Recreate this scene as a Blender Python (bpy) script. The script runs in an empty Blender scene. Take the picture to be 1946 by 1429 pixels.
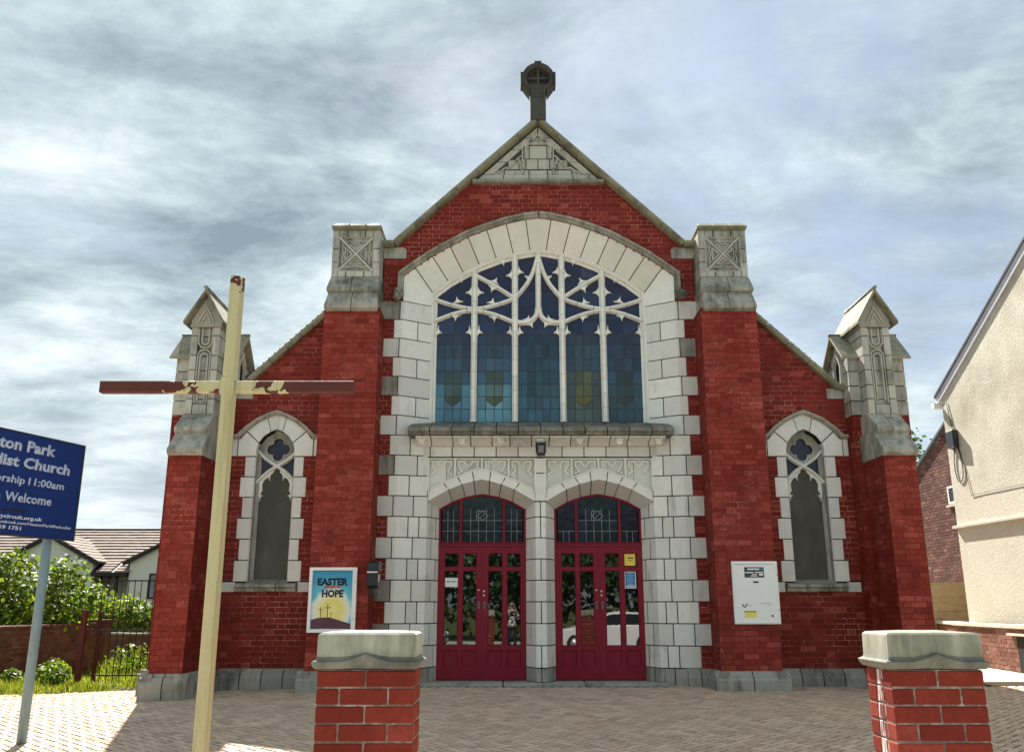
import bpy, bmesh, math, random
from mathutils import Vector, Matrix, Euler
R = math.radians
rnd = random.Random(7)
SC = bpy.context.scene
COL = SC.collection

# ------------------------------------------------------------------ camera, world, sun, exposure
CX, CD, CH, PITCH = -0.478, 14.7, 1.24, 14.6
cam = bpy.data.cameras.new('camera')
cam.sensor_width = 36.0
cam.lens = 36.0 * 1670 / 1946
cam.clip_start = 0.05
cam.clip_end = 3000
camo = bpy.data.objects.new('camera', cam)
camo.location = (CX, -CD, CH)
camo.rotation_euler = (R(90 + PITCH), 0, 0)
COL.objects.link(camo)
SC.camera = camo

SUN_DIR = Vector((-0.305, 0.952, 1.07)).normalized()      # towards the sun
SUN_EL = math.asin(SUN_DIR.z)
world = bpy.data.worlds.new('World')
SC.world = world
world.use_nodes = True
wt = world.node_tree
wt.nodes.clear()


def N(t, kind, **kw):
    n = t.nodes.new(kind)
    for k, v in kw.items():
        if k == 'inp':
            for a, b in v.items():
                n.inputs[a].default_value = b
        else:
            setattr(n, k, v)
    return n


def L(t, a, b):
    t.links.new(a, b)


def mathn(t, op, a, b=None, clamp=False):
    n = t.nodes.new('ShaderNodeMath'); n.operation = op; n.use_clamp = clamp
    for i, v in enumerate((a, b)):
        if v is None:
            continue
        if isinstance(v, (int, float)):
            n.inputs[i].default_value = v
        else:
            t.links.new(v, n.inputs[i])
    return n.outputs[0]


def ramp(t, fac, stops, interp='LINEAR'):
    n = t.nodes.new('ShaderNodeValToRGB')
    n.color_ramp.interpolation = interp
    e = n.color_ramp.elements
    while len(e) < len(stops):
        e.new(0.5)
    for i, (p, c) in enumerate(stops):
        e[i].position = p
        e[i].color = (c[0], c[1], c[2], 1) if isinstance(c, (tuple, list)) else (c, c, c, 1)
    t.links.new(fac, n.inputs[0])
    return n.outputs[0]


def mixc(t, fac, a, b, mode='MIX'):
    n = t.nodes.new('ShaderNodeMix'); n.data_type = 'RGBA'; n.blend_type = mode
    for s, v in ((n.inputs[0], fac), (n.inputs[6], a), (n.inputs[7], b)):
        if isinstance(v, (int, float)):
            s.default_value = v
        elif isinstance(v, (tuple, list)):
            s.default_value = (v[0], v[1], v[2], 1)
        else:
            t.links.new(v, s)
    return n.outputs[2]


def noise(t, vec, scale, detail=4, rough=0.55, dist=0.0):
    n = t.nodes.new('ShaderNodeTexNoise')
    n.inputs['Scale'].default_value = scale
    n.inputs['Detail'].default_value = detail
    n.inputs['Roughness'].default_value = rough
    n.inputs['Distortion'].default_value = dist
    if vec is not None:
        t.links.new(vec, n.inputs['Vector'])
    return n.outputs['Fac']


def mapping(t, vec, loc=(0, 0, 0), rot=(0, 0, 0), scl=(1, 1, 1)):
    n = t.nodes.new('ShaderNodeMapping')
    n.inputs['Location'].default_value = loc
    n.inputs['Rotation'].default_value = rot
    n.inputs['Scale'].default_value = scl
    t.links.new(vec, n.inputs['Vector'])
    return n.outputs[0]


sky = N(wt, 'ShaderNodeTexSky', sky_type='NISHITA', sun_disc=False)
sky.sun_elevation = SUN_EL
sky.sun_rotation = math.atan2(SUN_DIR.x, SUN_DIR.y)
sky.air_density = 1.2; sky.dust_density = 1.5; sky.ozone_density = 1.6
tc = N(wt, 'ShaderNodeTexCoord')
sep = N(wt, 'ShaderNodeSeparateXYZ'); L(wt, tc.outputs['Generated'], sep.inputs[0])
zz = mathn(wt, 'MAXIMUM', sep.outputs[2], 0.0)
zd = mathn(wt, 'ADD', zz, 0.16)
px = mathn(wt, 'DIVIDE', sep.outputs[0], zd)
py = mathn(wt, 'DIVIDE', sep.outputs[1], zd)
cmb = N(wt, 'ShaderNodeCombineXYZ'); L(wt, px, cmb.inputs[0]); L(wt, py, cmb.inputs[1])
pv = cmb.outputs[0]
# streaks of broken cloud drawn out on a slant across the sky
pm = mapping(wt, pv, (3.1, 1.7, 0), (0, 0, R(-38)), (0.85, 1.15, 1))
warp = N(wt, 'ShaderNodeTexNoise', inp={'Scale': 1.1, 'Detail': 3})
L(wt, pm, warp.inputs['Vector'])
wv = N(wt, 'ShaderNodeVectorMath', operation='MULTIPLY_ADD')
L(wt, warp.outputs['Color'], wv.inputs[0]); wv.inputs[1].default_value = (0.35, 0.35, 0); L(wt, pm, wv.inputs[2])
n1 = noise(wt, wv.outputs[0], 1.25, 12, 0.62)
n2 = noise(wt, mapping(wt, wv.outputs[0], (7, 2, 3)), 2.6, 12, 0.66)
n3 = noise(wt, mapping(wt, pv, (1, 5, 3)), 0.42, 2, 0.5)
cover = ramp(wt, mathn(wt, 'ADD', mathn(wt, 'MULTIPLY', n1, 0.7), mathn(wt, 'MULTIPLY', n3, 0.42)), [(0.40, 0.0), (0.55, 1.0)])
cloudc = ramp(wt, mathn(wt, 'ADD', mathn(wt, 'MULTIPLY', n2, 0.62), mathn(wt, 'MULTIPLY', n1, 0.38)),
              [(0.38, (0.235, 0.30, 0.35)), (0.46, (0.37, 0.455, 0.505)), (0.535, (0.54, 0.635, 0.67)), (0.63, (0.80, 0.88, 0.90))])
hzf = ramp(wt, sep.outputs[2], [(0.0, 1.0), (0.30, 0.0)])
cloudc = mixc(wt, mathn(wt, 'MULTIPLY', hzf, 0.5), cloudc, (0.80, 0.88, 0.89))
skyc = mixc(wt, 1.0, sky.outputs[0], (0.115, 0.115, 0.115), 'MULTIPLY')
skyc = mixc(wt, 0.6, skyc, (0.40, 0.47, 0.59))
fin = mixc(wt, cover, skyc, cloudc)
fin = mixc(wt, 1.0, fin, (4.3, 4.3, 4.3), 'MULTIPLY')
bg = N(wt, 'ShaderNodeBackground'); L(wt, fin, bg.inputs[0]); bg.inputs[1].default_value = 0.1
wo = N(wt, 'ShaderNodeOutputWorld'); L(wt, bg.outputs[0], wo.inputs[0])

sun = bpy.data.lights.new('sun', 'SUN')
sun.energy = 5.0; sun.angle = R(0.6); sun.color = (1.0, 0.955, 0.88)
suno = bpy.data.objects.new('sun', sun)
suno.rotation_euler = (-SUN_DIR).to_track_quat('-Z', 'Y').to_euler()
suno.location = SUN_DIR * 60
COL.objects.link(suno)
SC.view_settings.view_transform = 'Standard'
SC.view_settings.look = 'None'
SC.view_settings.exposure = 1.6
SC.view_settings.gamma = 1
SC.view_settings.use_curve_mapping = False


# ------------------------------------------------------------------ helpers
class MB:
    """collects faces (with one tint colour each) and links them as ONE mesh object"""
    def __init__(s):
        s.v = []; s.f = []; s.t = []; s.smooth = []

    def face(s, pts, tint=(0.5, 0.5, 0.5), sm=False):
        b = len(s.v); s.v.extend([tuple(p) for p in pts]); s.f.append(tuple(range(b, b + len(pts)))); s.t.append(tint); s.smooth.append(sm)

    def mesh(s, verts, faces, tint=(0.5, 0.5, 0.5), sm=False):
        b = len(s.v); s.v.extend([tuple(p) for p in verts])
        for f in faces:
            s.f.append(tuple(b + i for i in f)); s.t.append(tint); s.smooth.append(sm)

    def box(s, x0, x1, y0, y1, z0, z1, tint=(0.5, 0.5, 0.5), skip=''):
        if x0 > x1: x0, x1 = x1, x0
        if y0 > y1: y0, y1 = y1, y0
        v = [(x0, y0, z0), (x1, y0, z0), (x1, y1, z0), (x0, y1, z0), (x0, y0, z1), (x1, y0, z1), (x1, y1, z1), (x0, y1, z1)]
        F = {'f': (0, 1, 5, 4), 'r': (1, 2, 6, 5), 'b': (2, 3, 7, 6), 'l': (3, 0, 4, 7), 't': (4, 5, 6, 7), 'd': (3, 2, 1, 0)}
        s.mesh(v, [F[k] for k in F if k not in skip], tint)

    def prism(s, front, back, tint=(0.5, 0.5, 0.5)):
        """closed solid between two loops with the same number of points (front seen counter-clockwise)"""
        n = len(front)
        v = list(front) + list(back)
        f = [tuple(range(n)), tuple(range(2 * n - 1, n - 1, -1))]
        for i in range(n):
            j = (i + 1) % n
            f.append((j, i, n + i, n + j))
        s.mesh(v, f, tint)

    def xz(s, poly, y0, y1, tint=(0.5, 0.5, 0.5)):
        """polygon in the XZ plane (any winding), front at y0, back at y1"""
        a = sum(poly[i][0] * poly[(i + 1) % len(poly)][1] - poly[(i + 1) % len(poly)][0] * poly[i][1] for i in range(len(poly)))
        if a < 0: poly = poly[::-1]
        s.prism([(x, y0, z) for x, z in poly], [(x, y1, z) for x, z in poly], tint)

    def plan(s, poly, z0, z1, tint=(0.5, 0.5, 0.5)):
        a = sum(poly[i][0] * poly[(i + 1) % len(poly)][1] - poly[(i + 1) % len(poly)][0] * poly[i][1] for i in range(len(poly)))
        if a < 0: poly = poly[::-1]
        s.prism([(x, y, z1) for x, y in poly], [(x, y, z0) for x, y in poly], tint)

    def yz(s, poly, x0, x1, tint=(0.5, 0.5, 0.5)):
        """polygon in the YZ plane extruded from x0 to x1"""
        a = sum(poly[i][0] * poly[(i + 1) % len(poly)][1] - poly[(i + 1) % len(poly)][0] * poly[i][1] for i in range(len(poly)))
        if a < 0: poly = poly[::-1]
        if x0 > x1: x0, x1 = x1, x0
        s.prism([(x1, y, z) for y, z in poly], [(x0, y, z) for y, z in poly], tint)

    def sweep(s, path, prof, closed=False, tint=(0.5, 0.5, 0.5), sm=False, plane='xz', off=0.0):
        """profile [(normal offset, depth)] swept along a 2-D path with mitred corners"""
        n = len(path)
        rings = []
        for i in range(n):
            p = Vector(path[i])
            if closed:
                a = (p - Vector(path[i - 1])).normalized(); b = (Vector(path[(i + 1) % n]) - p).normalized()
            else:
                a = (p - Vector(path[i - 1])).normalized() if i else None
                b = (Vector(path[i + 1]) - p).normalized() if i < n - 1 else None
                a = a or b; b = b or a
            na = Vector((-a.y, a.x)); nb = Vector((-b.y, b.x))
            m = na + nb
            m = m / max(0.35, m.dot(na)) if m.length > 1e-6 else na
            ring = []
            for o, d in prof:
                q = p + m * o
                ring.append((q.x, d, q.y) if plane == 'xz' else ((q.x, q.y, d) if plane == 'xy' else (off + d, q.x, q.y)))
            rings.append(ring)
        k = len(prof)
        v = [q for r in rings for q in r]
        f = []
        for i in range(n if closed else n - 1):
            for j in range(k):
                a, b = i * k + j, i * k + (j + 1) % k
                c, d = ((i + 1) % n) * k + (j + 1) % k, ((i + 1) % n) * k + j
                f.append((a, b, c, d))
        if not closed:
            f.append(tuple(range(k - 1, -1, -1))); f.append(tuple(range((n - 1) * k, n * k)))
        s.mesh(v, f, tint, sm)

    def tube(s, pts, r, n=8, tint=(0.5, 0.5, 0.5), sm=True, r1=None):
        pts = [Vector(p) for p in pts]
        m = len(pts); v = []
        for i, p in enumerate(pts):
            d = (pts[min(i + 1, m - 1)] - pts[max(i - 1, 0)]).normalized()
            a = d.orthogonal().normalized() if abs(d.z) < 0.9 else Vector((1, 0, 0))
            a = (a - d * a.dot(d)).normalized(); b = d.cross(a)
            rr = r if r1 is None else r + (r1 - r) * i / max(1, m - 1)
            for k in range(n):
                t = 2 * math.pi * k / n
                v.append(p + a * math.cos(t) * rr + b * math.sin(t) * rr)
        f = [(i * n + k, i * n + (k + 1) % n, (i + 1) * n + (k + 1) % n, (i + 1) * n + k) for i in range(m - 1) for k in range(n)]
        f.append(tuple(range(n - 1, -1, -1))); f.append(tuple((m - 1) * n + k for k in range(n)))
        s.mesh(v, f, tint, sm)

    def lathe(s, prof, c=(0, 0, 0), n=20, axis='z', tint=(0.5, 0.5, 0.5), sm=True):
        v = []
        for r, h in prof:
            for k in range(n):
                t = 2 * math.pi * k / n
                a, b = r * math.cos(t), r * math.sin(t)
                p = (a, b, h) if axis == 'z' else ((a, -h, b) if axis == 'y' else (h, a, b))
                v.append((c[0] + p[0], c[1] + p[1], c[2] + p[2]))
        m = len(prof)
        f = [(i * n + k, i * n + (k + 1) % n, (i + 1) * n + (k + 1) % n, (i + 1) * n + k) for i in range(m - 1) for k in range(n)]
        f.append(tuple(range(n - 1, -1, -1))); f.append(tuple((m - 1) * n + k for k in range(n)))
        s.mesh(v, f, tint, sm)

    def ball(s, c, r, tint=(0.5, 0.5, 0.5), nu=10, nv=7):
        rx, ry, rz = r if isinstance(r, (tuple, list)) else (r, r, r)
        prof = []
        v = []
        for i in range(1, nv):
            a = math.pi * i / nv
            for k in range(nu):
                t = 2 * math.pi * k / nu
                v.append((c[0] + rx * math.sin(a) * math.cos(t), c[1] + ry * math.sin(a) * math.sin(t), c[2] + rz * math.cos(a)))
        v.append((c[0], c[1], c[2] + rz)); v.append((c[0], c[1], c[2] - rz))
        f = [(i * nu + k, (i + 1) * nu + k, (i + 1) * nu + (k + 1) % nu, i * nu + (k + 1) % nu) for i in range(nv - 2) for k in range(nu)]
        T, B = len(v) - 2, len(v) - 1
        for k in range(nu):
            f.append((T, k, (k + 1) % nu)); f.append((B, (nv - 2) * nu + (k + 1) % nu, (nv - 2) * nu + k))
        s.mesh(v, f, tint, True)

    def data(s, name, mat, off=(0, 0, 0)):
        me = bpy.data.meshes.new(name)
        ox, oy, oz = off
        me.from_pydata([(a - ox, b - oy, c - oz) for a, b, c in s.v], [], s.f)
        at = me.attributes.new('tint', 'FLOAT_COLOR', 'CORNER')
        buf = []
        for f, t in zip(s.f, s.t):
            buf.extend([t[0], t[1], t[2], 1.0] * len(f))
        at.data.foreach_set('color', buf)
        me.polygons.foreach_set('use_smooth', s.smooth)
        me.update()
        if mat: me.materials.append(mat)
        return me

    def build(s, name, mat, parent=None, kind=None, label=None, bevel=0.0):
        off = tuple(parent['_w']) if parent is not None and '_w' in parent else (0, 0, 0)
        me = s.data(name, mat, off)
        if bevel > 0:
            bm = bmesh.new(); bm.from_mesh(me)
            bmesh.ops.remove_doubles(bm, verts=bm.verts, dist=1e-5)
            bmesh.ops.bevel(bm, geom=[e for e in bm.edges if e.calc_face_angle(0) > 0.35], offset=bevel, segments=1, affect='EDGES', clamp_overlap=True)
            bm.to_mesh(me); bm.free()
        o = bpy.data.objects.new(name, me); COL.objects.link(o)
        if parent is not None:
            o.parent = parent
            o['_w'] = list(off)
        if kind: o['kind'] = kind
        if label: o['label'] = label
        return o


def thing(name, label, cat, loc=(0, 0, 0), group=None):
    o = bpy.data.objects.new(name, None); COL.objects.link(o)
    o.empty_display_size = 0.2
    o.location = loc; o['label'] = label; o['category'] = cat; o['_w'] = list(loc)
    if group: o['group'] = group
    return o


def tag(o, label, cat, group=None):
    o['label'] = label; o['category'] = cat
    if group: o['group'] = group
    return o


def inset(poly, g):
    """shrink a convex 2-D polygon by g"""
    n = len(poly)
    a = sum(poly[i][0] * poly[(i + 1) % n][1] - poly[(i + 1) % n][0] * poly[i][1] for i in range(n))
    if a < 0: poly = poly[::-1]
    out = []
    for i in range(n):
        p0, p1, p2 = Vector(poly[i - 1]), Vector(poly[i]), Vector(poly[(i + 1) % n])
        a = (p1 - p0).normalized(); b = (p2 - p1).normalized()
        na = Vector((-a.y, a.x)); nb = Vector((-b.y, b.x))
        m = na + nb
        m = m / max(0.3, m.dot(na))
        q = p1 + m * g
        out.append((q.x, q.y))
    return out


def tnt(lo=0.0, hi=1.0, g=None, b=None):
    return (rnd.uniform(lo, hi), rnd.random() if g is None else g, rnd.random() if b is None else b)


def interp(pts, x):
    if x <= pts[0][0]: return pts[0][1]
    for (a, b), (c, d) in zip(pts, pts[1:]):
        if x <= c:
            return b + (d - b) * (x - a) / (c - a) if c > a else d
    return pts[-1][1]


def polyline_cut(path, n0, n1, steps=6):
    """sub-path of a polyline between fractions n0 and n1 of its length"""
    P = [Vector(p) for p in path]
    ls = [0]
    for a, b in zip(P, P[1:]): ls.append(ls[-1] + (b - a).length)
    T = ls[-1]
    def at(t):
        t = min(max(t, 0), T)
        for i in range(len(P) - 1):
            if t <= ls[i + 1] + 1e-9:
                k = (t - ls[i]) / max(1e-9, ls[i + 1] - ls[i])
                return P[i].lerp(P[i + 1], k)
        return P[-1]
    out = [at(n0 * T)]
    for i in range(1, len(P) - 1):
        if n0 * T + 1e-4 < ls[i] < n1 * T - 1e-4: out.append(P[i])
    out.append(at(n1 * T))
    return [tuple(p) for p in out]


def smooth_path(pts, k=4):
    """Catmull-Rom through the points"""
    P = [Vector(p) for p in pts]
    out = []
    for i in range(len(P) - 1):
        p0 = P[max(i - 1, 0)]; p1 = P[i]; p2 = P[i + 1]; p3 = P[min(i + 2, len(P) - 1)]
        for j in range(k):
            t = j / k
            q = 0.5 * ((2 * p1) + (p2 - p0) * t + (2 * p0 - 5 * p1 + 4 * p2 - p3) * t * t + (3 * p1 - p0 - 3 * p2 + p3) * t ** 3)
            out.append(tuple(q))
    out.append(tuple(P[-1]))
    return out


# ------------------------------------------------------------------ materials
def newmat(name, rough=0.8, spec=0.3):
    m = bpy.data.materials.new(name); m.use_nodes = True
    t = m.node_tree
    b = t.nodes['Principled BSDF']
    b.inputs['Roughness'].default_value = rough
    b.inputs['Specular IOR Level'].default_value = spec
    return m, t, b


def tintn(t):
    a = N(t, 'ShaderNodeAttribute', attribute_name='tint')
    s = N(t, 'ShaderNodeSeparateColor'); L(t, a.outputs['Color'], s.inputs[0])
    return a.outputs['Color'], s.outputs[0], s.outputs[1], s.outputs[2]


def posn(t):
    return N(t, 'ShaderNodeNewGeometry').outputs['Position']


def bump(t, b, h, strength=0.3, dist=0.01):
    n = N(t, 'ShaderNodeBump'); n.inputs['Strength'].default_value = strength; n.inputs['Distance'].default_value = dist
    L(t, h, n.inputs['Height']); L(t, n.outputs[0], b.inputs['Normal'])


def simple(name, col, rough=0.6, spec=0.4, nscale=8, var=0.15, bmp=0.0, metal=0.0):
    m, t, b = newmat(name, rough, spec)
    p = posn(t)
    n = noise(t, p, nscale, 5)
    c = mixc(t, n, tuple(x * (1 - var) for x in col), tuple(min(1, x * (1 + var)) for x in col))
    L(t, c, b.inputs['Base Color'])
    b.inputs['Metallic'].default_value = metal
    if bmp: bump(t, b, noise(t, p, nscale * 6, 4), bmp, 0.01)
    return m


def mat_brick(name, dark, mid, light, pale=0.10, palec=(0.55, 0.40, 0.36)):
    m, t, b = newmat(name, 0.72, 0.14)
    p = posn(t)
    _, r, g, bb = tintn(t)
    c = ramp(t, r, [(0.0, dark), (0.45, mid), (1.0, light)])
    n = noise(t, p, 1.7, 7, 0.65)
    c = mixc(t, mathn(t, 'MULTIPLY', ramp(t, n, [(0.38, 0.0), (0.66, 1.0)]), 0.62), c, tuple(x * 0.50 for x in mid))
    hs_ = mathn(t, 'GREATER_THAN', g, 0.90)
    c = mixc(t, mathn(t, 'MULTIPLY', hs_, 0.55), c, tuple(x * 0.42 for x in mid))
    hl_ = mathn(t, 'GREATER_THAN', bb, 0.93)
    c = mixc(t, mathn(t, 'MULTIPLY', hl_, 0.40), c, tuple(min(1, x * 1.5 + 0.03) for x in light))
    mot = noise(t, p, 13, 7, 0.72)
    c = mixc(t, mathn(t, 'MULTIPLY', ramp(t, mot, [(0.42, 0.0), (0.64, 1.0)]), 0.55), c, tuple(x * 0.45 for x in mid))
    pit = noise(t, p, 130, 3, 0.8)
    c = mixc(t, mathn(t, 'MULTIPLY', ramp(t, pit, [(0.60, 0.0), (0.70, 1.0)]), 0.45), c, tuple(x * 0.3 for x in mid))
    n2 = noise(t, p, 60, 4, 0.7)
    c = mixc(t, mathn(t, 'MULTIPLY', n2, 0.35), c, tuple(min(1, x * 1.45) for x in mid))
    # lime bloom in a few patches
    n3 = noise(t, p, 1.1, 3, 0.6); n4 = noise(t, p, 38, 5, 0.75)
    f = mathn(t, 'MULTIPLY', ramp(t, n3, [(0.56, 0.0), (0.72, 1.0)]), ramp(t, n4, [(0.56, 0.0), (0.68, 1.0)]))
    c = mixc(t, mathn(t, 'MULTIPLY', f, pale * 6, True), c, palec)
    L(t, c, b.inputs['Base Color'])
    L(t, ramp(t, n, [(0.3, 0.60), (0.8, 0.82)]), b.inputs['Roughness'])
    bump(t, b, mathn(t, 'ADD', n2, mathn(t, 'MULTIPLY', noise(t, p, 14, 3), 1.5)), 0.35, 0.004)
    return m


def mat_mortar(name, base, pale, amount=0.5, scale=1.3):
    m, t, b = newmat(name, 0.9, 0.1)
    p = posn(t)
    n = noise(t, p, scale, 5, 0.65); n2 = noise(t, p, 22, 3, 0.6)
    f = mathn(t, 'MULTIPLY', ramp(t, n, [(0.62 - 0.3 * amount, 0.0), (0.75 - 0.22 * amount, 1.0)]), ramp(t, n2, [(0.40, 0.1), (0.58, 1.0)]))
    L(t, mixc(t, f, base, pale), b.inputs['Base Color'])
    return m


def mat_stone(name, col, grime, gcol, rough=0.45, lichen=0.0, streak=1.0, spec=0.4):
    """glazed terracotta / stone: tint.r lightens or darkens one block, tint.b adds soot to it"""
    m, t, b = newmat(name, rough, spec)
    p = posn(t)
    _, r, g, bb = tintn(t)
    c = mixc(t, r, tuple(x * 0.66 for x in col), tuple(min(0.9, x * 1.06) for x in col))
    c = mixc(t, mathn(t, 'MULTIPLY', g, 0.5), c, (col[0] * 0.93, col[1] * 0.99, col[2] * 1.02))
    n = noise(t, p, 5.5, 7, 0.62)
    c = mixc(t, mathn(t, 'MULTIPLY', ramp(t, n, [(0.40, 0.0), (0.72, 1.0)]), 0.30), c, tuple(x * 0.66 for x in col))
    st = noise(t, mapping(t, p, scl=(9, 9, 1.3)), 1.0, 6, 0.65)
    st2 = noise(t, p, 1.9, 5, 0.6)
    thr = mathn(t, 'SUBTRACT', mathn(t, 'ADD', mathn(t, 'MULTIPLY', st, 0.55), mathn(t, 'MULTIPLY', st2, 0.55)), mathn(t, 'MULTIPLY', mathn(t, 'SUBTRACT', 1.0, bb), 0.12))
    f = ramp(t, thr, [(0.56 - 0.13 * grime, 0.0), (0.74 - 0.10 * grime, 1.0)])
    c = mixc(t, mathn(t, 'MULTIPLY', f, 0.85 * streak), c, gcol)
    sp = noise(t, p, 75, 3, 0.7)
    c = mixc(t, mathn(t, 'MULTIPLY', ramp(t, sp, [(0.62, 0.0), (0.74, 1.0)]), 0.28), c, tuple(x * 0.45 for x in col))
    if lichen:
        ln = noise(t, p, 9, 6, 0.7)
        nz = N(t, 'ShaderNodeSeparateXYZ'); L(t, N(t, 'ShaderNodeNewGeometry').outputs['Normal'], nz.inputs[0])
        c = mixc(t, mathn(t, 'MULTIPLY', ramp(t, ln, [(0.44, 0.0), (0.62, 1.0)]), lichen), c, (0.36, 0.36, 0.16))
    L(t, c, b.inputs['Base Color'])
    L(t, ramp(t, n, [(0.3, max(0.2, rough - 0.1)), (0.7, min(1, rough + 0.3))]), b.inputs['Roughness'])
    bump(t, b, mathn(t, 'ADD', noise(t, p, 30, 5, 0.6), mathn(t, 'MULTIPLY', noise(t, p, 6, 3), 2.0)), 0.22, 0.006)
    return m


M = {}
M['brick'] = mat_brick('red_brick', (0.135, 0.012, 0.009), (0.235, 0.030, 0.021), (0.36, 0.074, 0.055), 0.10)
M['mortar'] = mat_mortar('church_mortar', (0.20, 0.046, 0.033), (0.62, 0.34, 0.27), 0.7)
M['mortar2'] = mat_mortar('dark_church_mortar', (0.15, 0.018, 0.013), (0.55, 0.28, 0.22), 0.40)
M['faience'] = mat_stone('cream_terracotta', (0.84, 0.82, 0.76), 0.22, (0.27, 0.262, 0.24), 0.38, streak=0.8, spec=0.5)
M['weather'] = mat_stone('weathered_terracotta', (0.40, 0.38, 0.325), 0.85, (0.05, 0.048, 0.045), 0.6, 0.08)
M['turret'] = mat_stone('grey_terracotta', (0.51, 0.49, 0.425), 0.75, (0.075, 0.072, 0.066), 0.5, 0.03)
M['coping'] = mat_stone('coping_stone', (0.29, 0.27, 0.205), 0.7, (0.06, 0.057, 0.047), 0.8, 0.35)
M['plinth'] = mat_stone('plinth_stone', (0.36, 0.345, 0.30), 0.9, (0.05, 0.049, 0.045), 0.8, 0.08)
M['capmould_shade'] = mat_stone('shade_dark_cap_stone', (0.20, 0.195, 0.165), 0.9, (0.05, 0.05, 0.042), 0.85, 0.10)  # darker copy of the cap stone: shade of the undercut lip put into colour
M['cornice'] = mat_stone('sooty_cornice_stone', (0.30, 0.285, 0.24), 1.0, (0.035, 0.034, 0.032), 0.7, 0.15)
M['finial'] = mat_stone('soot_dark_stone', (0.085, 0.078, 0.066), 0.6, (0.02, 0.019, 0.018), 0.8, 0.0)
M['joint'] = simple('dark_joint', (0.04, 0.037, 0.034), 0.95, 0.05, 12, 0.3)
M['capstone'] = mat_stone('pier_cap_stone', (0.40, 0.39, 0.31), 0.95, (0.075, 0.075, 0.06), 0.85, 0.16)


def mat_paint(name, col, rough, nscale, var, spec=0.5):
    m, t, b = newmat(name, rough, spec)
    p = posn(t)
    n = noise(t, p, nscale, 6, 0.6)
    c = mixc(t, n, tuple(x * (1 - var) for x in col), tuple(min(1, x * (1 + var)) for x in col))
    sc = noise(t, mapping(t, p, scl=(30, 30, 4)), 1, 4, 0.6)
    c = mixc(t, mathn(t, 'MULTIPLY', ramp(t, sc, [(0.62, 0.0), (0.8, 1.0)]), 0.25), c, tuple(min(1, x * 1.7 + 0.04) for x in col))
    L(t, c, b.inputs['Base Color'])
    bump(t, b, n, 0.12, 0.003)
    return m


M['door'] = mat_paint('crimson_paint', (0.20, 0.0025, 0.020), 0.42, 5, 0.25, 0.3)
M['doorframe'] = M['door']


def mat_glass(name, tint=False, col=(0.01, 0.01, 0.012), ior=1.9, rough=0.03, wav=0.02):
    m, t, b = newmat(name, rough, 0.5)
    p = posn(t)
    if tint:
        a = N(t, 'ShaderNodeAttribute', attribute_name='tint').outputs['Color']
        n = noise(t, p, 3.0, 5, 0.6)
        c = mixc(t, n, (0.55, 0.55, 0.6), (1.3, 1.3, 1.3))
        L(t, mixc(t, 1.0, a, c, 'MULTIPLY'), b.inputs['Base Color'])
    else:
        b.inputs['Base Color'].default_value = (*col, 1)
    b.inputs['IOR'].default_value = ior
    bump(t, b, noise(t, p, 9, 3), wav, 0.02)
    return m


M['stained'] = mat_glass('leaded_glass', True, ior=1.45, rough=0.08, wav=0.12)
M['doorglass'] = mat_glass('door_glass', False, (0.006, 0.007, 0.007), 2.0, 0.01, 0.004)
M['fanlight'] = mat_glass('fanlight_glass', True, ior=1.45, rough=0.15, wav=0.2)
M['lead'] = simple('lead_came', (0.035, 0.045, 0.055), 0.5, 0.4, 20, 0.3)
M['leadlight'] = simple('bright_came', (0.30, 0.31, 0.33), 0.45, 0.5, 20, 0.4)


def mat_polycarb():
    m, t, b = newmat('cloudy_sheet', 0.42, 0.35)
    p = posn(t)
    n = noise(t, mapping(t, p, scl=(2.2, 2, 0.9)), 1.6, 5, 0.6)
    n2 = noise(t, p, 45, 4, 0.7)
    c = ramp(t, n, [(0.3, (0.055, 0.052, 0.036)), (0.55, (0.085, 0.080, 0.060)), (0.8, (0.13, 0.12, 0.095))])
    c = mixc(t, mathn(t, 'MULTIPLY', n2, 0.25), c, (0.06, 0.07, 0.05))
    L(t, c, b.inputs['Base Color'])
    return m


M['sheet'] = mat_polycarb()


def mat_paver():
    m, t, b = newmat('block_paving', 0.85, 0.2)
    p = posn(t)
    _, r, g, bb = tintn(t)
    c = ramp(t, r, [(0.0, (0.38, 0.255, 0.18)), (0.35, (0.50, 0.35, 0.25)), (0.7, (0.58, 0.42, 0.305)), (1.0, (0.66, 0.50, 0.37))])
    n = noise(t, p, 0.9, 5, 0.6)
    c = mixc(t, mathn(t, 'MULTIPLY', ramp(t, n, [(0.40, 0.0), (0.68, 1.0)]), 0.55), c, (0.48, 0.365, 0.265))
    n2 = noise(t, p, 55, 4, 0.7)
    c = mixc(t, mathn(t, 'MULTIPLY', n2, 0.4), c, (0.56, 0.47, 0.37))
    n3 = noise(t, p, 2.6, 4, 0.6)
    c = mixc(t, mathn(t, 'MULTIPLY', ramp(t, n3, [(0.60, 0.0), (0.74, 1.0)]), 0.4), c, (0.15, 0.135, 0.095))
    L(t, c, b.inputs['Base Color'])
    bump(t, b, n2, 0.5, 0.004)
    return m


M['paver'] = mat_paver()
M['bedding'] = simple('joint_sand', (0.045, 0.033, 0.02), 0.95, 0.05, 9, 0.45)
M['concrete'] = simple('pale_concrete', (0.52, 0.48, 0.39), 0.9, 0.15, 4, 0.25, 0.2)
M['asphalt'] = simple('asphalt', (0.10, 0.10, 0.10), 0.9, 0.2, 3, 0.25, 0.3)
M['slab'] = simple('paving_slab', (0.48, 0.46, 0.41), 0.9, 0.15, 3, 0.2, 0.2)
M['earth'] = simple('rough_grass_ground', (0.085, 0.10, 0.035), 0.95, 0.1, 1.5, 0.5, 0.4)


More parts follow.
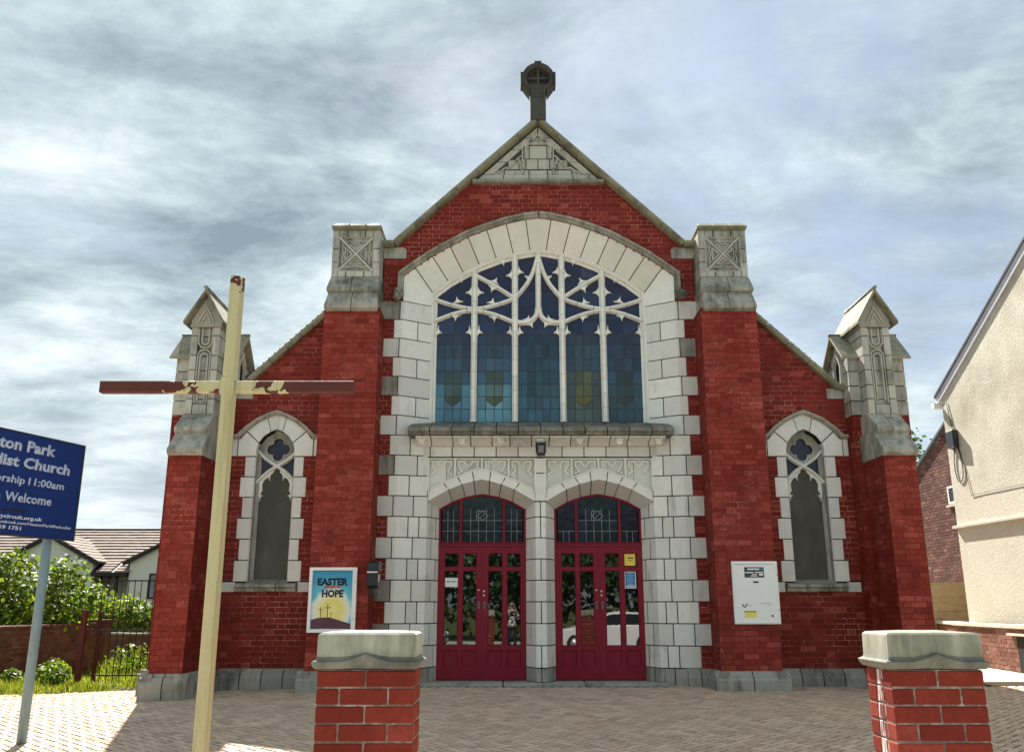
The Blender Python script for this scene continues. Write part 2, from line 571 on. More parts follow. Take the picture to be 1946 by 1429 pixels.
def mat_leaf(name, c0, c1, c2, trans=0.35):
    m = bpy.data.materials.new(name); m.use_nodes = True
    t = m.node_tree
    b = t.nodes['Principled BSDF']
    _, r, g, bb = tintn(t)
    c = ramp(t, r, [(0.0, c0), (0.5, c1), (1.0, c2)])
    L(t, c, b.inputs['Base Color']); b.inputs['Roughness'].default_value = 0.55; b.inputs['Specular IOR Level'].default_value = 0.3
    tr = N(t, 'ShaderNodeBsdfTranslucent'); L(t, mixc(t, 1.0, c, (1.25, 1.35, 0.6), 'MULTIPLY'), tr.inputs[0])
    mx = N(t, 'ShaderNodeMixShader', inp={0: trans})
    L(t, b.outputs[0], mx.inputs[1]); L(t, tr.outputs[0], mx.inputs[2])
    L(t, mx.outputs[0], t.nodes['Material Output'].inputs[0])
    return m


M['leaf'] = mat_leaf('bush_leaf', (0.028, 0.055, 0.010), (0.12, 0.18, 0.022), (0.34, 0.39, 0.05))
M['treeleaf'] = mat_leaf('tree_leaf', (0.022, 0.05, 0.014), (0.045, 0.095, 0.022), (0.08, 0.14, 0.03))
M['grass'] = mat_leaf('grass_blade', (0.08, 0.12, 0.015), (0.24, 0.28, 0.035), (0.50, 0.46, 0.12))
M['bark'] = simple('bark', (0.09, 0.07, 0.05), 0.9, 0.1, 12, 0.3, 0.5)
M['white'] = simple('white_metal', (0.86, 0.86, 0.85), 0.35, 0.5, 6, 0.03)
M['black'] = simple('black_plastic', (0.012, 0.012, 0.018), 0.35, 0.5, 10, 0.2)
M['paper'] = simple('white_paper', (0.82, 0.82, 0.80), 0.6, 0.3, 6, 0.02)
M['ink'] = simple('dark_ink', (0.012, 0.02, 0.035), 0.6, 0.3, 6, 0.1)
M['iron'] = simple('rusty_iron', (0.028, 0.016, 0.014), 0.7, 0.4, 14, 0.5)
M['redpost'] = simple('red_oxide_post', (0.10, 0.022, 0.016), 0.7, 0.3, 9, 0.4)

# ================================================================== THE SETTING
def gz(x, y):
    """height of the forecourt: falls gently to the road and to the left"""
    return 0.03 * max(min(y, 0.0), -10.5) - 0.022 * min(max(0.0, -2.5 - x), 9.0)


def gsheet(name, x0, x1, y0, y1, nx, ny, dz, mat, zf=None, kind='structure'):
    mb = MB()
    zf = zf or (lambda x, y: gz(x, y))
    xs = [x0 + (x1 - x0) * i / nx for i in range(nx + 1)]; ys = [y0 + (y1 - y0) * i / ny for i in range(ny + 1)]
    v = [(x, y, zf(x, y) + dz) for y in ys for x in xs]
    f = [(j * (nx + 1) + i, j * (nx + 1) + i + 1, (j + 1) * (nx + 1) + i + 1, (j + 1) * (nx + 1) + i) for j in range(ny) for i in range(nx)]
    mb.mesh(v, f)
    return mb.build(name, mat, None, kind)


gsheet('ground', -700, 700, -700, 900, 70, 80, -0.56, M['earth'], lambda x, y: 0.0)
gsheet('side_garden', -40, -6.15, -10.55, 60, 40, 60, -0.045, M['earth'])
gsheet('yard', 6.1, 40, -0.5, 60, 20, 30, -0.042, M['concrete'])
fore = gsheet('forecourt', -13.0, 13.0, -10.55, 0.9, 52, 24, -0.0045, M['bedding'])


def herringbone():
    big = []
    s = 0.104
    ca = math.cos(R(-45)); sa = math.sin(R(-45))
    n = 110
    for a in range(-n, n):
        for b in range(-n, n):
            ox, oy = a + 2 * b, a - 2 * b
            for (x0, y0, w, h) in ((ox, oy, 2, 1), (ox, oy + 1, 1, 2)):
                cx, cy = (x0 + w / 2) * s, (y0 + h / 2) * s
                X = cx * ca - cy * sa - 0.3; Y = cx * sa + cy * ca - 4.9
                if not (-12.8 < X < 12.6 and -10.4 < Y < 0.78): continue
                if X < -6.0 and Y > -0.25 - 0.10 * math.sin(X * 3) and X < -6.3: 
                    if Y > 0.15 + 0.2 * math.sin(X * 1.7): continue
                if X > 6.0 and Y > 0.02: continue
                if -6.0 < X < 6.0 and Y > 0.3: continue
                if abs(X) < 1.95 and Y > -0.12: continue
                big.append((X, Y, w, h))
    return big


def paver_geo(mb, X, Y, w, h, s=0.104):
    ca = math.cos(R(-45)); sa = math.sin(R(-45))
    g = 0.080
    hx, hy = (w / 2 - g) * s, (h / 2 - g) * s
    dz = rnd.uniform(-0.002, 0.0025); tx = rnd.uniform(-0.012, 0.012); ty = rnd.uniform(-0.012, 0.012)
    top = []; bot = []
    c = 0.004
    for sx, sy in ((-1, -1), (1, -1), (1, 1), (-1, 1)):
        for lst, k, z in ((top, c, 0.0), (bot, 0, -0.012)):
            a, b = sx * (hx - k), sy * (hy - k)
            x, y = X + a * ca - b * sa, Y + a * sa + b * ca
            lst.append((x, y, gz(x, y) + z + dz + a * tx + b * ty + 0.002))
    v = top + bot
    mb.mesh(v, [(0, 1, 2, 3), (1, 0, 4, 5), (2, 1, 5, 6), (3, 2, 6, 7), (0, 3, 7, 4)], tnt(0.0, 1.0))


pv_ = herringbone()
pv_.sort(key=lambda q: math.hypot(q[0] - CX, q[1] + CD) + (100 if (q[1] < -6.2 or abs(q[0] - CX) > 0.60 * (q[1] + CD) * 1.03) else 0))
rest = MB()
for i, (X, Y, w, h) in enumerate(pv_):
    if i < 300:
        mb = MB(); paver_geo(mb, X, Y, w, h); mb.build('paver', M['paver'], fore)
    else:
        paver_geo(rest, X, Y, w, h)
rest.build('block_paving', M['paver'], fore, 'stuff')
fore['_w'] = [0, 0, 0]

# street behind the camera (seen only as reflections in the doors)
gsheet('pavement', -60, 60, -15.6, -10.55, 30, 2, 0.0, M['slab'], lambda x, y: -0.33 - 0.022 * min(max(0.0, -2.5 - x), 9.0) * max(0, (y + 15.6) / 5.05))
kb = MB(); kb.box(-60, 60, -15.75, -15.6, -0.50, -0.325); kb.build('kerb', M['slab'], None, 'structure')
gsheet('road', -120, 120, -23.5, -15.75, 4, 2, 0.0, M['asphalt'], lambda x, y: -0.46)
gsheet('far_pavement', -120, 120, -26, -23.5, 4, 2, 0.0, M['slab'], lambda x, y: -0.36)


# ================================================================== THE CHURCH
church = thing('church', 'red brick church with cream terracotta dressings, gabled front and twin crimson doors', 'church', (0, 0, 0))
BR = []          # every brick of the church: (verts, faces, tint, size on view)


def brick_rec(store, orient, a, u0, u1, z0, z1, sx=1, wob=0.0015, tone=None):
    g = 0.0045
    u0 += g; u1 -= g; z0 += g; z1 -= g
    if u1 - u0 < 0.02 or z1 - z0 < 0.015: return
    d = a + (rnd.uniform(-wob, wob) if wob else 0)
    if orient == 'f':
        v = [(u0, d, z0), (u1, d, z0), (u1, d + 0.03, z0), (u0, d + 0.03, z0), (u0, d, z1), (u1, d, z1), (u1, d + 0.03, z1), (u0, d + 0.03, z1)]
        f = [(0, 1, 5, 4), (1, 2, 6, 5), (3, 0, 4, 7), (4, 5, 6, 7), (3, 2, 1, 0)]
        c = Vector(((u0 + u1) / 2, d, (z0 + z1) / 2)); w = 1.0
    elif orient == 'r':
        v = [(d, u0, z0), (d, u1, z0), (d - 0.03, u1, z0), (d - 0.03, u0, z0), (d, u0, z1), (d, u1, z1), (d - 0.03, u1, z1), (d - 0.03, u0, z1)]
        f = [(0, 1, 5, 4), (1, 2, 6, 5), (3, 0, 4, 7), (4, 5, 6, 7), (3, 2, 1, 0)]
        c = Vector((d, (u0 + u1) / 2, (z0 + z1) / 2)); w = 0.3
    else:
        v = [(d, u1, z0), (d, u0, z0), (d + 0.03, u0, z0), (d + 0.03, u1, z0), (d, u1, z1), (d, u0, z1), (d + 0.03, u0, z1), (d + 0.03, u1, z1)]
        f = [(0, 1, 5, 4), (1, 2, 6, 5), (3, 0, 4, 7), (4, 5, 6, 7), (3, 2, 1, 0)]
        c = Vector((d, (u0 + u1) / 2, (z0 + z1) / 2)); w = 0.3
    if sx < 0:
        v = [(-p[0], p[1], p[2]) for p in v]; f = [q[::-1] for q in f]; c.x = -c.x
    dist = (c - camo.location).length
    store.append((v, f, tone or tnt(), (u1 - u0) * (z1 - z0) * w / dist ** 2))


GA = 0.0857
SL, HD = 0.2386, 0.1215


def courses(store, orient, a, z0, z1, ivals, phase=0.0, sx=1, base=0.264, tr=(0.0, 0.62), **kw):
    """Flemish-bond rows between z0 and z1; ivals(z) gives the [u0,u1] stretches free for brick"""
    k0 = math.floor((z0 - base) / GA + 1e-6); k1 = math.ceil((z1 - base) / GA - 1e-6)
    per = SL + HD
    for k in range(k0, k1):
        za, zb = max(z0, base + k * GA), min(z1, base + (k + 1) * GA)
        if zb - za < 0.02: continue
        for (u0, u1) in ivals((za + zb) / 2):
            if u1 - u0 < 0.02: continue
            off = phase + (per / 2 if k % 2 else 0.0)
            i = math.floor((u0 - off) / per) - 1
            x = off + i * per
            cuts = []
            while x < u1:
                for w in (SL, HD):
                    a0, a1 = max(x, u0), min(x + w, u1)
                    if a1 > a0 + 1e-6: cuts.append([a0, a1])
                    x += w
            if len(cuts) > 1 and cuts[0][1] - cuts[0][0] < 0.045: cuts[1][0] = cuts[0][0]; cuts.pop(0)
            if len(cuts) > 1 and cuts[-1][1] - cuts[-1][0] < 0.045: cuts[-2][1] = cuts[-1][1]; cuts.pop()
            for c0, c1 in cuts:
                brick_rec(store, orient, a, c0, c1, za, zb, sx, tone=tnt(*tr), **kw)


HOOD = [(6.44, 2.43), (6.9, 2.43), (7.10, 2.17), (7.31, 1.87), (7.50, 1.555), (7.685, 1.24), (7.82, 0.91), (7.945, 0.57), (8.035, 0.24), (8.07, 0.0)]
WX = 4.48


def small_hole(z):
    """half width of the hole round an aisle window at height z"""
    if z < 1.444 or z > 4.42: return None
    if z < 1.607: return 9
    if z < 3.665: return 0.55 if int((z - 1.607) / 0.343) % 2 == 0 else 0.49
    if z < 3.975: return 9
    return interp([(3.975, 0.60), (4.13, 0.47), (4.27, 0.29), (4.38, 0.10), (4.42, 0.0)], z)


def front_ivals(z, with_hole=True):
    """free stretches of the +X half of the front wall"""
    out = []
    # aisle
    xm = 5.24 if z < 4.87 else 5.02 - (z - 5.064) * 1.0415
    if xm > 3.66:
        h = small_hole(z)
        if h is None: out.append((3.63, xm))
        elif h < 5:
            out.append((3.63, WX - h)); out.append((WX + h, xm))
    # nave
    if z < 6.44:
        k = int(math.floor((z - 0.264) / 0.343))
        if k % 2 == 0: out.append((2.55, 2.78))
    elif z < 8.07:
        e = 2.76 if z < 7.42 else 2.52 - (z - 7.53) * 1.03
        h = interp(HOOD, z)
        if e > h: out.append((h, e))
    elif z < 8.70:
        e = 2.52 - (z - 7.53) * 1.03
        out.append((0, e))
    return out


for sx in (1, -1):
    courses(BR, 'f', 0.0, 0.264, 8.70, front_ivals, 0.0 if sx > 0 else 0.11, sx)
    # tall buttress
    courses(BR, 'f', -0.57, 0.264, 6.06, lambda z: [(2.72, 3.66)], 2.72, sx, tr=(0.42, 1.0))
    courses(BR, 'l', 2.72, 0.264, 6.06, lambda z: [(-0.57, 0.0)], -0.57, sx)
    courses(BR, 'r', 3.66, 0.264, 6.06, lambda z: [(-0.57, 0.0)], -0.57, sx)
    # corner turret base and its buttress
    courses(BR, 'f', -0.3, 0.264, 4.31, lambda z: [(5.22, 6.17)], 5.22, sx)
    courses(BR, 'l', 5.22, 0.264, 4.31, lambda z: [(-0.3, 0.0)], -0.3, sx)
    courses(BR, 'r', 6.17, 0.264, 4.31, lambda z: [(-0.3, 0.62)], -0.3, sx)
    courses(BR, 'f', -1.1, 0.264, 3.52, lambda z: [(5.325, 5.825)], 5.325, sx, tr=(0.42, 1.0))
    courses(BR, 'l', 5.325, 0.264, 3.60, lambda z: [(-1.1, -0.3)], -1.1, sx)
    courses(BR, 'r', 5.825, 0.264, 3.60, lambda z: [(-1.1, -0.3)], -1.1, sx)
    # side wall of the aisle going back
    courses(BR, 'r', 5.80, 0.264, 4.55, lambda z: [(0.62, 14.0)], 0.62, sx, base=0.264)

BR.sort(key=lambda q: -q[3])
rest = MB()
for i, (v, f, t, s_) in enumerate(BR):
    if i < 300:
        mb = MB(); mb.mesh(v, f, t); mb.build('brick', M['brick'], church)
    else:
        rest.mesh(v, f, t)
rest.build('brickwork', M['brick'], church, 'stuff')

# mortar body behind the bricks
core = MB(); core2 = MB()
G = 0.003
k = 0
z = 0.0
while z < 8.70:
    z2 = z + GA
    for sx in (1, -1):
        for (a, b) in front_ivals(z + GA / 2) if z > 0.2 else [(2.5, 2.8), (3.6, 5.3)]:
            x0, x1 = (a, b) if sx > 0 else (-b, -a)
            core.box(x0, x1, G, 0.34, z, z2, skip='')
    z = z2
for sx in (1, -1):
    def bxs(x0, x1, y0, y1, z0, z1):
        mb = MB(); mb.box(x0 * sx, x1 * sx, y0, y1, z0, z1); mb.build('mortar_core', M['mortar2'], church)
    bxs(2.72 + G, 3.66 - G, -0.57 + G, 0.34, 0, 6.12)
    bxs(2.80, 3.60, -0.30, 0.34, 6.12, 7.6)
    bxs(5.22 + G, 6.17 - G, -0.3 + G, 0.62, 0, 4.4)
    bxs(5.325 + G, 5.825 - G, -1.1 + G, -0.2, 0, 3.6)
    bxs(5.4, 5.80 - G, 0.34, 14, 0, 4.8)
core.build('mortar_wall', M['mortar'], church, 'stuff')

# roofs and the body of the church behind the front
rf = MB()
for sx in (1, -1):
    rf.xz([(0, 9.62), (sx * 2.72, 7.05), (sx * 2.72, 6.85), (0, 9.42)], 0.36, 16)
    rf.xz([(sx * 2.7, 6.95), (sx * 5.95, 4.62), (sx * 5.95, 4.48), (sx * 2.7, 6.80)], 0.36, 14)
    rf.box(sx * 2.6, sx * 2.7, 0.36, 14, 5.0, 7.0)
rf.box(-2.65, 2.65, 15.8, 16, 0, 7)
M['slate'] = simple('roof_slate', (0.07, 0.07, 0.08), 0.7, 0.3, 6, 0.3)
rf.build('roof', M['slate'], church)
bk = MB()
for z0, z1, w in ((0, 4.5, 5.4), (4.5, 6.9, 2.7)):
    bk.box(-w, w, 13.7, 14.0, z0, z1)
bk.build('back_wall', M['mortar'], church)
dk = MB()          # dark joints behind the stone facings
for sx in (1, -1):
    dk.plan([(sx * 2.80, 0.012), (sx * 2.40, 0.012), (sx * 1.93, 0.312), (sx * 1.93, 0.5), (sx * 2.80, 0.5)], 3.9, 6.5)
    dk.plan([(sx * 2.80, 0.012), (sx * 2.40, 0.012), (sx * 2.0, 0.112), (sx * 1.91, 0.112), (sx * 1.735, 0.462), (sx * 1.735, 0.6), (sx * 2.80, 0.6)], 0.0, 2.92)
    dk.plan([(sx * 2.80, 0.012), (sx * 2.40, 0.012), (sx * 2.0, 0.112), (sx * 1.88, 0.112), (sx * 1.88, 0.6), (sx * 2.80, 0.6)], 2.92, 3.9)
dk.plan([(-0.24, 0.46), (-0.08, 0.112), (0.08, 0.112), (0.24, 0.46)], 0, 2.92)
dk.box(-2.05, 2.05, 0.112, 0.5, 3.66, 4.2)
dk.build('joint_backing', M['joint'], church)


def st(name, mat, bld, tint=None, parent=None, bev=0.004):
    """one stone as one object; bld(mb, tint) fills it"""
    mb = MB(); bld(mb, tint or tnt(0, 1, None, rnd.random() ** 2))
    return mb.build(name, mat, parent or church, bevel=bev)


JG = 0.0078


def plan_path(path, s0, s1):
    return polyline_cut(path, s0, s1)


def jamb_stone(path, u0, u1, z0, z1, mat, sx, name, tint=None, depth=0.10):
    """facing stone following a bent plan path between path lengths u0 and u1 (metres)"""
    P = [Vector(p) for p in path]
    T = sum((b - a).length for a, b in zip(P, P[1:]))
    u0, u1 = max(0, u0), min(T, u1)
    if u1 - u0 < 0.02: return
    fr = polyline_cut(path, (u0 + JG) / T, (u1 - JG) / T)
    bk = [(x + 0.03 * (1 if x > 0 else -1), y + depth) for x, y in fr]
    poly = fr + bk[::-1]
    poly = [(x * sx, y) for x, y in poly]
    st(name, mat, lambda mb, t: mb.plan(poly, z0 + JG, z1 - JG, t), tint)


# ---- quoins and jambs (path runs from outside to inside on the +X side)
def stain(x):
    return (0.15 + 0.3 * rnd.random(), rnd.random(), x)


for sx in (1, -1):
    for k in range(-1, 18):
        z0, z1 = (0.264 + 0.343 * k, 0.264 + 0.343 * (k + 1)) if k >= 0 else (-0.12, 0.264)
        wide = k % 2 == 1 or k == -1
        xo = 2.80 if wide else 2.55
        upper = k >= 11
        if upper:
            path = [(xo, 0.0), (2.40, 0.0), (1.92, 0.30), (1.92, 0.40)]
            a = xo - 2.40; b = a + 0.566
            cuts = [0, 0.35, b + 0.1] if wide else [0, a + 0.30, b + 0.1]
        elif z0 < 2.9:
            path = [(xo, 0.0), (2.40, 0.0), (2.0, 0.10), (1.905, 0.10), (1.725, 0.45), (1.725, 0.52)]
            a = xo - 2.40; b = a + 0.412; c = b + 0.095; d = c + 0.394
            cuts = [0, 0.34, a + 0.28, c + 0.16, d + 0.07] if wide else [0, a + 0.2, b - 0.03, c + 0.30, d + 0.07]
        else:
            path = [(xo, 0.0), (2.40, 0.0), (2.0, 0.10), (1.905, 0.10), (1.905, 0.16)]
            a = xo - 2.40; b = a + 0.412
            cuts = [0, 0.34, a + 0.33, b + 0.2] if wide else [0, a + 0.2, b + 0.2]
            if k == 8: pass
        for i in range(len(cuts) - 1):
            zc1 = z1
            outer_wide = wide and i == 0 and k >= 0
            soot = (rnd.random() * 0.5 + 0.5) if outer_wide and k > 6 else (0.75 * rnd.random() if outer_wide else 0.8 * rnd.random() ** 2)
            tn = (rnd.uniform(0.0, 0.3) if outer_wide else rnd.uniform(0.3, 1.0) if rnd.random() < 0.85 else rnd.uniform(0.05, 0.4), rnd.random(), soot)
            mt = M['faience']
            if k == -1: mt = M['plinth']; tn = (0.9, 0.5, 0.3)
            if outer_wide and ((sx < 0 and k in (13, 17)) or (sx > 0 and k in (15,)) or (sx < 0 and rnd.random() < 0.2)): mt = M['weather']
            jamb_stone(path, cuts[i], cuts[i + 1], z0, zc1, mt, sx, 'quoin_stone' if i == 0 else 'jamb_stone', tn)

# ---- great arch
JE = [(-2.201, 7.061), (-1.902, 7.278), (-1.586, 7.465), (-1.268, 7.647), (-0.933, 7.785), (-0.582, 7.907), (-0.229, 7.990)]
JI = [(-1.920, 6.711), (-1.641, 6.930), (-1.370, 7.095), (-1.076, 7.249), (-0.769, 7.376), (-0.458, 7.471), (-0.150, 7.531)]
EE = JE + [(0.0, 8.02)] + [(-x, z) for x, z in JE[::-1]]
II = JI + [(0.0, 7.553)] + [(-x, z) for x, z in JI[::-1]]


def vous(name, E, I, ye, yi, mat, tint=None, back=0.12, gap=JG):
    """E and I: matching lists along the stone (left to right)"""
    def f(mb, t):
        def sh(L_, s):
            a, b = Vector(L_[0]), Vector(L_[-1])
            d = (b - a).normalized() * gap
            L2 = [Vector(p) for p in L_]
            L2[0] = L2[0] + d; L2[-1] = L2[-1] - d
            return L2
        e = sh(E, 1); i = sh(I, 1)
        front = [(p.x, yi, p.y) for p in i] + [(p.x, ye, p.y) for p in e[::-1]]
        backp = [(p.x, yi + back, p.y) for p in i] + [(p.x, ye + back, p.y) for p in e[::-1]]
        mb.prism(front, backp, t)
    st(name, mat, f, tint)


full = list(range(len(EE)))
for i in range(6):
    for sx in (1, -1):
        E_ = [(-sx * x, z) for x, z in (EE[i], EE[i + 1])]; I_ = [(-sx * x, z) for x, z in (II[i], II[i + 1])]
        if sx > 0: E_, I_ = E_[::-1], I_[::-1]
        vous('voussoir', E_, I_, 0.0, 0.30, M['faience'], (rnd.uniform(0.2, 0.7), rnd.random(), 0.2 * rnd.random()))
vous('keystone', EE[6:9], II[6:9], 0.0, 0.30, M['faience'], (0.4, 0.4, 0.1))
for sx in (1, -1):
    def sp(mb, t):
        a = (sx * 2.40, 0.0, 6.445); b = (sx * 1.92, 0.30, 6.445); c = (sx * 1.92, 0.30, 6.70); d = (sx * 2.40, 0.0, 6.90); e = (sx * 2.206, 0.0, 7.055)
        off = Vector((sx * 0.05, 0.13, 0.0))
        for q in ((a, b, c, d), (d, c, e)):
            q = q if sx < 0 else q[::-1]
            mb.prism([Vector(p) for p in q], [Vector(p) + off for p in q], t)
    st('springer', M['faience'], sp, (0.9, 0.6, 0.1))
# dark backing of the arch + soffit frame
ab = MB()
for i in range(len(EE) - 1):
    q = [II[i], II[i + 1], EE[i + 1], EE[i]]
    ab.prism([(q[0][0], 0.315, q[0][1]), (q[1][0], 0.315, q[1][1]), (q[2][0], 0.015, q[2][1]), (q[3][0], 0.015, q[3][1])],
             [(p[0], 0.5, p[1]) for p in q])
    a, b = EE[i], EE[i + 1]
    ab.prism([(a[0], 0.03, a[1] - 0.02), (b[0], 0.03, b[1] - 0.02), (b[0], 0.03, b[1] + 0.09), (a[0], 0.03, a[1] + 0.09)],
             [(a[0], 0.5, a[1] - 0.02), (b[0], 0.5, b[1] - 0.02), (b[0], 0.5, b[1] + 0.09), (a[0], 0.5, a[1] + 0.09)])
ab.build('arch_backing', M['joint'], church)
# hood mould in stones
hp = [(-2.405, 6.63), (-2.405, 6.905)] + [(x, z + 0.005) for x, z in JE] + [(0, 8.025)] + [(-x, z + 0.005) for x, z in JE[::-1]] + [(2.405, 6.905), (2.405, 6.63)]
hprof = [(0.0, 0.02), (0.0, -0.045), (0.035, -0.075), (0.045, -0.115), (0.085, -0.12), (0.10, -0.075), (0.10, 0.02)]
NH = 22
for i in range(NH):
    seg = polyline_cut(hp, i / NH + 0.0006, (i + 1) / NH - 0.0006)
    st('hood_stone', M['weather'], lambda mb, t: mb.sweep(seg, hprof, tint=t), (rnd.random(), rnd.random(), rnd.uniform(0.3, 1)), bev=0)
for sx in (1, -1):
    def boss(mb, t):
        rr = random.Random(5 + sx)
        c = Vector((sx * 2.485, -0.11, 6.53))
        for j in range(26):
            d = Vector((rr.gauss(0, 1), rr.gauss(0, 1) - 0.4, rr.gauss(0, 1))).normalized()
            p = c + Vector((d.x * 0.085, d.y * 0.10, d.z * 0.105))
            mb.ball(p, (rr.uniform(0.022, 0.038),) * 3, t, 6, 5)
        mb.ball(c, (0.085, 0.09, 0.10), t)
    st('carved_boss', M['weather'], boss, (0.5, 0.2, 0.9) if sx < 0 else (0.0, 0.2, 1.0), bev=0)

# ---- string course stones beside the arch: kneelers and copings of the main gable
for sx in (1, -1):
    # kneeler under the coping
    st('kneeler', M['turret'], lambda mb, t: mb.xz([(sx * 2.78, 7.235), (sx * 2.37, 7.235), (sx * 2.37, 7.40), (sx * 2.42, 7.45), (sx * 2.78, 7.43)], -0.02, 0.3, t), (0.4, 0.3, 0.5))
    cop = [(2.80, 7.475), (2.58, 7.475), (0.0, 9.955)]
    prof = [(-0.025, -0.16), (-0.035, -0.13), (-0.035, 0.36), (0.05, 0.40), (0.080, 0.1), (0.045, -0.18), (0.0, -0.195)]
    T = 0.22 + math.hypot(2.58, 2.48)
    joints = [0, 0.22 / T] + [0.22 / T + (1 - 0.22 / T) * j / 7 for j in range(1, 8)]
    for a, b in zip(joints, joints[1:]):
        seg = polyline_cut(cop, a + 0.0012, b - 0.0012 if b < 1 else b)
        seg = [(x * sx, z) for x, z in seg]
        p2 = prof if sx < 0 else [(-o, d) for o, d in prof]
        # on the +X side the path runs up to the left: outside is to the right of travel
        st('coping_stone', M['coping'], lambda mb, t: mb.sweep(seg, [(-o, d) for o, d in prof] if sx > 0 else prof, tint=t), (rnd.random(), rnd.random(), rnd.random()), bev=0)
    # aisle coping
    cop = [(5.30, 4.83), (5.10, 4.86), (4.98, 4.98), (3.62, 6.29)]
    J = [0, 0.16, 0.37, 0.58, 0.79, 1.0]
    for a, b in zip(J, J[1:]):
        seg = [(x * sx, z) for x, z in polyline_cut(cop, a + 0.002, b - 0.002)]
        st('coping_stone', M['coping'], lambda mb, t: mb.sweep(seg, [((-1 if sx > 0 else 1) * o, d) for o, d in [(-0.04, -0.10), (-0.045, 0.35), (0.05, 0.40), (0.085, 0.1), (0.05, -0.12), (0.0, -0.13)]], tint=t), (rnd.random(), rnd.random(), rnd.random()), bev=0)
    st('kneeler', M['turret'], lambda mb, t: mb.xz([(sx * 5.24, 4.66), (sx * 4.93, 4.66), (sx * 4.93, 4.84), (sx * 5.02, 4.84), (sx * 5.24, 4.80)], -0.02, 0.3, t), (0.4, 0.3, 0.6))

# ---- carved gable triangle
tri = MB()
tri.xz([(-1.235, 8.70), (1.235, 8.70), (0.0, 9.90)], 0.018, 0.35, (0.6, 0.4, 0.6))
tri.build('gable_backing', M['finial'], church)
st('gable_string', M['weather'], lambda mb, t: mb.yz([(0.05, 8.685), (-0.10, 8.685), (-0.13, 8.71), (-0.13, 8.735), (-0.02, 8.77), (0.05, 8.77)], -1.20, 1.20, t), (0.3, 0.5, 0.9))


def gstone(poly, y=0.0, d=0.06, mat=None, g=JG):
    st('gable_stone', mat or M['turret'], lambda mb, t: mb.xz(inset(poly, g), y, y + d, t), (rnd.uniform(0.3, 0.9), rnd.random(), rnd.random() * 0.6))


def gline(z):      # half width of the gable panel at height z
    return (9.86 - z) * 1.03


# bottom row, then frame following the slopes, then recessed ashlar
zb = 8.775; zc = 8.88
xs = [-gline(zb) + 0.0, -0.63, -0.165, 0.175, 0.64, gline(zb)]
for a, b in zip(xs, xs[1:]):
    la = a if abs(a) < 0.9 else (a + 0.10 if a < 0 else a)
    p = [(a, zb), (b, zb), (b if b < 1 else gline(zc), zc), (a if a > -1 else -gline(zc), zc)]
    gstone(p, -0.03)
W = 0.125
for sx in (1, -1):
    zs = [8.88, 9.13, 9.38, 9.62, 9.86]
    for a, b in zip(zs, zs[1:]):
        if b < 9.8: p = [(sx * gline(a), a), (sx * gline(b), b), (sx * (gline(b) - W * 1.45), b), (sx * (gline(a) - W * 1.45), a)]
        else: p = [(sx * gline(a), a), (0.004 * sx, b), (0.004 * sx, b - W * 1.35), (sx * (gline(a) - W * 1.45), a)]
        gstone(p, -0.03)
cells = [(-0.90, -0.62, 8.88, 8.99), (-0.62, -0.27, 8.88, 8.99), (0.27, 0.62, 8.88, 8.99), (0.62, 0.90, 8.88, 8.99), (-0.27, -0.165, 8.88, 8.99), (0.175, 0.27, 8.88, 8.99), (-0.165, 0.175, 8.88, 8.99),
         (-0.22, 0.0, 9.0, 9.215), (0.0, 0.22, 9.0, 9.215), (-0.16, 0.17, 9.215, 9.49), (-0.55, -0.35, 9.0, 9.2), (0.35, 0.55, 9.0, 9.2), (-0.35, -0.22, 9.0, 9.215), (0.22, 0.35, 9.0, 9.215),
         (-0.27, -0.16, 9.215, 9.49), (0.17, 0.27, 9.215, 9.49), (-0.12, 0.12, 9.49, 9.66)]
for x0, x1, z0, z1 in cells:
    gstone([(x0, z0), (x1, z0), (x1, z1), (x0, z1)], 0.016, 0.04, M['turret'], 0.007)
thin = [(-0.016, 0.018), (-0.010, -0.032), (0.010, -0.032), (0.016, 0.018)]
gl = [[(-0.285, 8.89), (-0.285, 9.42)], [(0.285, 8.89), (0.285, 9.42)],
      [(-0.225, 9.22), (-0.215, 9.3), (-0.235, 9.42), (-0.15, 9.515), (0.16, 9.515), (0.245, 9.42), (0.225, 9.3), (0.235, 9.22)],
      [(-0.10, 9.60), (0.0, 9.70), (0.10, 9.60)], [(-0.72, 8.92), (-0.60, 9.02), (-0.52, 9.02), (-0.36, 9.22), (-0.30, 9.26)],
      [(0.72, 8.92), (0.60, 9.02), (0.52, 9.02), (0.36, 9.22), (0.30, 9.26)],
      [(-0.36, 9.2), (-0.33, 9.10), (-0.25, 9.08), (-0.29, 8.98)], [(0.36, 9.2), (0.33, 9.10), (0.25, 9.08), (0.29, 8.98)],
      [(-0.88, 8.895), (-0.05, 9.72)], [(0.88, 8.895), (0.05, 9.72)]]
for p in gl:
    st('panel_moulding', M['turret'], lambda mb, t: mb.sweep(smooth_path(p, 3) if len(p) > 4 else p, thin, tint=t), bev=0)

# ---- finial: stone drum with a wheel cross on a short shaft
fin = MB()
fin.plan([(-0.14, -0.22), (0.15, -0.22), (0.15, 0.06), (-0.14, 0.06)], 9.90, 10.35, (0.3, 0.5, 0.5))
fin.plan([(-0.135, -0.215), (0.145, -0.215), (0.145, 0.055), (-0.135, 0.055)], 10.355, 10.62, (0.1, 0.5, 0.8))
finp = fin.build('finial', M['finial'], church, bevel=0.01)


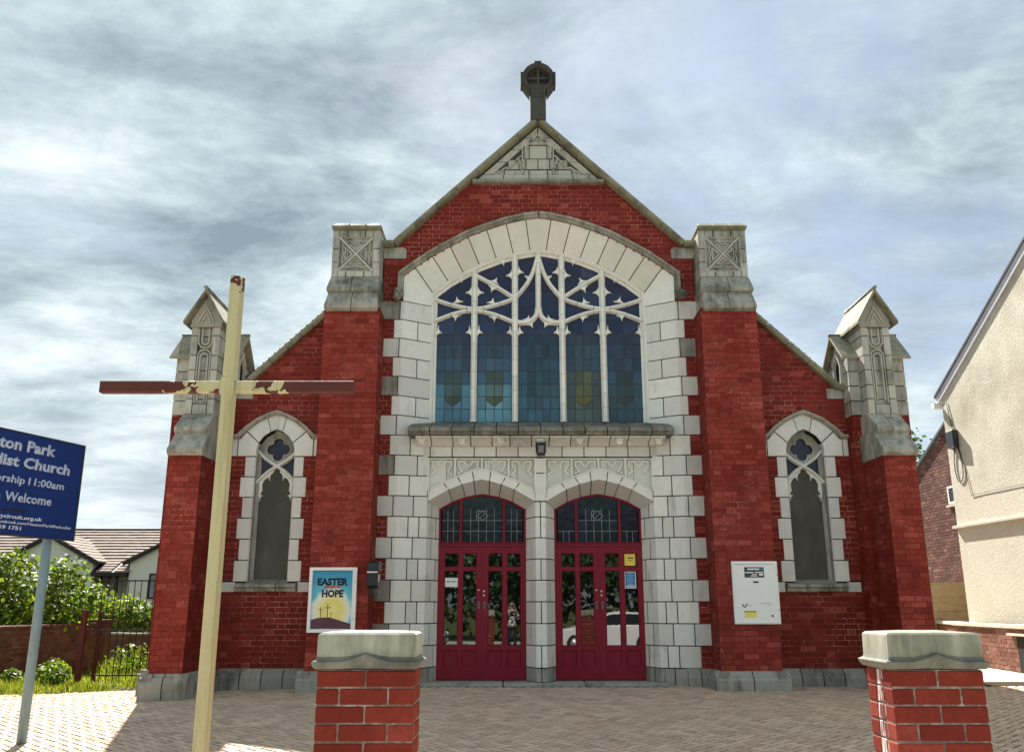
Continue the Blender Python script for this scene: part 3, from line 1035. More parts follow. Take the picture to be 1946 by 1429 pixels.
def drum(mb, t):
    c = (0.01, 0, 10.80)
    prof_in, prof_out = 0.205, 0.305
    n = 40
    rings = []
    for (r, y) in ((prof_in, -0.14), (prof_in + 0.02, -0.20), (prof_out - 0.02, -0.22), (prof_out, -0.18), (prof_out, 0.03), (prof_out - 0.02, 0.07), (prof_in + 0.02, 0.05), (prof_in, -0.01)):
        rings.append([(c[0] + r * math.cos(2 * math.pi * k / n), y, c[2] + r * math.sin(2 * math.pi * k / n)) for k in range(n)])
    v = [p for r in rings for p in r]; m = len(rings)
    mb.mesh(v, [(i * n + k, i * n + (k + 1) % n, ((i + 1) % m) * n + (k + 1) % n, ((i + 1) % m) * n + k) for i in range(m) for k in range(n)], t, True)
    mb.lathe([(0.215, 0.0), (0.215, 0.03)], (c[0], -0.06, c[2]), n, 'y', t)
    for a, b, x0, x1, z0, z1 in ((0, 0, -0.022, 0.022, -0.20, 0.20), (0, 0, -0.20, 0.20, -0.022, 0.022)):
        mb.box(c[0] + x0, c[0] + x1, -0.145 - (0.003 if x1 > 0.1 else 0), -0.02, c[2] + z0, c[2] + z1, t)
    mb.sweep([(c[0] + 0.175 * math.cos(a), c[2] + 0.175 * math.sin(a)) for a in [2 * math.pi * k / 32 for k in range(32)]], [(-0.012, -0.05), (-0.008, -0.13), (0.008, -0.13), (0.012, -0.05)], True, t)
    for ax, az in ((0, 1), (1, 0), (-1, 0)):
        if az: mb.box(c[0] - 0.065, c[0] + 0.065, -0.2, 0.05, c[2] + 0.27, c[2] + 0.335, t)
        else: mb.box(c[0] + ax * 0.28, c[0] + ax * 0.328, -0.2, 0.05, c[2] - 0.15, c[2] + 0.10, t)
    mb.xz([(c[0] - 0.15, c[2] - 0.13), (c[0] + 0.15, c[2] - 0.13), (c[0] + 0.145, c[2] - 0.43), (c[0] - 0.145, c[2] - 0.43)], -0.17, 0.03, t)
    for sx in (-1, 1):
        mb.xz([(c[0] + sx * 0.155, c[2] - 0.24), (c[0] + sx * 0.29, c[2] - 0.09), (c[0] + sx * 0.29, c[2] - 0.17), (c[0] + sx * 0.16, c[2] - 0.36)], -0.19, 0.04, t)


st('wheel_cross', M['finial'], drum, (0.2, 0.5, 0.9), finp, bev=0)

# ---- tall buttress caps
for sx in (1, -1):
    def prism_cap(x0, x1, prof_f, side, name, mat, tint, cuts):
        """weathering stone: profile in YZ, its inner side splayed as well"""
        pass
    def ring(x0, x1, y0, z, ex=0.0):
        return [(x0 - ex, y0 - ex, z), (x1 + ex, y0 - ex, z), (x1 + ex, 0.42, z), (x0 - ex, 0.42, z)]
    X0, X1 = 2.785, 3.615
    def frust(levels, name, mat, tint, xa, xb):
        def f(mb, t):
            for (e0, y0, z0), (e1, y1, z1) in zip(levels, levels[1:]):
                a = [(max(xa, X0 - e0), y0, z0), (min(xb, X1 + e0), y0, z0), (min(xb, X1 + e0), 0.4, z0), (max(xa, X0 - e0), 0.4, z0)]
                b = [(max(xa, X0 - e1), y1, z1), (min(xb, X1 + e1), y1, z1), (min(xb, X1 + e1), 0.4, z1), (max(xa, X0 - e1), 0.4, z1)]
                a = [(p[0] * sx, p[1], p[2]) for p in a]; b = [(p[0] * sx, p[1], p[2]) for p in b]
                if sx < 0: a, b = a[::-1], b[::-1]
                mb.prism(b, a, t)
        st(name, mat, f, tint, bev=0.003)
    low = [(0.02, -0.60, 6.05), (0.035, -0.66, 6.085), (0.035, -0.67, 6.14), (0.0, -0.52, 6.41)]
    up = [(0.01, -0.50, 6.40), (0.03, -0.56, 6.43), (0.03, -0.57, 6.475), (0.0, -0.41, 6.735)]
    frust(low, 'weathering_stone', M['weather'], (0.9, 0.4, 0.9), 2.7, 3.20 - 0.006)
    frust(low, 'weathering_stone', M['weather'], (0.6, 0.6, 0.7), 3.20 + 0.006, 3.8)
    frust(up, 'weathering_stone', M['weather'], (0.5, 0.4, 1.0), 2.7, 3.24 - 0.006)
    frust(up, 'weathering_stone', M['weather'], (0.8, 0.6, 0.8), 3.24 + 0.006, 3.8)
    dkb = MB(); dkb.box(sx * 2.80, sx * 3.60, -0.32, 0.38, 6.3, 7.60); dkb.build('pinnacle_core', M['joint'], church)
    zr = [6.735, 6.86 + 0.15, 7.26, 7.61]
    # corner blocks with a recessed carved panel between them
    for a, b in zip(zr, zr[1:]):
        for x0, x1 in ((2.785, 2.90), (3.51, 3.615)):
            st('pinnacle_stone', M['turret'], lambda mb, t: mb.box(sx * (x0 + 0.0), sx * (x1), -0.40, 0.40, a + JG, b - JG, t), (rnd.random(), rnd.random(), rnd.random()))
    for x0, x1 in ((2.90, 3.05), (3.05, 3.36), (3.36, 3.51)):
        st('pinnacle_stone', M['turret'], lambda mb, t: mb.box(sx * (x0 + JG), sx * (x1 - JG), -0.40, -0.3, 6.735 + JG, 6.845, t))
        st('pinnacle_stone', M['turret'], lambda mb, t: mb.box(sx * (x0 + JG), sx * (x1 - JG), -0.40, -0.3, 7.49, 7.61 - JG, t), (0.3, 0.3, 1.0))
    for x0, x1 in ((2.90, 3.08), (3.08, 3.34), (3.34, 3.51)):
        for z0, z1 in ((6.85, 7.0), (7.0, 7.26), (7.26, 7.485)):
            st('pinnacle_stone', M['turret'], lambda mb, t: mb.box(sx * (x0 + JG * .6), sx * (x1 - JG * .6), -0.348, -0.3, z0 + JG * .6, z1 - JG * .6, t), (rnd.random() * 0.6, 0.5, 0.9))
    c = (3.205, 7.167); hw, hh = 0.30, 0.315
    bar = [(-0.024, -0.345), (-0.015, -0.399), (0.015, -0.399), (0.024, -0.345)]
    for p in ([(c[0] - hw, c[1] - hh), (c[0] + hw, c[1] + hh)], [(c[0] - hw, c[1] + hh), (c[0] + hw, c[1] - hh)]):
        st('panel_moulding', M['turret'], lambda mb, t: mb.sweep([(x * sx, z) for x, z in p], bar if p[1][1] > p[0][1] else [(o, d + 0.002) for o, d in bar], tint=t), bev=0)
    fr = [(c[0] - hw, c[1] - hh), (c[0] + hw, c[1] - hh), (c[0] + hw, c[1] + hh), (c[0] - hw, c[1] + hh)]
    st('panel_moulding', M['turret'], lambda mb, t: mb.sweep([(x * sx, z) for x, z in fr], [(-0.012, -0.345), (-0.006, -0.388), (0.006, -0.388), (0.012, -0.345)], True, t), bev=0)
    for rot in range(4):
        a = rot * math.pi / 2
        def T(px_, pz_):
            return ((c[0] + px_ * math.cos(a) - pz_ * math.sin(a)) * sx, c[1] + px_ * math.sin(a) + pz_ * math.cos(a))
        for pth in ([(-0.2, 0.235), (-0.06, 0.235), (0.0, 0.185), (0.06, 0.235), (0.2, 0.235)], [(-0.16, 0.235), (-0.12, 0.185), (-0.05, 0.185), (0, 0.215), (0.05, 0.185), (0.12, 0.185), (0.16, 0.235)],
                    [(-0.165, 0.225), (0.0, 0.06), (0.165, 0.225)]):
            st('panel_moulding', M['turret'], lambda mb, t: mb.sweep([T(*q) for q in pth], [(-0.014, -0.345), (-0.008, -0.388), (0.008, -0.388), (0.014, -0.345)], tint=t), bev=0)
    # crenellated cap course
    cl = [(0.0, -0.41, 7.605), (0.02, -0.46, 7.63), (0.02, -0.465, 7.672)]
    frust(cl, 'cap_course', M['coping'], (0.2, 0.4, 1.0), 2.7, 3.9)
    for j, (x0, x1) in enumerate(((2.78, 3.03), (3.055, 3.32), (3.345, 3.63))):
        def cr(mb, t):
            a = [(x0, -0.46, 7.672), (x1, -0.46, 7.672), (x1, 0.42, 7.672), (x0, 0.42, 7.672)]
            b = [(x0 + (0.03 if j == 0 else 0), -0.36, 7.76), (x1 - (0.05 if j == 2 else 0), -0.36, 7.76), (x1 - (0.05 if j == 2 else 0), 0.34, 7.76), (x0 + (0.03 if j == 0 else 0), 0.34, 7.76)]
            a = [(p[0] * sx, p[1], p[2]) for p in a]; b = [(p[0] * sx, p[1], p[2]) for p in b]
            if sx < 0: a, b = a[::-1], b[::-1]
            mb.prism(b, a, t)
        st('cap_course', M['coping'], cr, (0.8, 0.4, 0.1))

# ---- corner turrets
for sx in (1, -1):
    def bx(x0, x1, y0, y1, z0, z1, name='turret_stone', mat=None, g=JG, tint=None, bev=0.004):
        st(name, mat or M['turret'], lambda mb, t: mb.box(sx * (x0 + g), sx * (x1 - g), y0 + (g if y0 > -0.25 else 0), y1 - g, z0 + g, z1 - g, t), tint, bev=bev)
    dkb = MB()
    dkb.box(sx * 5.235, sx * 6.155, -0.285, 0.60, 4.2, 5.33)
    dkb.box(sx * 5.39, sx * 5.85, -0.53, 0.4, 4.28, 5.80)
    dkb.build('turret_core', M['joint'], church)
    zs = [4.31, 4.56, 4.815, 5.067, 5.32]
    for a, b in zip(zs, zs[1:]):
        bx(5.21, 5.50, -0.31, 0.16, a, b); bx(5.21, 5.50, 0.16, 0.63, a, b)
        bx(5.95, 6.18, -0.31, 0.16, a, b); bx(5.95, 6.18, 0.16, 0.63, a, b)
        bx(5.50, 5.95, 0.4, 0.63, a, b)
    # projecting shaft with sunk panel
    zs = [4.27, 4.53, 4.765, 5.02, 5.27, 5.61, 5.765]
    for j, (a, b) in enumerate(zip(zs, zs[1:])):
        for x0, x1 in ((5.375, 5.50), (5.74, 5.865)):
            bx(x0, x1, -0.60, 0.2, a, b)
        if j == 0: bx(5.50, 5.74, -0.60, -0.4, 4.27, 4.44)
        bx(5.50, 5.74, -0.54, -0.4, max(a, 4.44), b, tint=(0.2, 0.4, 0.9))
    t1 = [(-0.012, -0.535), (-0.007, -0.592), (0.007, -0.592), (0.012, -0.535)]
    cc = 5.62
    arc = lambda cx, cz, r, a0, a1, n=10: [(cx + r * math.cos(R(a0 + (a1 - a0) * k / n)), cz + r * math.sin(R(a0 + (a1 - a0) * k / n))) for k in range(n + 1)]
    mould = [[(cc - 0.105, 4.46), (cc - 0.105, 5.27)] + arc(cc, 5.27, 0.105, 180, 0, 12)[1:] + [(cc + 0.105, 4.46)],
             [(cc - 0.065, 4.50), (cc - 0.065, 5.25)] + arc(cc, 5.25, 0.065, 180, 0, 10)[1:] + [(cc + 0.065, 4.50)],
             arc(cc, 5.52, 0.115, 180, 360, 12), [(cc - 0.115, 5.52), (cc - 0.115, 5.74)], [(cc + 0.115, 5.52), (cc + 0.115, 5.74)],
             [(cc - 0.06, 5.74), (cc - 0.06, 5.52)] + arc(cc, 5.52, 0.06, 180, 360, 8)[1:] + [(cc + 0.06, 5.74)],
             [(cc - 0.135, 5.83), (cc, 6.10), (cc + 0.135, 5.83)], [(cc - 0.08, 5.83), (cc, 5.98), (cc + 0.08, 5.83)]]
    for i, p in enumerate(mould):
        pr = t1 if i < 6 else [(o, d - 0.05) for o, d in t1]
        st('panel_moulding', M['turret'], lambda mb, t: mb.sweep([(x * sx, z) for x, z in p], pr, tint=t), (0.9, 0.4, 0.2), bev=0)
    # gable head
    st('gable_stone', M['turret'], lambda mb, t: mb.xz([((5.36) * sx, 5.795), (5.88 * sx, 5.795), (5.88 * sx, 5.88), (5.62 * sx, 6.33), (5.36 * sx, 5.88)], -0.60, 0.3, t), (0.3, 0.3, 0.5))
    st('string_course', M['weather'], lambda mb, t: mb.box(5.355 * sx, 5.885 * sx, -0.625, 0.2, 5.765, 5.795, t), bev=0.004)
    # roof slabs of the gable running back
    for s2 in (-1, 1):
        for y0, y1 in ((-0.77, -0.33), (-0.325, 0.10), (0.105, 0.56)):
            def sl(mb, t):
                e = 0.335; zt = 6.40; ze = 5.83
                p = [(0.0, zt), (s2 * e, ze), (s2 * e, ze - 0.055), (0.0, zt - 0.075)]
                mb.xz([((5.62 + a) * sx, b) for a, b in p], y0, y1, t)
            st('roof_slab', M['coping'], sl, (0.6, 0.3, 0.7), bev=0.004)
    st('ridge_roll', M['weather'], lambda mb, t: mb.tube([(5.62 * sx, -0.80, 6.405), (5.62 * sx, 0.57, 6.405)], 0.033, 8, t), (0.2, 0.5, 0.9), bev=0)
    # cross gable
    for s2 in (-1, 1):
        ye = -0.40 if s2 < 0 else 0.60; yr = 0.10
        def sl(mb, t):
            mb.yz([(yr, 5.83), (ye, 5.31), (ye, 5.265), (yr, 5.765)], 5.10 * sx, 6.27 * sx, t)
        st('roof_slab', M['coping'], sl, (1.0, 0.3, 0.5), bev=0.004)
    st('ridge_roll', M['weather'], lambda mb, t: mb.tube([(5.09 * sx, 0.10, 5.83), (6.28 * sx, 0.10, 5.83)], 0.028, 8, t), (0.1, 0.5, 1.0), bev=0)
    for xg in (5.215, 6.165):
        def gb(mb, t):
            mb.yz([(-0.31, 5.325), (0.51, 5.325), (0.10, 5.75)], xg * sx, (xg + (0.15 if xg < 5.5 else -0.15)) * sx, t)
        st('gable_stone', M['turret'], gb, (0.6, 0.3, 0.3))
        # dark plate on the face, painting the shade of a lancet recess, with rim
        xo = xg - 0.006 if xg < 5.5 else xg + 0.006
        lan = [(-0.05, 4.93), (0.21, 4.93), (0.24, 5.22), (0.17, 5.36), (0.08, 5.47), (-0.01, 5.36), (-0.08, 5.22)]
        st('lancet_shade_plate', M['joint'], lambda mb, t: mb.yz(lan, (xo - 0.002 * (1 if xg < 5.5 else -1)) * sx, (xo + (0.01 if xg < 5.5 else -0.01)) * sx, t), bev=0)
        st('lancet_rim', M['turret'], lambda mb, t: mb.sweep(lan, [(-0.03, 0.0), (-0.02, -0.05 if xg < 5.5 else 0.05), (0.015, -0.05 if xg < 5.5 else 0.05), (0.03, 0.0)] if sx > 0 else [(-0.03, 0.0), (-0.02, 0.05 if xg < 5.5 else -0.05), (0.015, 0.05 if xg < 5.5 else -0.05), (0.03, 0.0)], True, t, plane='yz', off=xg * sx), bev=0)
    # two weatherings down to the brick buttress
    for (yl, zl, yt, zt, xa, xb, cut) in ((-0.94, 3.99, -0.60, 4.275, 5.345, 5.865, True), (-1.19, 3.60, -0.86, 3.93, 5.30, 5.85, False)):
        for q0, q1 in (((xa, 5.60), (5.606, xb)) if cut else ((xa, xb),)):
            st('weathering_stone', M['weather'], lambda mb, t: mb.yz([(yl, zl), (yl, zl - 0.055), (yl + 0.05, zl - 0.10), (-0.2, zl - 0.10), (-0.2, zt), (yt, zt)], q0 * sx, q1 * sx, t), (0.95, 0.3, 0.7))

# ---- plinth
def plinth(x0, x1, yf, sx, n, h0=0.264):
    w = (x1 - x0) / n
    for i in range(n):
        a, b = x0 + i * w, x0 + (i + 1) * w
        g0 = JG if i else 0; g1 = JG if i < n - 1 else 0
        st('plinth_stone', M['plinth'], lambda mb, t: mb.yz([(yf, -0.25), (yf, 0.135), (yf + 0.025, 0.165), (yf + 0.03, 0.20), (yf + 0.085, 0.232), (yf + 0.10, h0 + 0.002), (yf + 0.2, h0 + 0.002), (yf + 0.2, -0.25)], sx * (a + g0), sx * (b - g1), t), bev=0.004)


def plinth_side(x, dirx, y0, y1, sx, n=1):
    w = (y1 - y0) / n; x += dirx * 0.003
    for i in range(n):
        a, b = y0 + i * w, y0 + (i + 1) * w
        st('plinth_stone', M['plinth'], lambda mb, t: mb.xz([(sx * (x + dirx * q), z) for q, z in ((0, -0.25), (0, 0.135), (-0.025, 0.165), (-0.03, 0.20), (-0.085, 0.232), (-0.10, 0.266), (-0.19, 0.266), (-0.19, -0.25))], a + JG, b - (JG if i < n - 1 else 0), t), bev=0.004)


for sx in (1, -1):
    plinth(2.62, 3.76, -0.67, sx, 2)
    plinth_side(2.62, -1, -0.66, -0.10, sx); plinth_side(3.76, 1, -0.66, -0.10, sx)
    plinth(3.76, 5.12, -0.10, sx, 4)
    plinth(2.32, 2.72, -0.09, sx, 2)
    plinth(5.12, 6.27, -0.40, sx, 2)
    plinth_side(5.12, -1, -0.39, -0.1, sx); plinth_side(6.27, 1, -0.39, 0.62, sx, 2)
    plinth(5.225, 5.925, -1.20, sx, 2)
    plinth_side(5.225, -1, -1.19, -0.40, sx, 2); plinth_side(5.925, 1, -1.19, -0.40, sx, 2)

# ================================================================== GREAT WINDOW
def part(name, mat, fill, parent, tint=None, bev=0, kind=None, label=None):
    mb = MB(); fill(mb, tint or tnt(0.3, 1, None, rnd.random() * 0.4))
    return mb.build(name, mat, parent, kind, label, bevel=bev)


win = MB()
# stone frame lining the opening (jambs, head following the arch, sill)
fr_in = [(-1.925, 4.30), (-1.925, 6.70)] + [(x, z - 0.0) for x, z in II[1:-1]] + [(1.925, 6.70), (1.925, 4.30)]
win.sweep(fr_in, [(0.0, 0.31), (-0.02, 0.31), (-0.05, 0.34), (-0.055, 0.385), (-0.095, 0.40), (-0.10, 0.48), (0.0, 0.5)], tint=(0.8, 0.5, 0.15))
window = win.build('window', M['faience'], church)
MX = [-1.157, -0.425, 0.425, 1.157]


def head(x):
    return interp([(a, b) for a, b in II], x) - 0.05


bprof = lambda w, yf, yb=0.46: [(-w, yb), (-w, yf + 0.055), (-w * 0.42, yf), (w * 0.42, yf), (w, yf + 0.055), (w, yb)]
for i, x in enumerate(MX):
    top = head(x)
    zz_ = 4.34
    zs = [4.34]
    while zs[-1] + 0.27 < top: zs.append(zs[-1] + rnd.choice((0.25, 0.28, 0.3)))
    zs[-1] = top
    for a, b in zip(zs, zs[1:]):
        part('mullion', M['faience'], lambda mb, t: mb.sweep([(x, a + 0.003), (x, b - 0.003)], bprof(0.056, 0.305 + 0.002 * (i % 2)), tint=t), window, (rnd.uniform(0.5, 1), rnd.random(), rnd.random() * 0.3))
    part('mullion_foot', M['faience'], lambda mb, t: mb.box(x - 0.055, x + 0.055, 0.29, 0.45, 4.325, 4.345, t), window)


def tbar(path, w=0.037, yf=0.315, k=5, parent=None, y1=0.46, nseg=2, name='tracery_bar'):
    p = smooth_path(path, k) if len(path) > 2 else path
    for j in range(nseg):
        seg = polyline_cut(p, j / nseg + (0.003 if j else 0), (j + 1) / nseg - (0.003 if j < nseg - 1 else 0))
        part(name, M['faience'], lambda mb, t: mb.sweep(seg, bprof(w, yf, y1), tint=t), parent or window, (rnd.uniform(0.6, 1), rnd.random(), rnd.random() * 0.3))


def cusp(c, d, h=0.10, w=0.085, parent=None, y0=0.36, y1=0.44, name='cusp'):
    """pointed cusp with hollow sides growing from c towards d"""
    D = Vector(d).normalized(); S = Vector((D.y, -D.x)); C = Vector(c)
    pts = [(-w, 0), (-w * 0.42, h * 0.22), (-w * 0.13, h * 0.55), (0, h), (w * 0.13, h * 0.55), (w * 0.42, h * 0.22), (w, 0)]
    poly = [tuple(C + S * a + D * b) for a, b in pts]
    part(name, M['faience'], lambda mb, t: mb.xz(poly, y0, y1, t), parent or window, (0.9, 0.5, 0.2))


for s in (1, -1):
    sm = lambda P: [(x * s, z) for x, z in P]
    yy = 0.318 if s > 0 else 0.3195
    tbar(sm([(1.87, 6.19), (1.50, 6.335), (1.157, 6.385), (0.80, 6.315), (0.425, 6.16)]), yf=yy, nseg=5)
    tbar(sm([(1.87, 6.60), (1.56, 6.495), (1.157, 6.425), (0.80, 6.49), (0.425, 6.62)]), yf=yy + 0.004, nseg=5)
    tbar(sm([(1.13, 7.06), (0.80, 6.87), (0.425, 6.62)]), yf=yy + 0.002, nseg=3)
    tbar(sm([(0.012, 7.42), (0.10, 7.12), (0.22, 6.88), (0.425, 6.62)]), yf=yy - 0.003, nseg=3)
    tbar(sm([(0.012, 6.44), (0.04, 6.30), (0.13, 6.205), (0.26, 6.16), (0.425, 6.175)]), yf=yy + 0.001, nseg=2, w=0.046)
    for c, d in (((1.50, 6.30), (0.05, -1)), ((0.80, 6.28), (-0.05, -1)), ((1.46, 6.54), (0.2, 1)), ((0.84, 6.52), (-0.2, 1)),
                 ((1.21, 6.74), (1, -0.1)), ((1.10, 6.74), (-1, -0.1)), ((0.48, 7.07), (1, -0.1)), ((0.37, 7.14), (-1, -0.2)),
                 ((1.42, 7.03), (-0.35, -1)), ((0.66, 7.36), (-0.35, -1)), ((0.80, 6.92), (-0.5, 1)), ((0.82, 6.84), (0.4, -1)),
                 ((0.155, 7.00), (1.0, 0.6)), ((0.15, 6.16), (-0.5, -1)), ((0.20, 6.19), (-0.1, 0.35)),
                 ((1.83, 5.99), (-1, -0.25)), ((1.215, 5.99), (1, -0.25)), ((1.10, 5.99), (-1, -0.25)), ((0.485, 5.99), (1, -0.25)), ((0.365, 5.99), (-1, -0.25))):
        cusp((c[0] * s, c[1]), (d[0] * s, d[1]), 0.115 if abs(c[1] - 5.99) > 0.01 else 0.10, 0.10 if abs(c[1] - 5.99) > 0.01 else 0.13)
tbar([(0, 7.50), (0, 6.42)], w=0.05, yf=0.312, nseg=5)

# leaded lights: one pane object per piece of glass
GY = 0.425
cames = MB()
LX = [(-1.825, -1.22), (-1.092, -0.49), (-0.36, 0.36), (0.49, 1.092), (1.22, 1.825)]
ROW = [4.345, 4.576, 4.804, 5.03, 5.267, 5.506, 5.762, 5.953]
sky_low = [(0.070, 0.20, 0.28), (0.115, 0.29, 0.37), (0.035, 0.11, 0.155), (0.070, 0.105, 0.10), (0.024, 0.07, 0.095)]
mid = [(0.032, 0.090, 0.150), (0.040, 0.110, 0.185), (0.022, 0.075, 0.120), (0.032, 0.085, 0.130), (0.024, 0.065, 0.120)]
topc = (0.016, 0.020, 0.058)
shield = [(0.040, 0.062, 0.030), (0.055, 0.080, 0.028), (0.012, 0.050, 0.055), (0.095, 0.105, 0.014), (0.020, 0.036, 0.030)]


def pane(poly, col, parent=window, y=GY, mat=None, jit=0.0016):
    a, b, c = (rnd.uniform(-jit, jit) for _ in range(3))
    cx = sum(p[0] for p in poly) / len(poly); cz = sum(p[1] for p in poly) / len(poly)
    ar = sum(poly[i][0] * poly[(i + 1) % len(poly)][1] - poly[(i + 1) % len(poly)][0] * poly[i][1] for i in range(len(poly)))
    if ar < 0: poly = poly[::-1]
    k = rnd.uniform(0.75, 1.25)
    mb = MB()
    fr = [(x, y + c + a * (x - cx) * 8 + b * (z - cz) * 8, z) for x, z in poly]
    mb.prism(fr, [(x, yy_ + 0.006, z) for x, yy_, z in fr], tuple(q * k for q in col))
    mb.build('pane', mat or M['stained'], parent)


def came(a, b, w=0.0060, mbx=None, y=GY):
    (mbx or cames).sweep([a, b], [(-w, y + 0.004), (-w * 0.6, y - 0.006), (w * 0.6, y - 0.006), (w, y + 0.004)])


for li, (x0, x1) in enumerate(LX):
    n = 4
    xs = [x0 + (x1 - x0) * k / n for k in range(n + 1)]
    if li == 2: xs = [x0, x0 + 0.16, -0.06, 0.06, x1 - 0.16, x1]
    for r in range(len(ROW) - 1):
        z0, z1 = ROW[r], ROW[r + 1]
        f = r / 6
        for k in range(len(xs) - 1):
            a, b = xs[k], xs[k + 1]
            inn = 0 < k < len(xs) - 2
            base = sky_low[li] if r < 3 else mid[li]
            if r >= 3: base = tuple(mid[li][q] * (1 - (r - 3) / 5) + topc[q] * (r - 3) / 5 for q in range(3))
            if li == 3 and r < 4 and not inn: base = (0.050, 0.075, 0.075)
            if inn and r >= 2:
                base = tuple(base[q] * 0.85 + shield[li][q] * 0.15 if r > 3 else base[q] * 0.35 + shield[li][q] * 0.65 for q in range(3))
            if inn and r == 1:
                # shield point cut across these quarries
                if li != 2:
                    mxx = (xs[1] + xs[3]) / 2
                    zt = z1; zp = z0 + 0.05
                    if k == 1: sh = [(a, zt), (b, zt), (b, zp), (a, zt - 0.06)]; rs = [(a, zt - 0.06), (b, zp), (b, z0), (a, z0)]
                    else: sh = [(a, zt), (b, zt), (b, zt - 0.06), (a, zp)]; rs = [(a, zp), (b, zt - 0.06), (b, z0), (a, z0)]
                    pane(sh, shield[li]); pane(rs, sky_low[li])
                    came(sh[2] if k == 1 else sh[3], sh[3] if k == 1 else sh[2])
                    continue
            pane([(a, z0), (b, z0), (b, z1), (a, z1)], base)
    for z in ROW[1:]: came((x0 - 0.02, z), (x1 + 0.02, z), 0.009 if abs(z - 5.267) < 0.01 else 0.0065)
    for x in xs[1:-1]: came((x, ROW[0] - 0.02), (x, 5.95))
    # small diamond of leads in the upper part
    for cx_ in ([(x0 + x1) / 2] if li != 2 else [-0.14, 0.14]):
        for a, b in (((cx_ - 0.055, 5.63), (cx_, 5.74)), ((cx_, 5.74), (cx_ + 0.055, 5.63)), ((cx_ + 0.055, 5.63), (cx_, 5.50)), ((cx_, 5.50), (cx_ - 0.055, 5.63)), ((cx_ - 0.055, 5.70), (cx_ + 0.055, 5.54)), ((cx_ - 0.055, 5.54), (cx_ + 0.055, 5.70))):
            came(a, b, 0.003)
    # heads
    m = (x0 + x1) / 2
    cols = [x0 - 0.03, m, x1 + 0.03]
    for a, b in zip(cols, cols[1:]):
        z = 5.953
        while True:
            za, zb = head(a) + 0.02, head(b) + 0.02
            z1 = z + 0.27
            if z1 >= min(za, zb):
                pane([(a, z), (b, z), (b, max(zb, z + 0.02)), (a, max(za, z + 0.02))], topc if li not in (1, 3) or z < 6.6 else (0.035, 0.03, 0.085)); break
            pane([(a, z), (b, z), (b, z1), (a, z1)], (0.020, 0.035, 0.085) if z < 6.6 else topc)
            came((a, z1), (b, z1), 0.003)
            z = z1
    came((m, 5.95), (m, min(head(m), 7.5)), 0.003)
cames.build('lead_came', M['lead'], window)
bk = MB(); bk.box(-1.93, 1.93, 0.50, 0.52, 4.25, 7.55); bk.build('window_backing', M['joint'], window)

# sloping sill and moulded cornice over the doors
nC = 12
for i in range(nC):
    a, b = -2.22 + 4.44 * i / nC, -2.22 + 4.44 * (i + 1) / nC
    dzc = rnd.uniform(-0.004, 0.004)
    st('cornice_stone', M['cornice'], lambda mb, t: mb.yz([(0.40, 4.335), (-0.35, 4.10 + dzc), (-0.355, 4.035), (-0.325, 4.025), (-0.31, 3.985), (0.40, 3.985)], a + JG, b - JG, t),
       (0.0 + 0.5 * rnd.random(), rnd.random(), rnd.uniform(0.85, 1.0)), bev=0.0015)
dkb = MB(); dkb.yz([(0.40, 4.30), (-0.28, 4.08), (-0.28, 4.0), (0.4, 4.0)], -2.19, 2.19); dkb.build('joint_backing', M['joint'], church)
BX = [-1.99, -1.325, -0.663, 0.0, 0.663, 1.325, 1.99]
cove = [(0.20, 3.98), (-0.24, 3.98), (-0.245, 3.955), (-0.20, 3.945), (-0.10, 3.93), (-0.02, 3.895), (0.03, 3.86), (0.06, 3.852), (0.20, 3.852)]
edges = [-2.10]
for x in BX: edges += [x - 0.15, x + 0.15]
edges[1] = -2.10
edges = [-2.10, -1.84] + [e for x in BX[1:-1] for e in (x - 0.15, x + 0.15)] + [1.84, 2.10]
for a, b in zip(edges, edges[1:]):
    st('cove_stone', M['faience'], lambda mb, t: mb.yz(cove, a + JG, b - JG, t), (rnd.uniform(0.2, 0.8), rnd.random(), rnd.uniform(0.4, 0.9)), bev=0.003)
for x in BX:
    def bs(mb, t):
        rr = random.Random(int(x * 100))
        mb.xz([(x - 0.055, 3.955), (x + 0.055, 3.955), (x + 0.045, 3.87), (x, 3.84), (x - 0.045, 3.87)], -0.16, 0.05, t)
        for j in range(9):
            mb.ball((x + rr.uniform(-0.04, 0.04), -0.165 + rr.uniform(-0.015, 0.01), 3.90 + rr.uniform(-0.04, 0.04)), 0.018, t, 6, 5)
        for dx in (-0.04, 0.04):
            mb.ball((x + dx, -0.16, 3.935), (0.028, 0.03, 0.016), t, 6, 5)
    st('corbel_boss', M['faience'], bs, (1.0, 0.5, 0.5), bev=0)
# ashlar band
n = 12
xs = [-2.0] + [-2.0 + 0.13 + 0.374 * k for k in range(0, 11)] + [2.0]
for a, b in zip(xs, xs[1:]):
    if b - a > 0.05: st('ashlar_block', M['faience'], lambda mb, t: mb.box(a + JG, b - JG, 0.098, 0.2, 3.672 + JG, 3.85, t), (rnd.uniform(0, 0.7), rnd.random(), rnd.random() * 0.5))

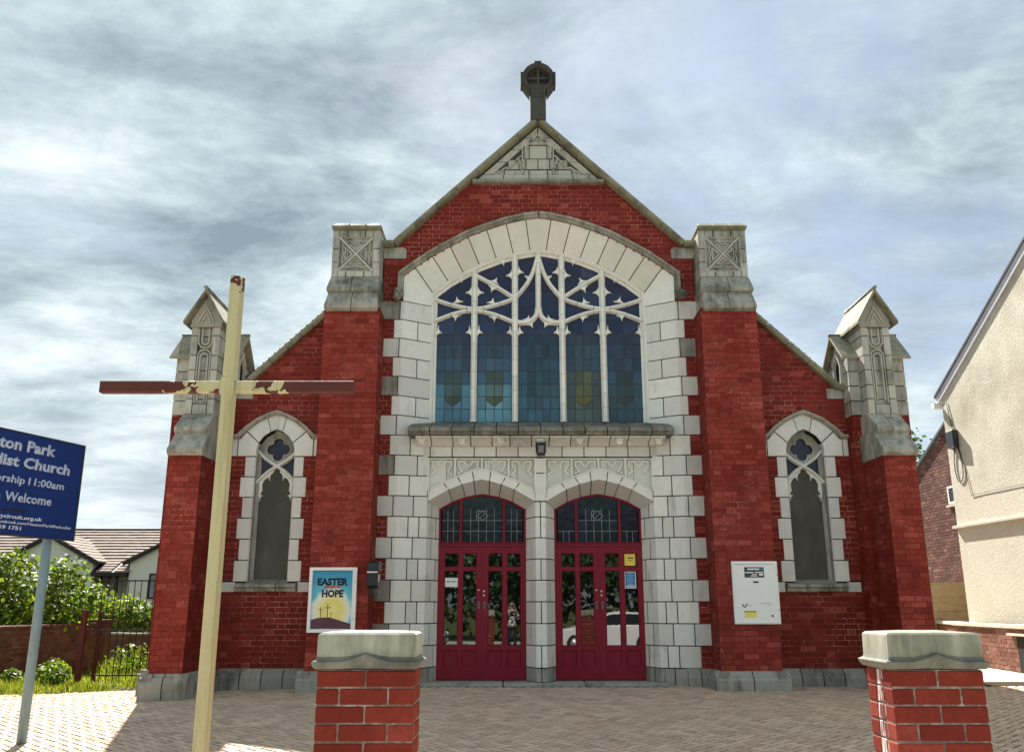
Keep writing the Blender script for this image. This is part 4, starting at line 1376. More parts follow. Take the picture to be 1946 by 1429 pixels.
# ---- twin doorways
FE = [(0.875, 3.112), (0.64, 3.228), (0.405, 3.328), (0.155, 3.425), (0.0, 3.456)]         # outer line of the arch ring (|dx|, z)
FI = [(0.905, 2.92), (0.555, 3.12), (0.335, 3.207), (0.132, 3.262), (0.0, 3.29)]           # inner line on the face
FJ = [(0.735, 2.83), (0.52, 2.955), (0.29, 3.035), (0.118, 3.070), (0.0, 3.088)]           # inner line at the door frame
for dc in (-0.99, 0.99):
    E_ = [(dc - a, z) for a, z in FE] + [(dc + a, z) for a, z in FE[-2::-1]]
    I_ = [(dc - a, z) for a, z in FI] + [(dc + a, z) for a, z in FI[-2::-1]]
    J_ = [(dc - a, z) for a, z in FJ] + [(dc + a, z) for a, z in FJ[-2::-1]]
    cut = [(0, 1), (1, 2), (2, 3), (3, 5), (5, 6), (6, 7), (7, 8)]
    for a, b in cut:
        vous('voussoir', E_[a:b + 1], I_[a:b + 1], 0.082, 0.082, M['faience'], (rnd.uniform(0.7, 1.0), 0.6, 0.1 * rnd.random()), back=0.03)
        # soffit stone
        def sof(mb, t):
            g = JG
            P = I_[a:b + 1]; Q = J_[a:b + 1]
            fr = [(x, 0.095, z) for x, z in P]; bkk = [(x, 0.46, z) for x, z in Q]
            fr2 = [(x, 0.095, z + 0.06) for x, z in P]; bk2 = [(x, 0.46, z + 0.06) for x, z in Q]
            d = Vector((P[-1][0] - P[0][0], 0, P[-1][1] - P[0][1])).normalized() * g
            def sh(L_): L_ = [Vector(p) for p in L_]; L_[0] += d; L_[-1] -= d; return L_
            fr, bkk, fr2, bk2 = sh(fr), sh(bkk), sh(fr2), sh(bk2)
            m = len(fr)
            v = fr + bkk + bk2 + fr2
            f = []
            for i in range(m - 1):
                f += [(i, i + 1, m + i + 1, m + i), (3 * m + i, 2 * m + i, 2 * m + i + 1, 3 * m + i + 1), (i + 1, i, 3 * m + i, 3 * m + i + 1), (m + i, m + i + 1, 2 * m + i + 1, 2 * m + i)]
            f += [(0, m, 2 * m, 3 * m), (m - 1, 4 * m - 1, 3 * m - 1, 2 * m - 1)]
            mb.mesh(v, f, t)
        st('soffit_stone', M['faience'], sof, (0.1, rnd.random(), 0.5), bev=0)
    # backing round the arch, springers
    bkm = MB()
    for i in range(8):
        bkm.prism([(I_[i][0], 0.115, I_[i][1] + .01), (I_[i + 1][0], 0.115, I_[i + 1][1] + .01), (E_[i + 1][0], 0.115, E_[i + 1][1] + 0.03), (E_[i][0], 0.115, E_[i][1] + 0.03)],
                  [(J_[i][0], 0.5, J_[i][1] + 0.012), (J_[i + 1][0], 0.5, J_[i + 1][1] + 0.012), (E_[i + 1][0], 0.5, E_[i + 1][1] + 0.03), (E_[i][0], 0.5, E_[i][1] + 0.03)])
    # sunk frieze panel above the ring
    bkm.build('joint_backing', M['joint'], church)
    px_ = [(dc - 0.90, 3.10)] + E_ + [(dc + 0.90, 3.10)]
    cellx = [dc - 0.905, dc - 0.455, dc, dc + 0.455, dc + 0.905]
    ez = lambda x: interp([(dc - 0.93, 3.085)] + E_ + [(dc + 0.93, 3.085)], x)
    subs = [dc - 0.905, dc - 0.60, dc - 0.455, dc - 0.15, dc, dc + 0.15, dc + 0.455, dc + 0.60, dc + 0.905]
    for a, b in zip(subs, subs[1:]):
        mids = [a + (b - a) * q / 3 for q in range(4)]
        poly = [(x, ez(x) + 0.004) for x in mids] + [(b, 3.655), (a, 3.655)]
        st('frieze_stone', M['faience'], lambda mb, t: mb.xz([(x + (JG * .5 if x == a else (-JG * .5 if x == b else 0)), z) for x, z in poly], 0.175, 0.25, t), (rnd.uniform(0.1, 0.6), rnd.random(), rnd.uniform(0.2, 0.6)), bev=0)
    mo = lambda w, yf: [(-w, 0.177), (-w * 0.5, yf), (w * 0.5, yf), (w, 0.177)]
    for x in cellx:
        st('frieze_moulding', M['faience'], lambda mb, t: mb.sweep([(x, ez(x) + 0.01), (x, 3.655)], mo(0.024, 0.096), tint=t), (1.0, 0.5, 0.1), bev=0)
    st('frieze_moulding', M['faience'], lambda mb, t: mb.sweep([(dc - 0.905, 3.647), (dc + 0.905, 3.647)], mo(0.016, 0.099), tint=t), (1.0, 0.5, 0.1), bev=0)
    st('frieze_moulding', M['faience'], lambda mb, t: mb.sweep([(x, z + 0.016) for x, z in E_], [(-0.02, 0.177), (-0.016, 0.07), (0.006, 0.060), (0.02, 0.10), (0.022, 0.177)], tint=t), (1.0, 0.5, 0.1), bev=0)
    for a, b in zip(cellx, cellx[1:]):
        m_ = (a + b) / 2; l, r_ = a + 0.04, b - 0.04; tp = 3.612
        zl, zr_ = ez(l) + 0.06, ez(r_) + 0.06
        q = lambda P: st('frieze_moulding', M['faience'], lambda mb, t: mb.sweep(P, [(-0.016, 0.177), (-0.009, 0.118), (0.009, 0.118), (0.016, 0.177)], tint=t), (1.0, 0.5, 0.3), bev=0)
        q([(l, max(zl, 3.36)), (l + 0.055, 3.42), (l + 0.085, 3.43), (l + 0.02, 3.53), (l + 0.02, tp - 0.01), (m_ - 0.07, tp - 0.01), (m_ - 0.05, tp - 0.05), (m_, tp - 0.095), (m_ + 0.05, tp - 0.05), (m_ + 0.07, tp - 0.01), (r_ - 0.02, tp - 0.01), (r_ - 0.02, 3.53), (r_ - 0.085, 3.43), (r_ - 0.055, 3.42), (r_, max(zr_, 3.36))])
        if max(zl, zr_) < 3.33:
            if zl < zr_: q([(l + 0.085, 3.43), (l + 0.02, 3.34), (l + 0.02, zl + 0.02)])
            else: q([(r_ - 0.085, 3.43), (r_ - 0.02, 3.34), (r_ - 0.02, zr_ + 0.02)])
for x0, x1, lst in ((-0.085, 0.085, [2.925, 3.40, 3.66]),):
    for a, b in zip(lst, lst[1:]):
        st('ashlar_block', M['faience'], lambda mb, t: mb.box(x0 + 0.002, x1 - 0.002, 0.097, 0.2, a + JG, b - JG, t), (rnd.uniform(0.6, 1), 0.5, 0.1))
for s in (1, -1):       # triangular springers between ring and jamb
    st('springer', M['faience'], lambda mb, t: mb.xz([(s * 0.087, 2.925), (s * 0.115, 3.105), (s * 0.087, 3.14)], 0.097, 0.14, t), bev=0)
    st('springer', M['faience'], lambda mb, t: mb.xz([(s * 1.893, 2.925), (s * 1.865, 3.105), (s * 1.893, 3.14)], 0.097, 0.14, t), bev=0)

# centre pier between the doors
cp = [(-0.245, 0.46), (-0.085, 0.10), (0.085, 0.10), (0.245, 0.46)]
T = sum((Vector(b) - Vector(a)).length for a, b in zip(cp, cp[1:]))
for k in range(-1, 8):
    z0, z1 = (0.264 + 0.343 * k, min(2.92, 0.264 + 0.343 * (k + 1))) if k >= 0 else (0.045, 0.264)
    cuts = [0, 0.5, 1] if k % 2 == 0 or k == -1 else [0, 0.21, 0.79, 1]
    if k == 7: cuts = [0, 0.5, 1]
    if k == 7: z1 = 2.92
    for a, b in zip(cuts, cuts[1:]):
        fr = polyline_cut(cp, a + (JG / T if a > 0 else 0), b - (JG / T if b < 1 else 0))
        ctr = (0, 0.5)
        bkp = [(x + (ctr[0] - x) * 0.35, y + (ctr[1] - y) * 0.35) for x, y in fr]
        st('pier_stone', M['faience'] if k >= 0 else M['plinth'], lambda mb, t: mb.plan(fr + bkp[::-1], z0 + JG, z1 - JG, t), (rnd.uniform(0.3, 1), rnd.random(), 0.15 + rnd.random() * (0.6 if k == 0 else 0.2)) if k >= 0 else (1.0, 0.5, 0.2))

# step
for a, b in ((-1.96, -0.62), (-0.62, 0.70), (0.70, 2.02)):
    st('door_step', M['plinth'], lambda mb, t: mb.box(a + JG, b - JG, -0.10, 0.55, -0.10, 0.045, t), (0.9, 0.4, 0.2), bev=0.012)

M['handle'] = simple('worn_handle', (0.16, 0.11, 0.11), 0.4, 0.5, 30, 0.3)
# ---- doors
for dc in (-0.985, 0.985):
    L0, L1 = dc - 0.735, dc + 0.735
    frm = MB()
    arch_ = [(dc - a, z) for a, z in FJ] + [(dc + a, z) for a, z in FJ[-2::-1]]
    frm.sweep([(L0, 0.05)] + arch_ + [(L1, 0.05)], [(0.01, 0.50), (0.01, 0.45), (-0.022, 0.45), (-0.03, 0.46), (-0.03, 0.50)], tint=(0.5, 0.5, 0.5))
    frm.box(L0, L1, 0.435, 0.50, 2.20, 2.245); frm.box(L0 + .02, L1 - .02, 0.425, 0.50, 2.252, 2.272)
    for x in (dc - 0.365, dc + 0.37):
        frm.box(x - 0.022, x + 0.022, 0.448, 0.50, 2.27, 3.02 if True else 0)
    df = frm.build('door_frame', M['door'], church)
    # fanlight glass
    fl = MB()
    az = lambda x: interp(arch_, x) - 0.02
    secs = [(L0 + 0.05, dc - 0.395), (dc - 0.335, dc + 0.34), (dc + 0.40, L1 - 0.05)]
    cm = MB()
    for si, (a, b) in enumerate(secs):
        n = 3 if si != 1 else 5
        xs = [a + (b - a) * q / n for q in range(n + 1)]
        for x0, x1 in zip(xs, xs[1:]):
            zs = [2.272, 2.46, 2.64, 2.84]
            for z0, z1 in zip(zs, zs[1:] + [9]):
                t0, t1 = min(z1, az(x0)), min(z1, az(x1))
                if max(t0, t1) <= z0 + 0.01: continue
                t0, t1 = max(t0, z0 + 0.005), max(t1, z0 + 0.005)
                c = (0.006, 0.008, 0.022) if dc < 0 else (0.008, 0.006, 0.024)
                if si == 1: c = (0.006, 0.016, 0.026)
                pane([(x0, z0), (x1, z0), (x1, t1), (x0, t0)], c, df, 0.475, M['fanlight'], 0.0008)
        for x in xs[1:-1]:
            cm.box(x - 0.003, x + 0.003, 0.468, 0.478, 2.272, min(az(x), 2.46 if (si != 1 and dc > 0) else 2.84))
        for z in (2.46, 2.64) if (si == 1 or dc < 0) else (2.46,):
            cm.box(a, b, 0.4685, 0.478, z - 0.003, z + 0.003)
    for a, b in (((dc - 0.10, 2.72), (dc, 2.80)), ((dc, 2.80), (dc + 0.10, 2.72)), ((dc + 0.10, 2.72), (dc, 2.64)), ((dc, 2.64), (dc - 0.10, 2.72)), ((dc - 0.05, 2.68), (dc + 0.05, 2.76)), ((dc - 0.10, 2.80), (dc - 0.10, 2.64)), ((dc - 0.10, 2.80), (dc + 0.06, 2.80))):
        cm.sweep([a, b], [(-0.0035, 0.478), (-0.0035, 0.4675), (0.0035, 0.4675), (0.0035, 0.478)])
    cm.build('lead_came', M['leadlight'], df)
    for li in (0, 1):
        x0 = L0 + 0.006 if li == 0 else dc + 0.003
        x1 = dc - 0.003 if li == 0 else L1 - 0.006
        # glass columns measured from the outer stile
        w = x1 - x0
        o = 0.098
        c1 = (x0 + o, x0 + o + 0.238) if li == 0 else (x0 + 0.10, x0 + 0.345)
        c2 = (x0 + o + 0.308, x0 + o + 0.545) if li == 0 else (x0 + 0.42, x0 + 0.655)
        leaf = MB()
        yf, yb = 0.452, 0.50
        zr = [0.055, 0.27, 0.52, 0.59, 1.80, 1.86, 2.09, 2.195]
        for a, b in ((x0, c1[0]), (c1[1], c2[0]), (c2[1], x1)): leaf.box(a, b, yf, yb, 0.055, 2.195)
        for (a, b) in (c1, c2):
            leaf.box(a, b, yf + 0.001, yb, zr[0], zr[1]); leaf.box(a, b, yf + 0.001, yb, zr[2], zr[3]); leaf.box(a, b, yf + 0.001, yb, zr[4], zr[5]); leaf.box(a, b, yf + 0.001, yb, zr[6], zr[7])
            leaf.box(a, b, yf + 0.022, yb, zr[1], zr[2])
            # glazing bead
            for (p, q) in ((0.59, 1.80), (1.86, 2.09), (0.27, 0.52)):
                leaf.sweep([(a, p), (b, p), (b, q), (a, q)], [(0, yf + 0.003), (0.012, yf + 0.018), (0, yf + 0.018)], True)
        if li == 0: leaf.box(dc - 0.018, dc + 0.016, yf - 0.008, yf + 0.003, 0.06, 2.19)
        door = leaf.build('door', M['door'], church)
        for (a, b) in (c1, c2):
            for (p, q) in ((0.59, 1.80), (1.86, 2.09)):
                part('pane', M['doorglass'], lambda mb, t: mb.box(a + 0.001, b - 0.001, yf + 0.028, yf + 0.034, p + 0.001, q - 0.001), door)
        hx = dc - 0.047 if li == 0 else dc + 0.047
        d_ = -1 if li == 0 else 1
        def hd(mb, t):
            mb.box(hx - 0.018, hx + 0.018, yf - 0.010, yf, 1.18, 1.30)
            mb.tube([(hx, yf - 0.008, 1.26), (hx, yf - 0.05, 1.26)], 0.009, 8)
            mb.tube([(hx - 0.004 * d_, yf - 0.05, 1.26), (hx + 0.10 * d_, yf - 0.05, 1.255)], 0.008, 8)
        part('handle', M['handle'], hd, door)
        if li == 1:
            for zq in (1.40, 1.465):
                part('lock_cylinder', M['white'], lambda mb, t: mb.lathe([(0.015, 0), (0.015, 0.006)], (hx - 0.012, yf, zq), 12, 'y'), door)
        else:
            part('lock_cylinder', M['white'], lambda mb, t: mb.box(hx - 0.02, hx + 0.012, yf - 0.004, yf, 1.478, 1.492), door)
    bkd = MB(); bkd.box(L0 - 0.1, L1 + 0.1, 0.52, 0.56, 0, 3.2); bkd.build('dark_interior', M['joint'], church)

# ================================================================== AISLE WINDOWS
for sx in (1, -1):
    C = WX * sx
    wf = MB()
    # inner frame: jambs and pointed head
    half = 0.335; zsp = 3.79; zap = 4.125
    headp = [(half, zsp), (0.325, 3.86), (0.285, 3.94), (0.21, 4.02), (0.11, 4.085), (0.0, 4.13)]
    loop = [(-half, 1.60)] + [(-a, z) for a, z in headp] + [(a, z) for a, z in headp[-2::-1]] + [(half, 1.60)]
    wf.sweep([(C + a, z) for a, z in loop], [(0.02, 0.02), (0.0, 0.03), (-0.006, 0.17), (-0.055, 0.20), (-0.065, 0.27), (0.02, 0.27)], tint=(0.3, 0.5, 0.5))
    wn = wf.build('window', M['turret'], church)
    # jamb stones
    for k in range(6):
        z0 = 1.607 + 0.343 * k; z1 = z0 + 0.343
        w = 0.55 if k % 2 == 0 else 0.49
        for s in (1, -1):
            st('quoin_stone', M['faience'], lambda mb, t: mb.plan([(C + s * w, -0.004), (C + s * 0.345, -0.004), (C + s * 0.320, 0.03), (C + s * 0.335, 0.10), (C + s * w, 0.10)], z0 + JG, min(z1, 3.668) - JG, t), (rnd.uniform(0.3, 1.0), rnd.random(), rnd.random() * 0.3))
    # springers, arch stones
    ein = [(0.320, 3.80), (0.275, 3.93), (0.20, 4.02), (0.10, 4.09), (0.0, 4.135)]
    eout = [(0.625, 3.975), (0.475, 4.13), (0.30, 4.255), (0.13, 4.34), (0.0, 4.385)]
    y0 = -0.004
    for s in (1, -1):
        inner_side = (s * sx < 0)
        xo = 0.64
        q = [(0.320, 3.672), (xo, 3.672), (xo, 3.965), (0.60, 3.965), (0.475, 4.10), (0.29, 3.91), (0.320, 3.80)]
        st('springer', M['faience'], lambda mb, t: mb.xz([(C + s * a, z) for a, z in [(0.32, 3.675), (xo - JG, 3.675), (xo - JG, 3.965), (0.60, 3.965), (0.508, 4.085), (0.295, 3.895), (0.32, 3.80)]], y0, 0.12, t), (0.9, 0.5, 0.2))
        st('voussoir', M['faience'], lambda mb, t: mb.xz([(C + s * a, z) for a, z in [(0.287, 3.907), (0.497, 4.10), (0.32, 4.245), (0.165, 4.325), (0.105, 4.09), (0.21, 4.015)]], y0, 0.12, t), (0.7, 0.5, 0.3))
        # filler block out to the buttress or the turret
        lim = (WX - 3.665) if inner_side else (5.215 - WX)
        if lim > xo + 0.02:
            st('band_stone', M['faience'], lambda mb, t: mb.box(C + s * (xo + JG), C + s * (lim - 0.004), y0, 0.1, 3.675, 3.965, t), (0.5, 0.5, 0.3))
        # jamb bevel
    st('keystone', M['faience'], lambda mb, t: mb.xz([(C + a, z) for a, z in [(-0.096, 4.095), (0, 4.137), (0.096, 4.095), (0.155, 4.33), (0, 4.395), (-0.155, 4.33)]], y0, 0.12, t), (0.4, 0.5, 0.5))
    hoodp = [(-0.735 if sx > 0 else -0.735, 3.985), (-0.66, 3.985), (-0.625, 3.995), (-0.49, 4.135), (-0.31, 4.27), (-0.14, 4.355), (0, 4.405), (0.14, 4.355), (0.31, 4.27), (0.49, 4.135), (0.625, 3.995), (0.66, 3.985), (0.735, 3.985)]
    for j in range(7):
        seg = [(C + a, z) for a, z in polyline_cut(hoodp, j / 7 + .002, (j + 1) / 7 - .002)]
        st('hood_stone', M['weather'], lambda mb, t: mb.sweep(seg, [(-0.018, 0.01), (-0.015, -0.05), (0.015, -0.085), (0.045, -0.085), (0.052, 0.01)], tint=t), (rnd.uniform(0.5, 1), 0.4, rnd.random() * 0.6), bev=0)
    dkb = MB(); dkb.box(C - 0.80, C - 0.34, 0.006, 0.1, 3.66, 3.99); dkb.box(C + 0.34, C + 0.74, 0.006, 0.1, 3.66, 3.99)
    for s in (1, -1): dkb.box(C + s * 0.345, C + s * 0.485, 0.006, 0.1, 1.44, 3.67)
    ring = [(C - 0.29, 3.90), (C - 0.62, 3.98), (C - 0.47, 4.13), (C - 0.3, 4.26), (C, 4.39), (C + 0.3, 4.26), (C + 0.47, 4.13), (C + 0.62, 3.98), (C + 0.29, 3.90), (C + 0.2, 4.02), (C, 4.135), (C - 0.2, 4.02)]
    dkb.xz(ring, 0.008, 0.25)
    dkb.build('joint_backing', M['joint'], church)
    # sill band and projecting sill
    sb = sorted([3.665, WX - 0.50, WX + 0.50, 5.215])
    for a, b in zip(sb, sb[1:]):
        if a < WX < b:
            st('band_stone', M['faience'], lambda mb, t: mb.box(sx * (a + JG), sx * (b - JG), 0.0, 0.1, 1.447, 1.46, t), (0.2, 0.5, 0.9))
        else:
            st('band_stone', M['faience'], lambda mb, t: mb.box(sx * (a + JG), sx * (b - JG), -0.003, 0.1, 1.447, 1.603, t), (0.2, 0.5, 0.6))
    for a, b in ((-0.50, -0.17), (-0.17, 0.17), (0.17, 0.50)):
        st('sill_stone', M['weather'], lambda mb, t: mb.yz([(0.27, 1.66), (-0.085, 1.565), (-0.095, 1.53), (-0.06, 1.50), (-0.05, 1.455), (0.27, 1.455)], C + a + JG * .6, C + b - JG * .6, t), (0.9, 0.4, 0.6))
    # glazing: cloudy protective sheet below, dark leaded glass above
    part('protective_sheet', M['sheet'], lambda mb, t: mb.xz([(C - 0.285, 1.62), (C + 0.285, 1.62), (C + 0.285, 3.28), (C, 3.56), (C - 0.285, 3.28)], 0.225, 0.235), wn)
    dkglass = (0.012, 0.014, 0.038)
    for a in (-0.30, -0.10, 0.10):
        for z0, z1 in ((3.18, 3.55), (3.55, 3.80), (3.80, 4.12)):
            pane([(C + a, z0), (C + a + 0.2, z0), (C + a + 0.2, z1), (C + a, z1)], dkglass, wn, 0.245, M['stained'], 0.0006)
    # crossing tracery arcs and quatrefoil plate
    yb = 0.24
    for s in (1, -1):
        P = [(C - s * 0.33, 3.785), (C - s * 0.18, 3.64), (C, 3.525), (C + s * 0.16, 3.42), (C + s * 0.33, 3.245)]
        part('tracery_bar', M['faience'], lambda mb, t: mb.sweep(smooth_path(P, 4), [(-0.030, yb), (-0.028, 0.165), (-0.010, 0.125 + 0.002 * s), (0.010, 0.125 + 0.002 * s), (0.028, 0.165), (0.030, yb)], tint=t), wn, (1.0, 0.5, 0.1))
    qc = (C, 3.815)

    def q_in(th):
        best = 0
        for k in range(4):
            a = k * math.pi / 2
            lx, lz = 0.105 * math.cos(a), 0.105 * math.sin(a)
            r = 0.088
            b_ = lx * math.cos(th) + lz * math.sin(th); c_ = lx * lx + lz * lz - r * r
            D = b_ * b_ - c_
            if D > 0: best = max(best, b_ + math.sqrt(D))
        return max(best, 0.075)

    def q_out(th):
        # frame: the arch above, the crossing bars below
        for r in [0.02 * k for k in range(1, 30)]:
            x = r * math.cos(th); z = 3.815 + r * math.sin(th)
            zb_ = interp([(0, 3.525), (0.18, 3.645), (0.33, 3.785)], abs(x))
            zt_ = interp([(0, 4.12), (0.11, 4.075), (0.21, 4.01), (0.285, 3.93), (0.325, 3.86), (0.335, 3.79)], abs(x))
            if z < zb_ or z > zt_ or abs(x) > 0.33: return r
        return 0.3

    def plate(mb, t):
        n = 64
        v = []
        for k in range(n):
            th = 2 * math.pi * k / n
            ri, ro = q_in(th), max(q_out(th), q_in(th) + 0.004)
            for r, y in ((ri, 0.19), (ro, 0.19), (ri, 0.238)):
                v.append((qc[0] + r * math.cos(th), y, qc[1] + r * math.sin(th)))
        f = []
        for k in range(n):
            a, b = 3 * k, 3 * ((k + 1) % n)
            f += [(a, a + 1, b + 1, b), (a, b, b + 2, a + 2)]
        mb.mesh(v, f, t)
    part('quatrefoil_plate', M['turret'], plate, wn, (0.3, 0.5, 0.7))
    # cusped head of the lower light
    for c, d, h, w in (((0.14, 3.40), (-0.25, -1), 0.13, 0.075), ((0.275, 3.02), (-1, 0.15), 0.07, 0.09)):
        for s in (1, -1):
            cusp((C + s * c[0], c[1]), (s * d[0], d[1]), h, w, wn, 0.17, 0.225)
    for s in (1, -1):
        part('tracery_bar', M['faience'], lambda mb, t: mb.xz([(C + s * a, z) for a, z in [(0.285, 3.0), (0.285, 3.30), (0.10, 3.46), (0.03, 3.52), (0.06, 3.42), (0.12, 3.36), (0.20, 3.30), (0.235, 3.22), (0.225, 3.12), (0.26, 3.05)]], 0.178, 0.222, t), wn, (0.9, 0.5, 0.3))

# ================================================================== THINGS FIXED TO THE CHURCH
def text_mesh(body, mat, parent, name, origin, xdir, ydir, width=None, cap=0.1, align='L', shear=0.0, bold=0.0, thick=0.002):
    """a line of raised lettering, one object per word"""
    cu = bpy.data.curves.new('lettering', 'FONT'); cu.body = body; cu.size = 1.0; cu.shear = shear; cu.offset = bold; cu.resolution_u = 2
    o = bpy.data.objects.new('lettering', cu); COL.objects.link(o)
    bpy.context.view_layer.update()
    full = bpy.data.meshes.new_from_object(o.evaluated_get(bpy.context.evaluated_depsgraph_get()))
    COL.objects.unlink(o); bpy.data.objects.remove(o)
    xs = [v.co.x for v in full.vertices]; x0, x1 = min(xs), max(xs)
    sy = cap / 0.70; sxx = width / (x1 - x0) if width else sy
    X = Vector(xdir).normalized(); Y = Vector(ydir).normalized(); Z = X.cross(Y)
    O = Vector(origin)
    base = {'L': x0, 'R': x1, 'C': (x0 + x1) / 2}[align]
    off = Vector(parent['_w'])
    # word gaps: the widest empty columns of the line
    iv = sorted((min(full.vertices[i].co.x for i in p.vertices), max(full.vertices[i].co.x for i in p.vertices)) for p in full.polygons)
    gaps = []; e = iv[0][1]
    for a_, b_ in iv:
        if a_ > e: gaps.append((a_ - e, (a_ + e) / 2))
        e = max(e, b_)
    cuts = sorted(g[1] for g in sorted(gaps, reverse=True)[:body.count(' ')])
    cuts = [-1e9] + cuts + [1e9]
    out = None
    for c0, c1 in zip(cuts, cuts[1:]):
        bm = bmesh.new(); bm.from_mesh(full)
        bmesh.ops.delete(bm, geom=[f for f in bm.faces if not (c0 < f.calc_center_median().x < c1)], context='FACES')
        bmesh.ops.delete(bm, geom=[v for v in bm.verts if not v.link_faces], context='VERTS')
        for v in bm.verts:
            v.co = O + X * ((v.co.x - base) * sxx) + Y * (v.co.y * sy) - off
        ex = bmesh.ops.extrude_face_region(bm, geom=bm.faces[:])
        bmesh.ops.translate(bm, verts=[q for q in ex['geom'] if isinstance(q, bmesh.types.BMVert)], vec=Z * thick)
        me = bpy.data.meshes.new('lettering'); bm.to_mesh(me); bm.free()
        me.materials.append(mat)
        out = bpy.data.objects.new(name, me); COL.objects.link(out); out.parent = parent; out['_w'] = list(off)
    return out


def mat_flat(name, col, rough=0.5, spec=0.4):
    m, t, b = newmat(name, rough, spec)
    b.inputs['Base Color'].default_value = (*col, 1)
    return m


# ---- Easter poster case on the left buttress
pc = thing('poster_case', 'white framed poster case reading EASTER HOPE with three crosses, on the brick buttress', 'poster case', (-3.27, -0.575, 1.32))
PX0, PX1, PZ0, PZ1, PY = -3.642, -2.90, 0.832, 1.812, -0.63
part('frame', M['white'], lambda mb, t: mb.sweep([(PX0, PZ0), (PX1, PZ0), (PX1, PZ1), (PX0, PZ1)], [(0, -0.571), (0, PY), (0.045, PY), (0.050, PY + 0.015), (0.05, -0.571)], True), pc)
part('frame_stile', M['white'], lambda mb, t: mb.box(PX1 - 0.066, PX1 - 0.046, PY + 0.001, -0.60, PZ0 + 0.05, PZ1 - 0.05), pc)
IX0, IX1, IZ0, IZ1 = PX0 + 0.052, PX1 - 0.068, PZ0 + 0.055, PZ1 - 0.062
mp, t, b = newmat('poster_print', 0.35, 0.5)
p = posn(t)
spz = N(t, 'ShaderNodeSeparateXYZ'); L(t, p, spz.inputs[0])
hz = mathn(t, 'DIVIDE', mathn(t, 'SUBTRACT', spz.outputs[2], IZ0), IZ1 - IZ0)
hx = mathn(t, 'DIVIDE', mathn(t, 'SUBTRACT', spz.outputs[0], IX0), IX1 - IX0)
nn = noise(t, p, 7, 4, 0.6)
dd = mathn(t, 'ADD', mathn(t, 'POWER', mathn(t, 'MULTIPLY', mathn(t, 'SUBTRACT', hx, 0.5), 1.2), 2), mathn(t, 'POWER', mathn(t, 'MULTIPLY', mathn(t, 'SUBTRACT', hz, 0.30), 1.5), 2))
dd = mathn(t, 'ADD', mathn(t, 'SQRT', dd), mathn(t, 'MULTIPLY', mathn(t, 'SUBTRACT', nn, 0.5), 0.34))
L(t, ramp(t, dd, [(0.05, (0.90, 0.80, 0.30)), (0.30, (0.86, 0.72, 0.20)), (0.42, (0.86, 0.80, 0.42)), (0.54, (0.80, 0.84, 0.76)), (0.66, (0.12, 0.50, 0.64)), (0.95, (0.04, 0.32, 0.52))]), b.inputs['Base Color'])
part('poster', mp, lambda mb, t: mb.box(IX0 - 0.004, IX1 + 0.004, -0.598, -0.594, IZ0 - 0.006, IZ1 + 0.006), pc)


def pp(x, y):      # from proportions of the printed sheet
    return (IX0 + x * (IX1 - IX0), IZ0 + (1 - y) * (IZ1 - IZ0))


M['hillprint'] = simple('hill_print', (0.085, 0.028, 0.055), 0.4, 0.5, 22, 0.7)
M['crossprint'] = mat_flat('cross_print', (0.10, 0.03, 0.02))
part('printed_hill', M['hillprint'], lambda mb, t: mb.xz([pp(0, 1), pp(0, 0.845), pp(0.15, 0.815), pp(0.30, 0.805), pp(0.45, 0.802), pp(0.55, 0.82), pp(0.78, 0.87), pp(1, 0.915), pp(1, 1)], -0.5995, -0.5975), pc)
for cx_, y0, y1, ya, a0, a1, w in ((0.235, 0.62, 0.815, 0.668, 0.175, 0.30, 0.009), (0.405, 0.568, 0.81, 0.635, 0.325, 0.485, 0.011), (0.495, 0.70, 0.82, 0.735, 0.465, 0.525, 0.006)):
    def crs(mb, t):
        a, z1_ = pp(cx_, y0); _, z0_ = pp(cx_, y1)
        mb.box(a - w / 2, a + w / 2, -0.6005, -0.599, z0_, z1_)
        l, za = pp(a0, ya); r_, _ = pp(a1, ya)
        mb.box(l, r_, -0.601, -0.599, za - w / 2, za + w / 2)
    part('printed_cross', M['crossprint'], crs, pc)
M['navy'] = mat_flat('navy_print', (0.006, 0.014, 0.045))
M['redprint'] = mat_flat('red_print', (0.70, 0.09, 0.05))
x, z = pp(0.50, 0.238); text_mesh('EASTER', M['navy'], pc, 'lettering', (x, -0.6, z), (1, 0, 0), (0, 0, 1), 0.475, 0.100, 'C', 0, 0.046)
x, z = pp(0.51, 0.445); text_mesh('HOPE', M['navy'], pc, 'lettering', (x, -0.6, z), (1, 0, 0), (0, 0, 1), 0.335, 0.102, 'C', 0, 0.046)
x, z = pp(0.50, 0.292); text_mesh('Brings', M['redprint'], pc, 'lettering', (x, -0.603, z), (1, 0, 0), (0, 0, 1), 0.27, 0.045, 'C', 0.4, 0.04)
for zq in (1.60, 1.03):
    part('lock', M['black'], lambda mb, t: mb.lathe([(0.007, 0), (0.007, 0.004)], (PX1 - 0.025, PY, zq), 10, 'y'), pc)

# ---- notice board on the right buttress
nb = thing('notice_board', 'white notice board with dark printed header and yellow sticker on the brick buttress', 'notice board', (3.325, -0.575, 1.43))
NX0, NX1, NZ0, NZ1 = 2.965, 3.68, 0.955, 1.907
part('panel', M['white'], lambda mb, t: mb.box(NX0, NX1, -0.615, -0.571, NZ0, NZ1), nb, bev=0.006)
part('door_edge', M['white'], lambda mb, t: mb.sweep([(NX0 + .012, NZ0 + .012), (NX1 - .012, NZ0 + .012), (NX1 - .012, NZ1 - .012), (NX0 + .012, NZ1 - .012)], [(0, -0.61), (0.003, -0.622), (0.03, -0.622), (0.033, -0.61)], True), nb)


def npnt(x, y):
    return (NX0 + x * (NX1 - NX0), NZ1 - y * (NZ1 - NZ0))


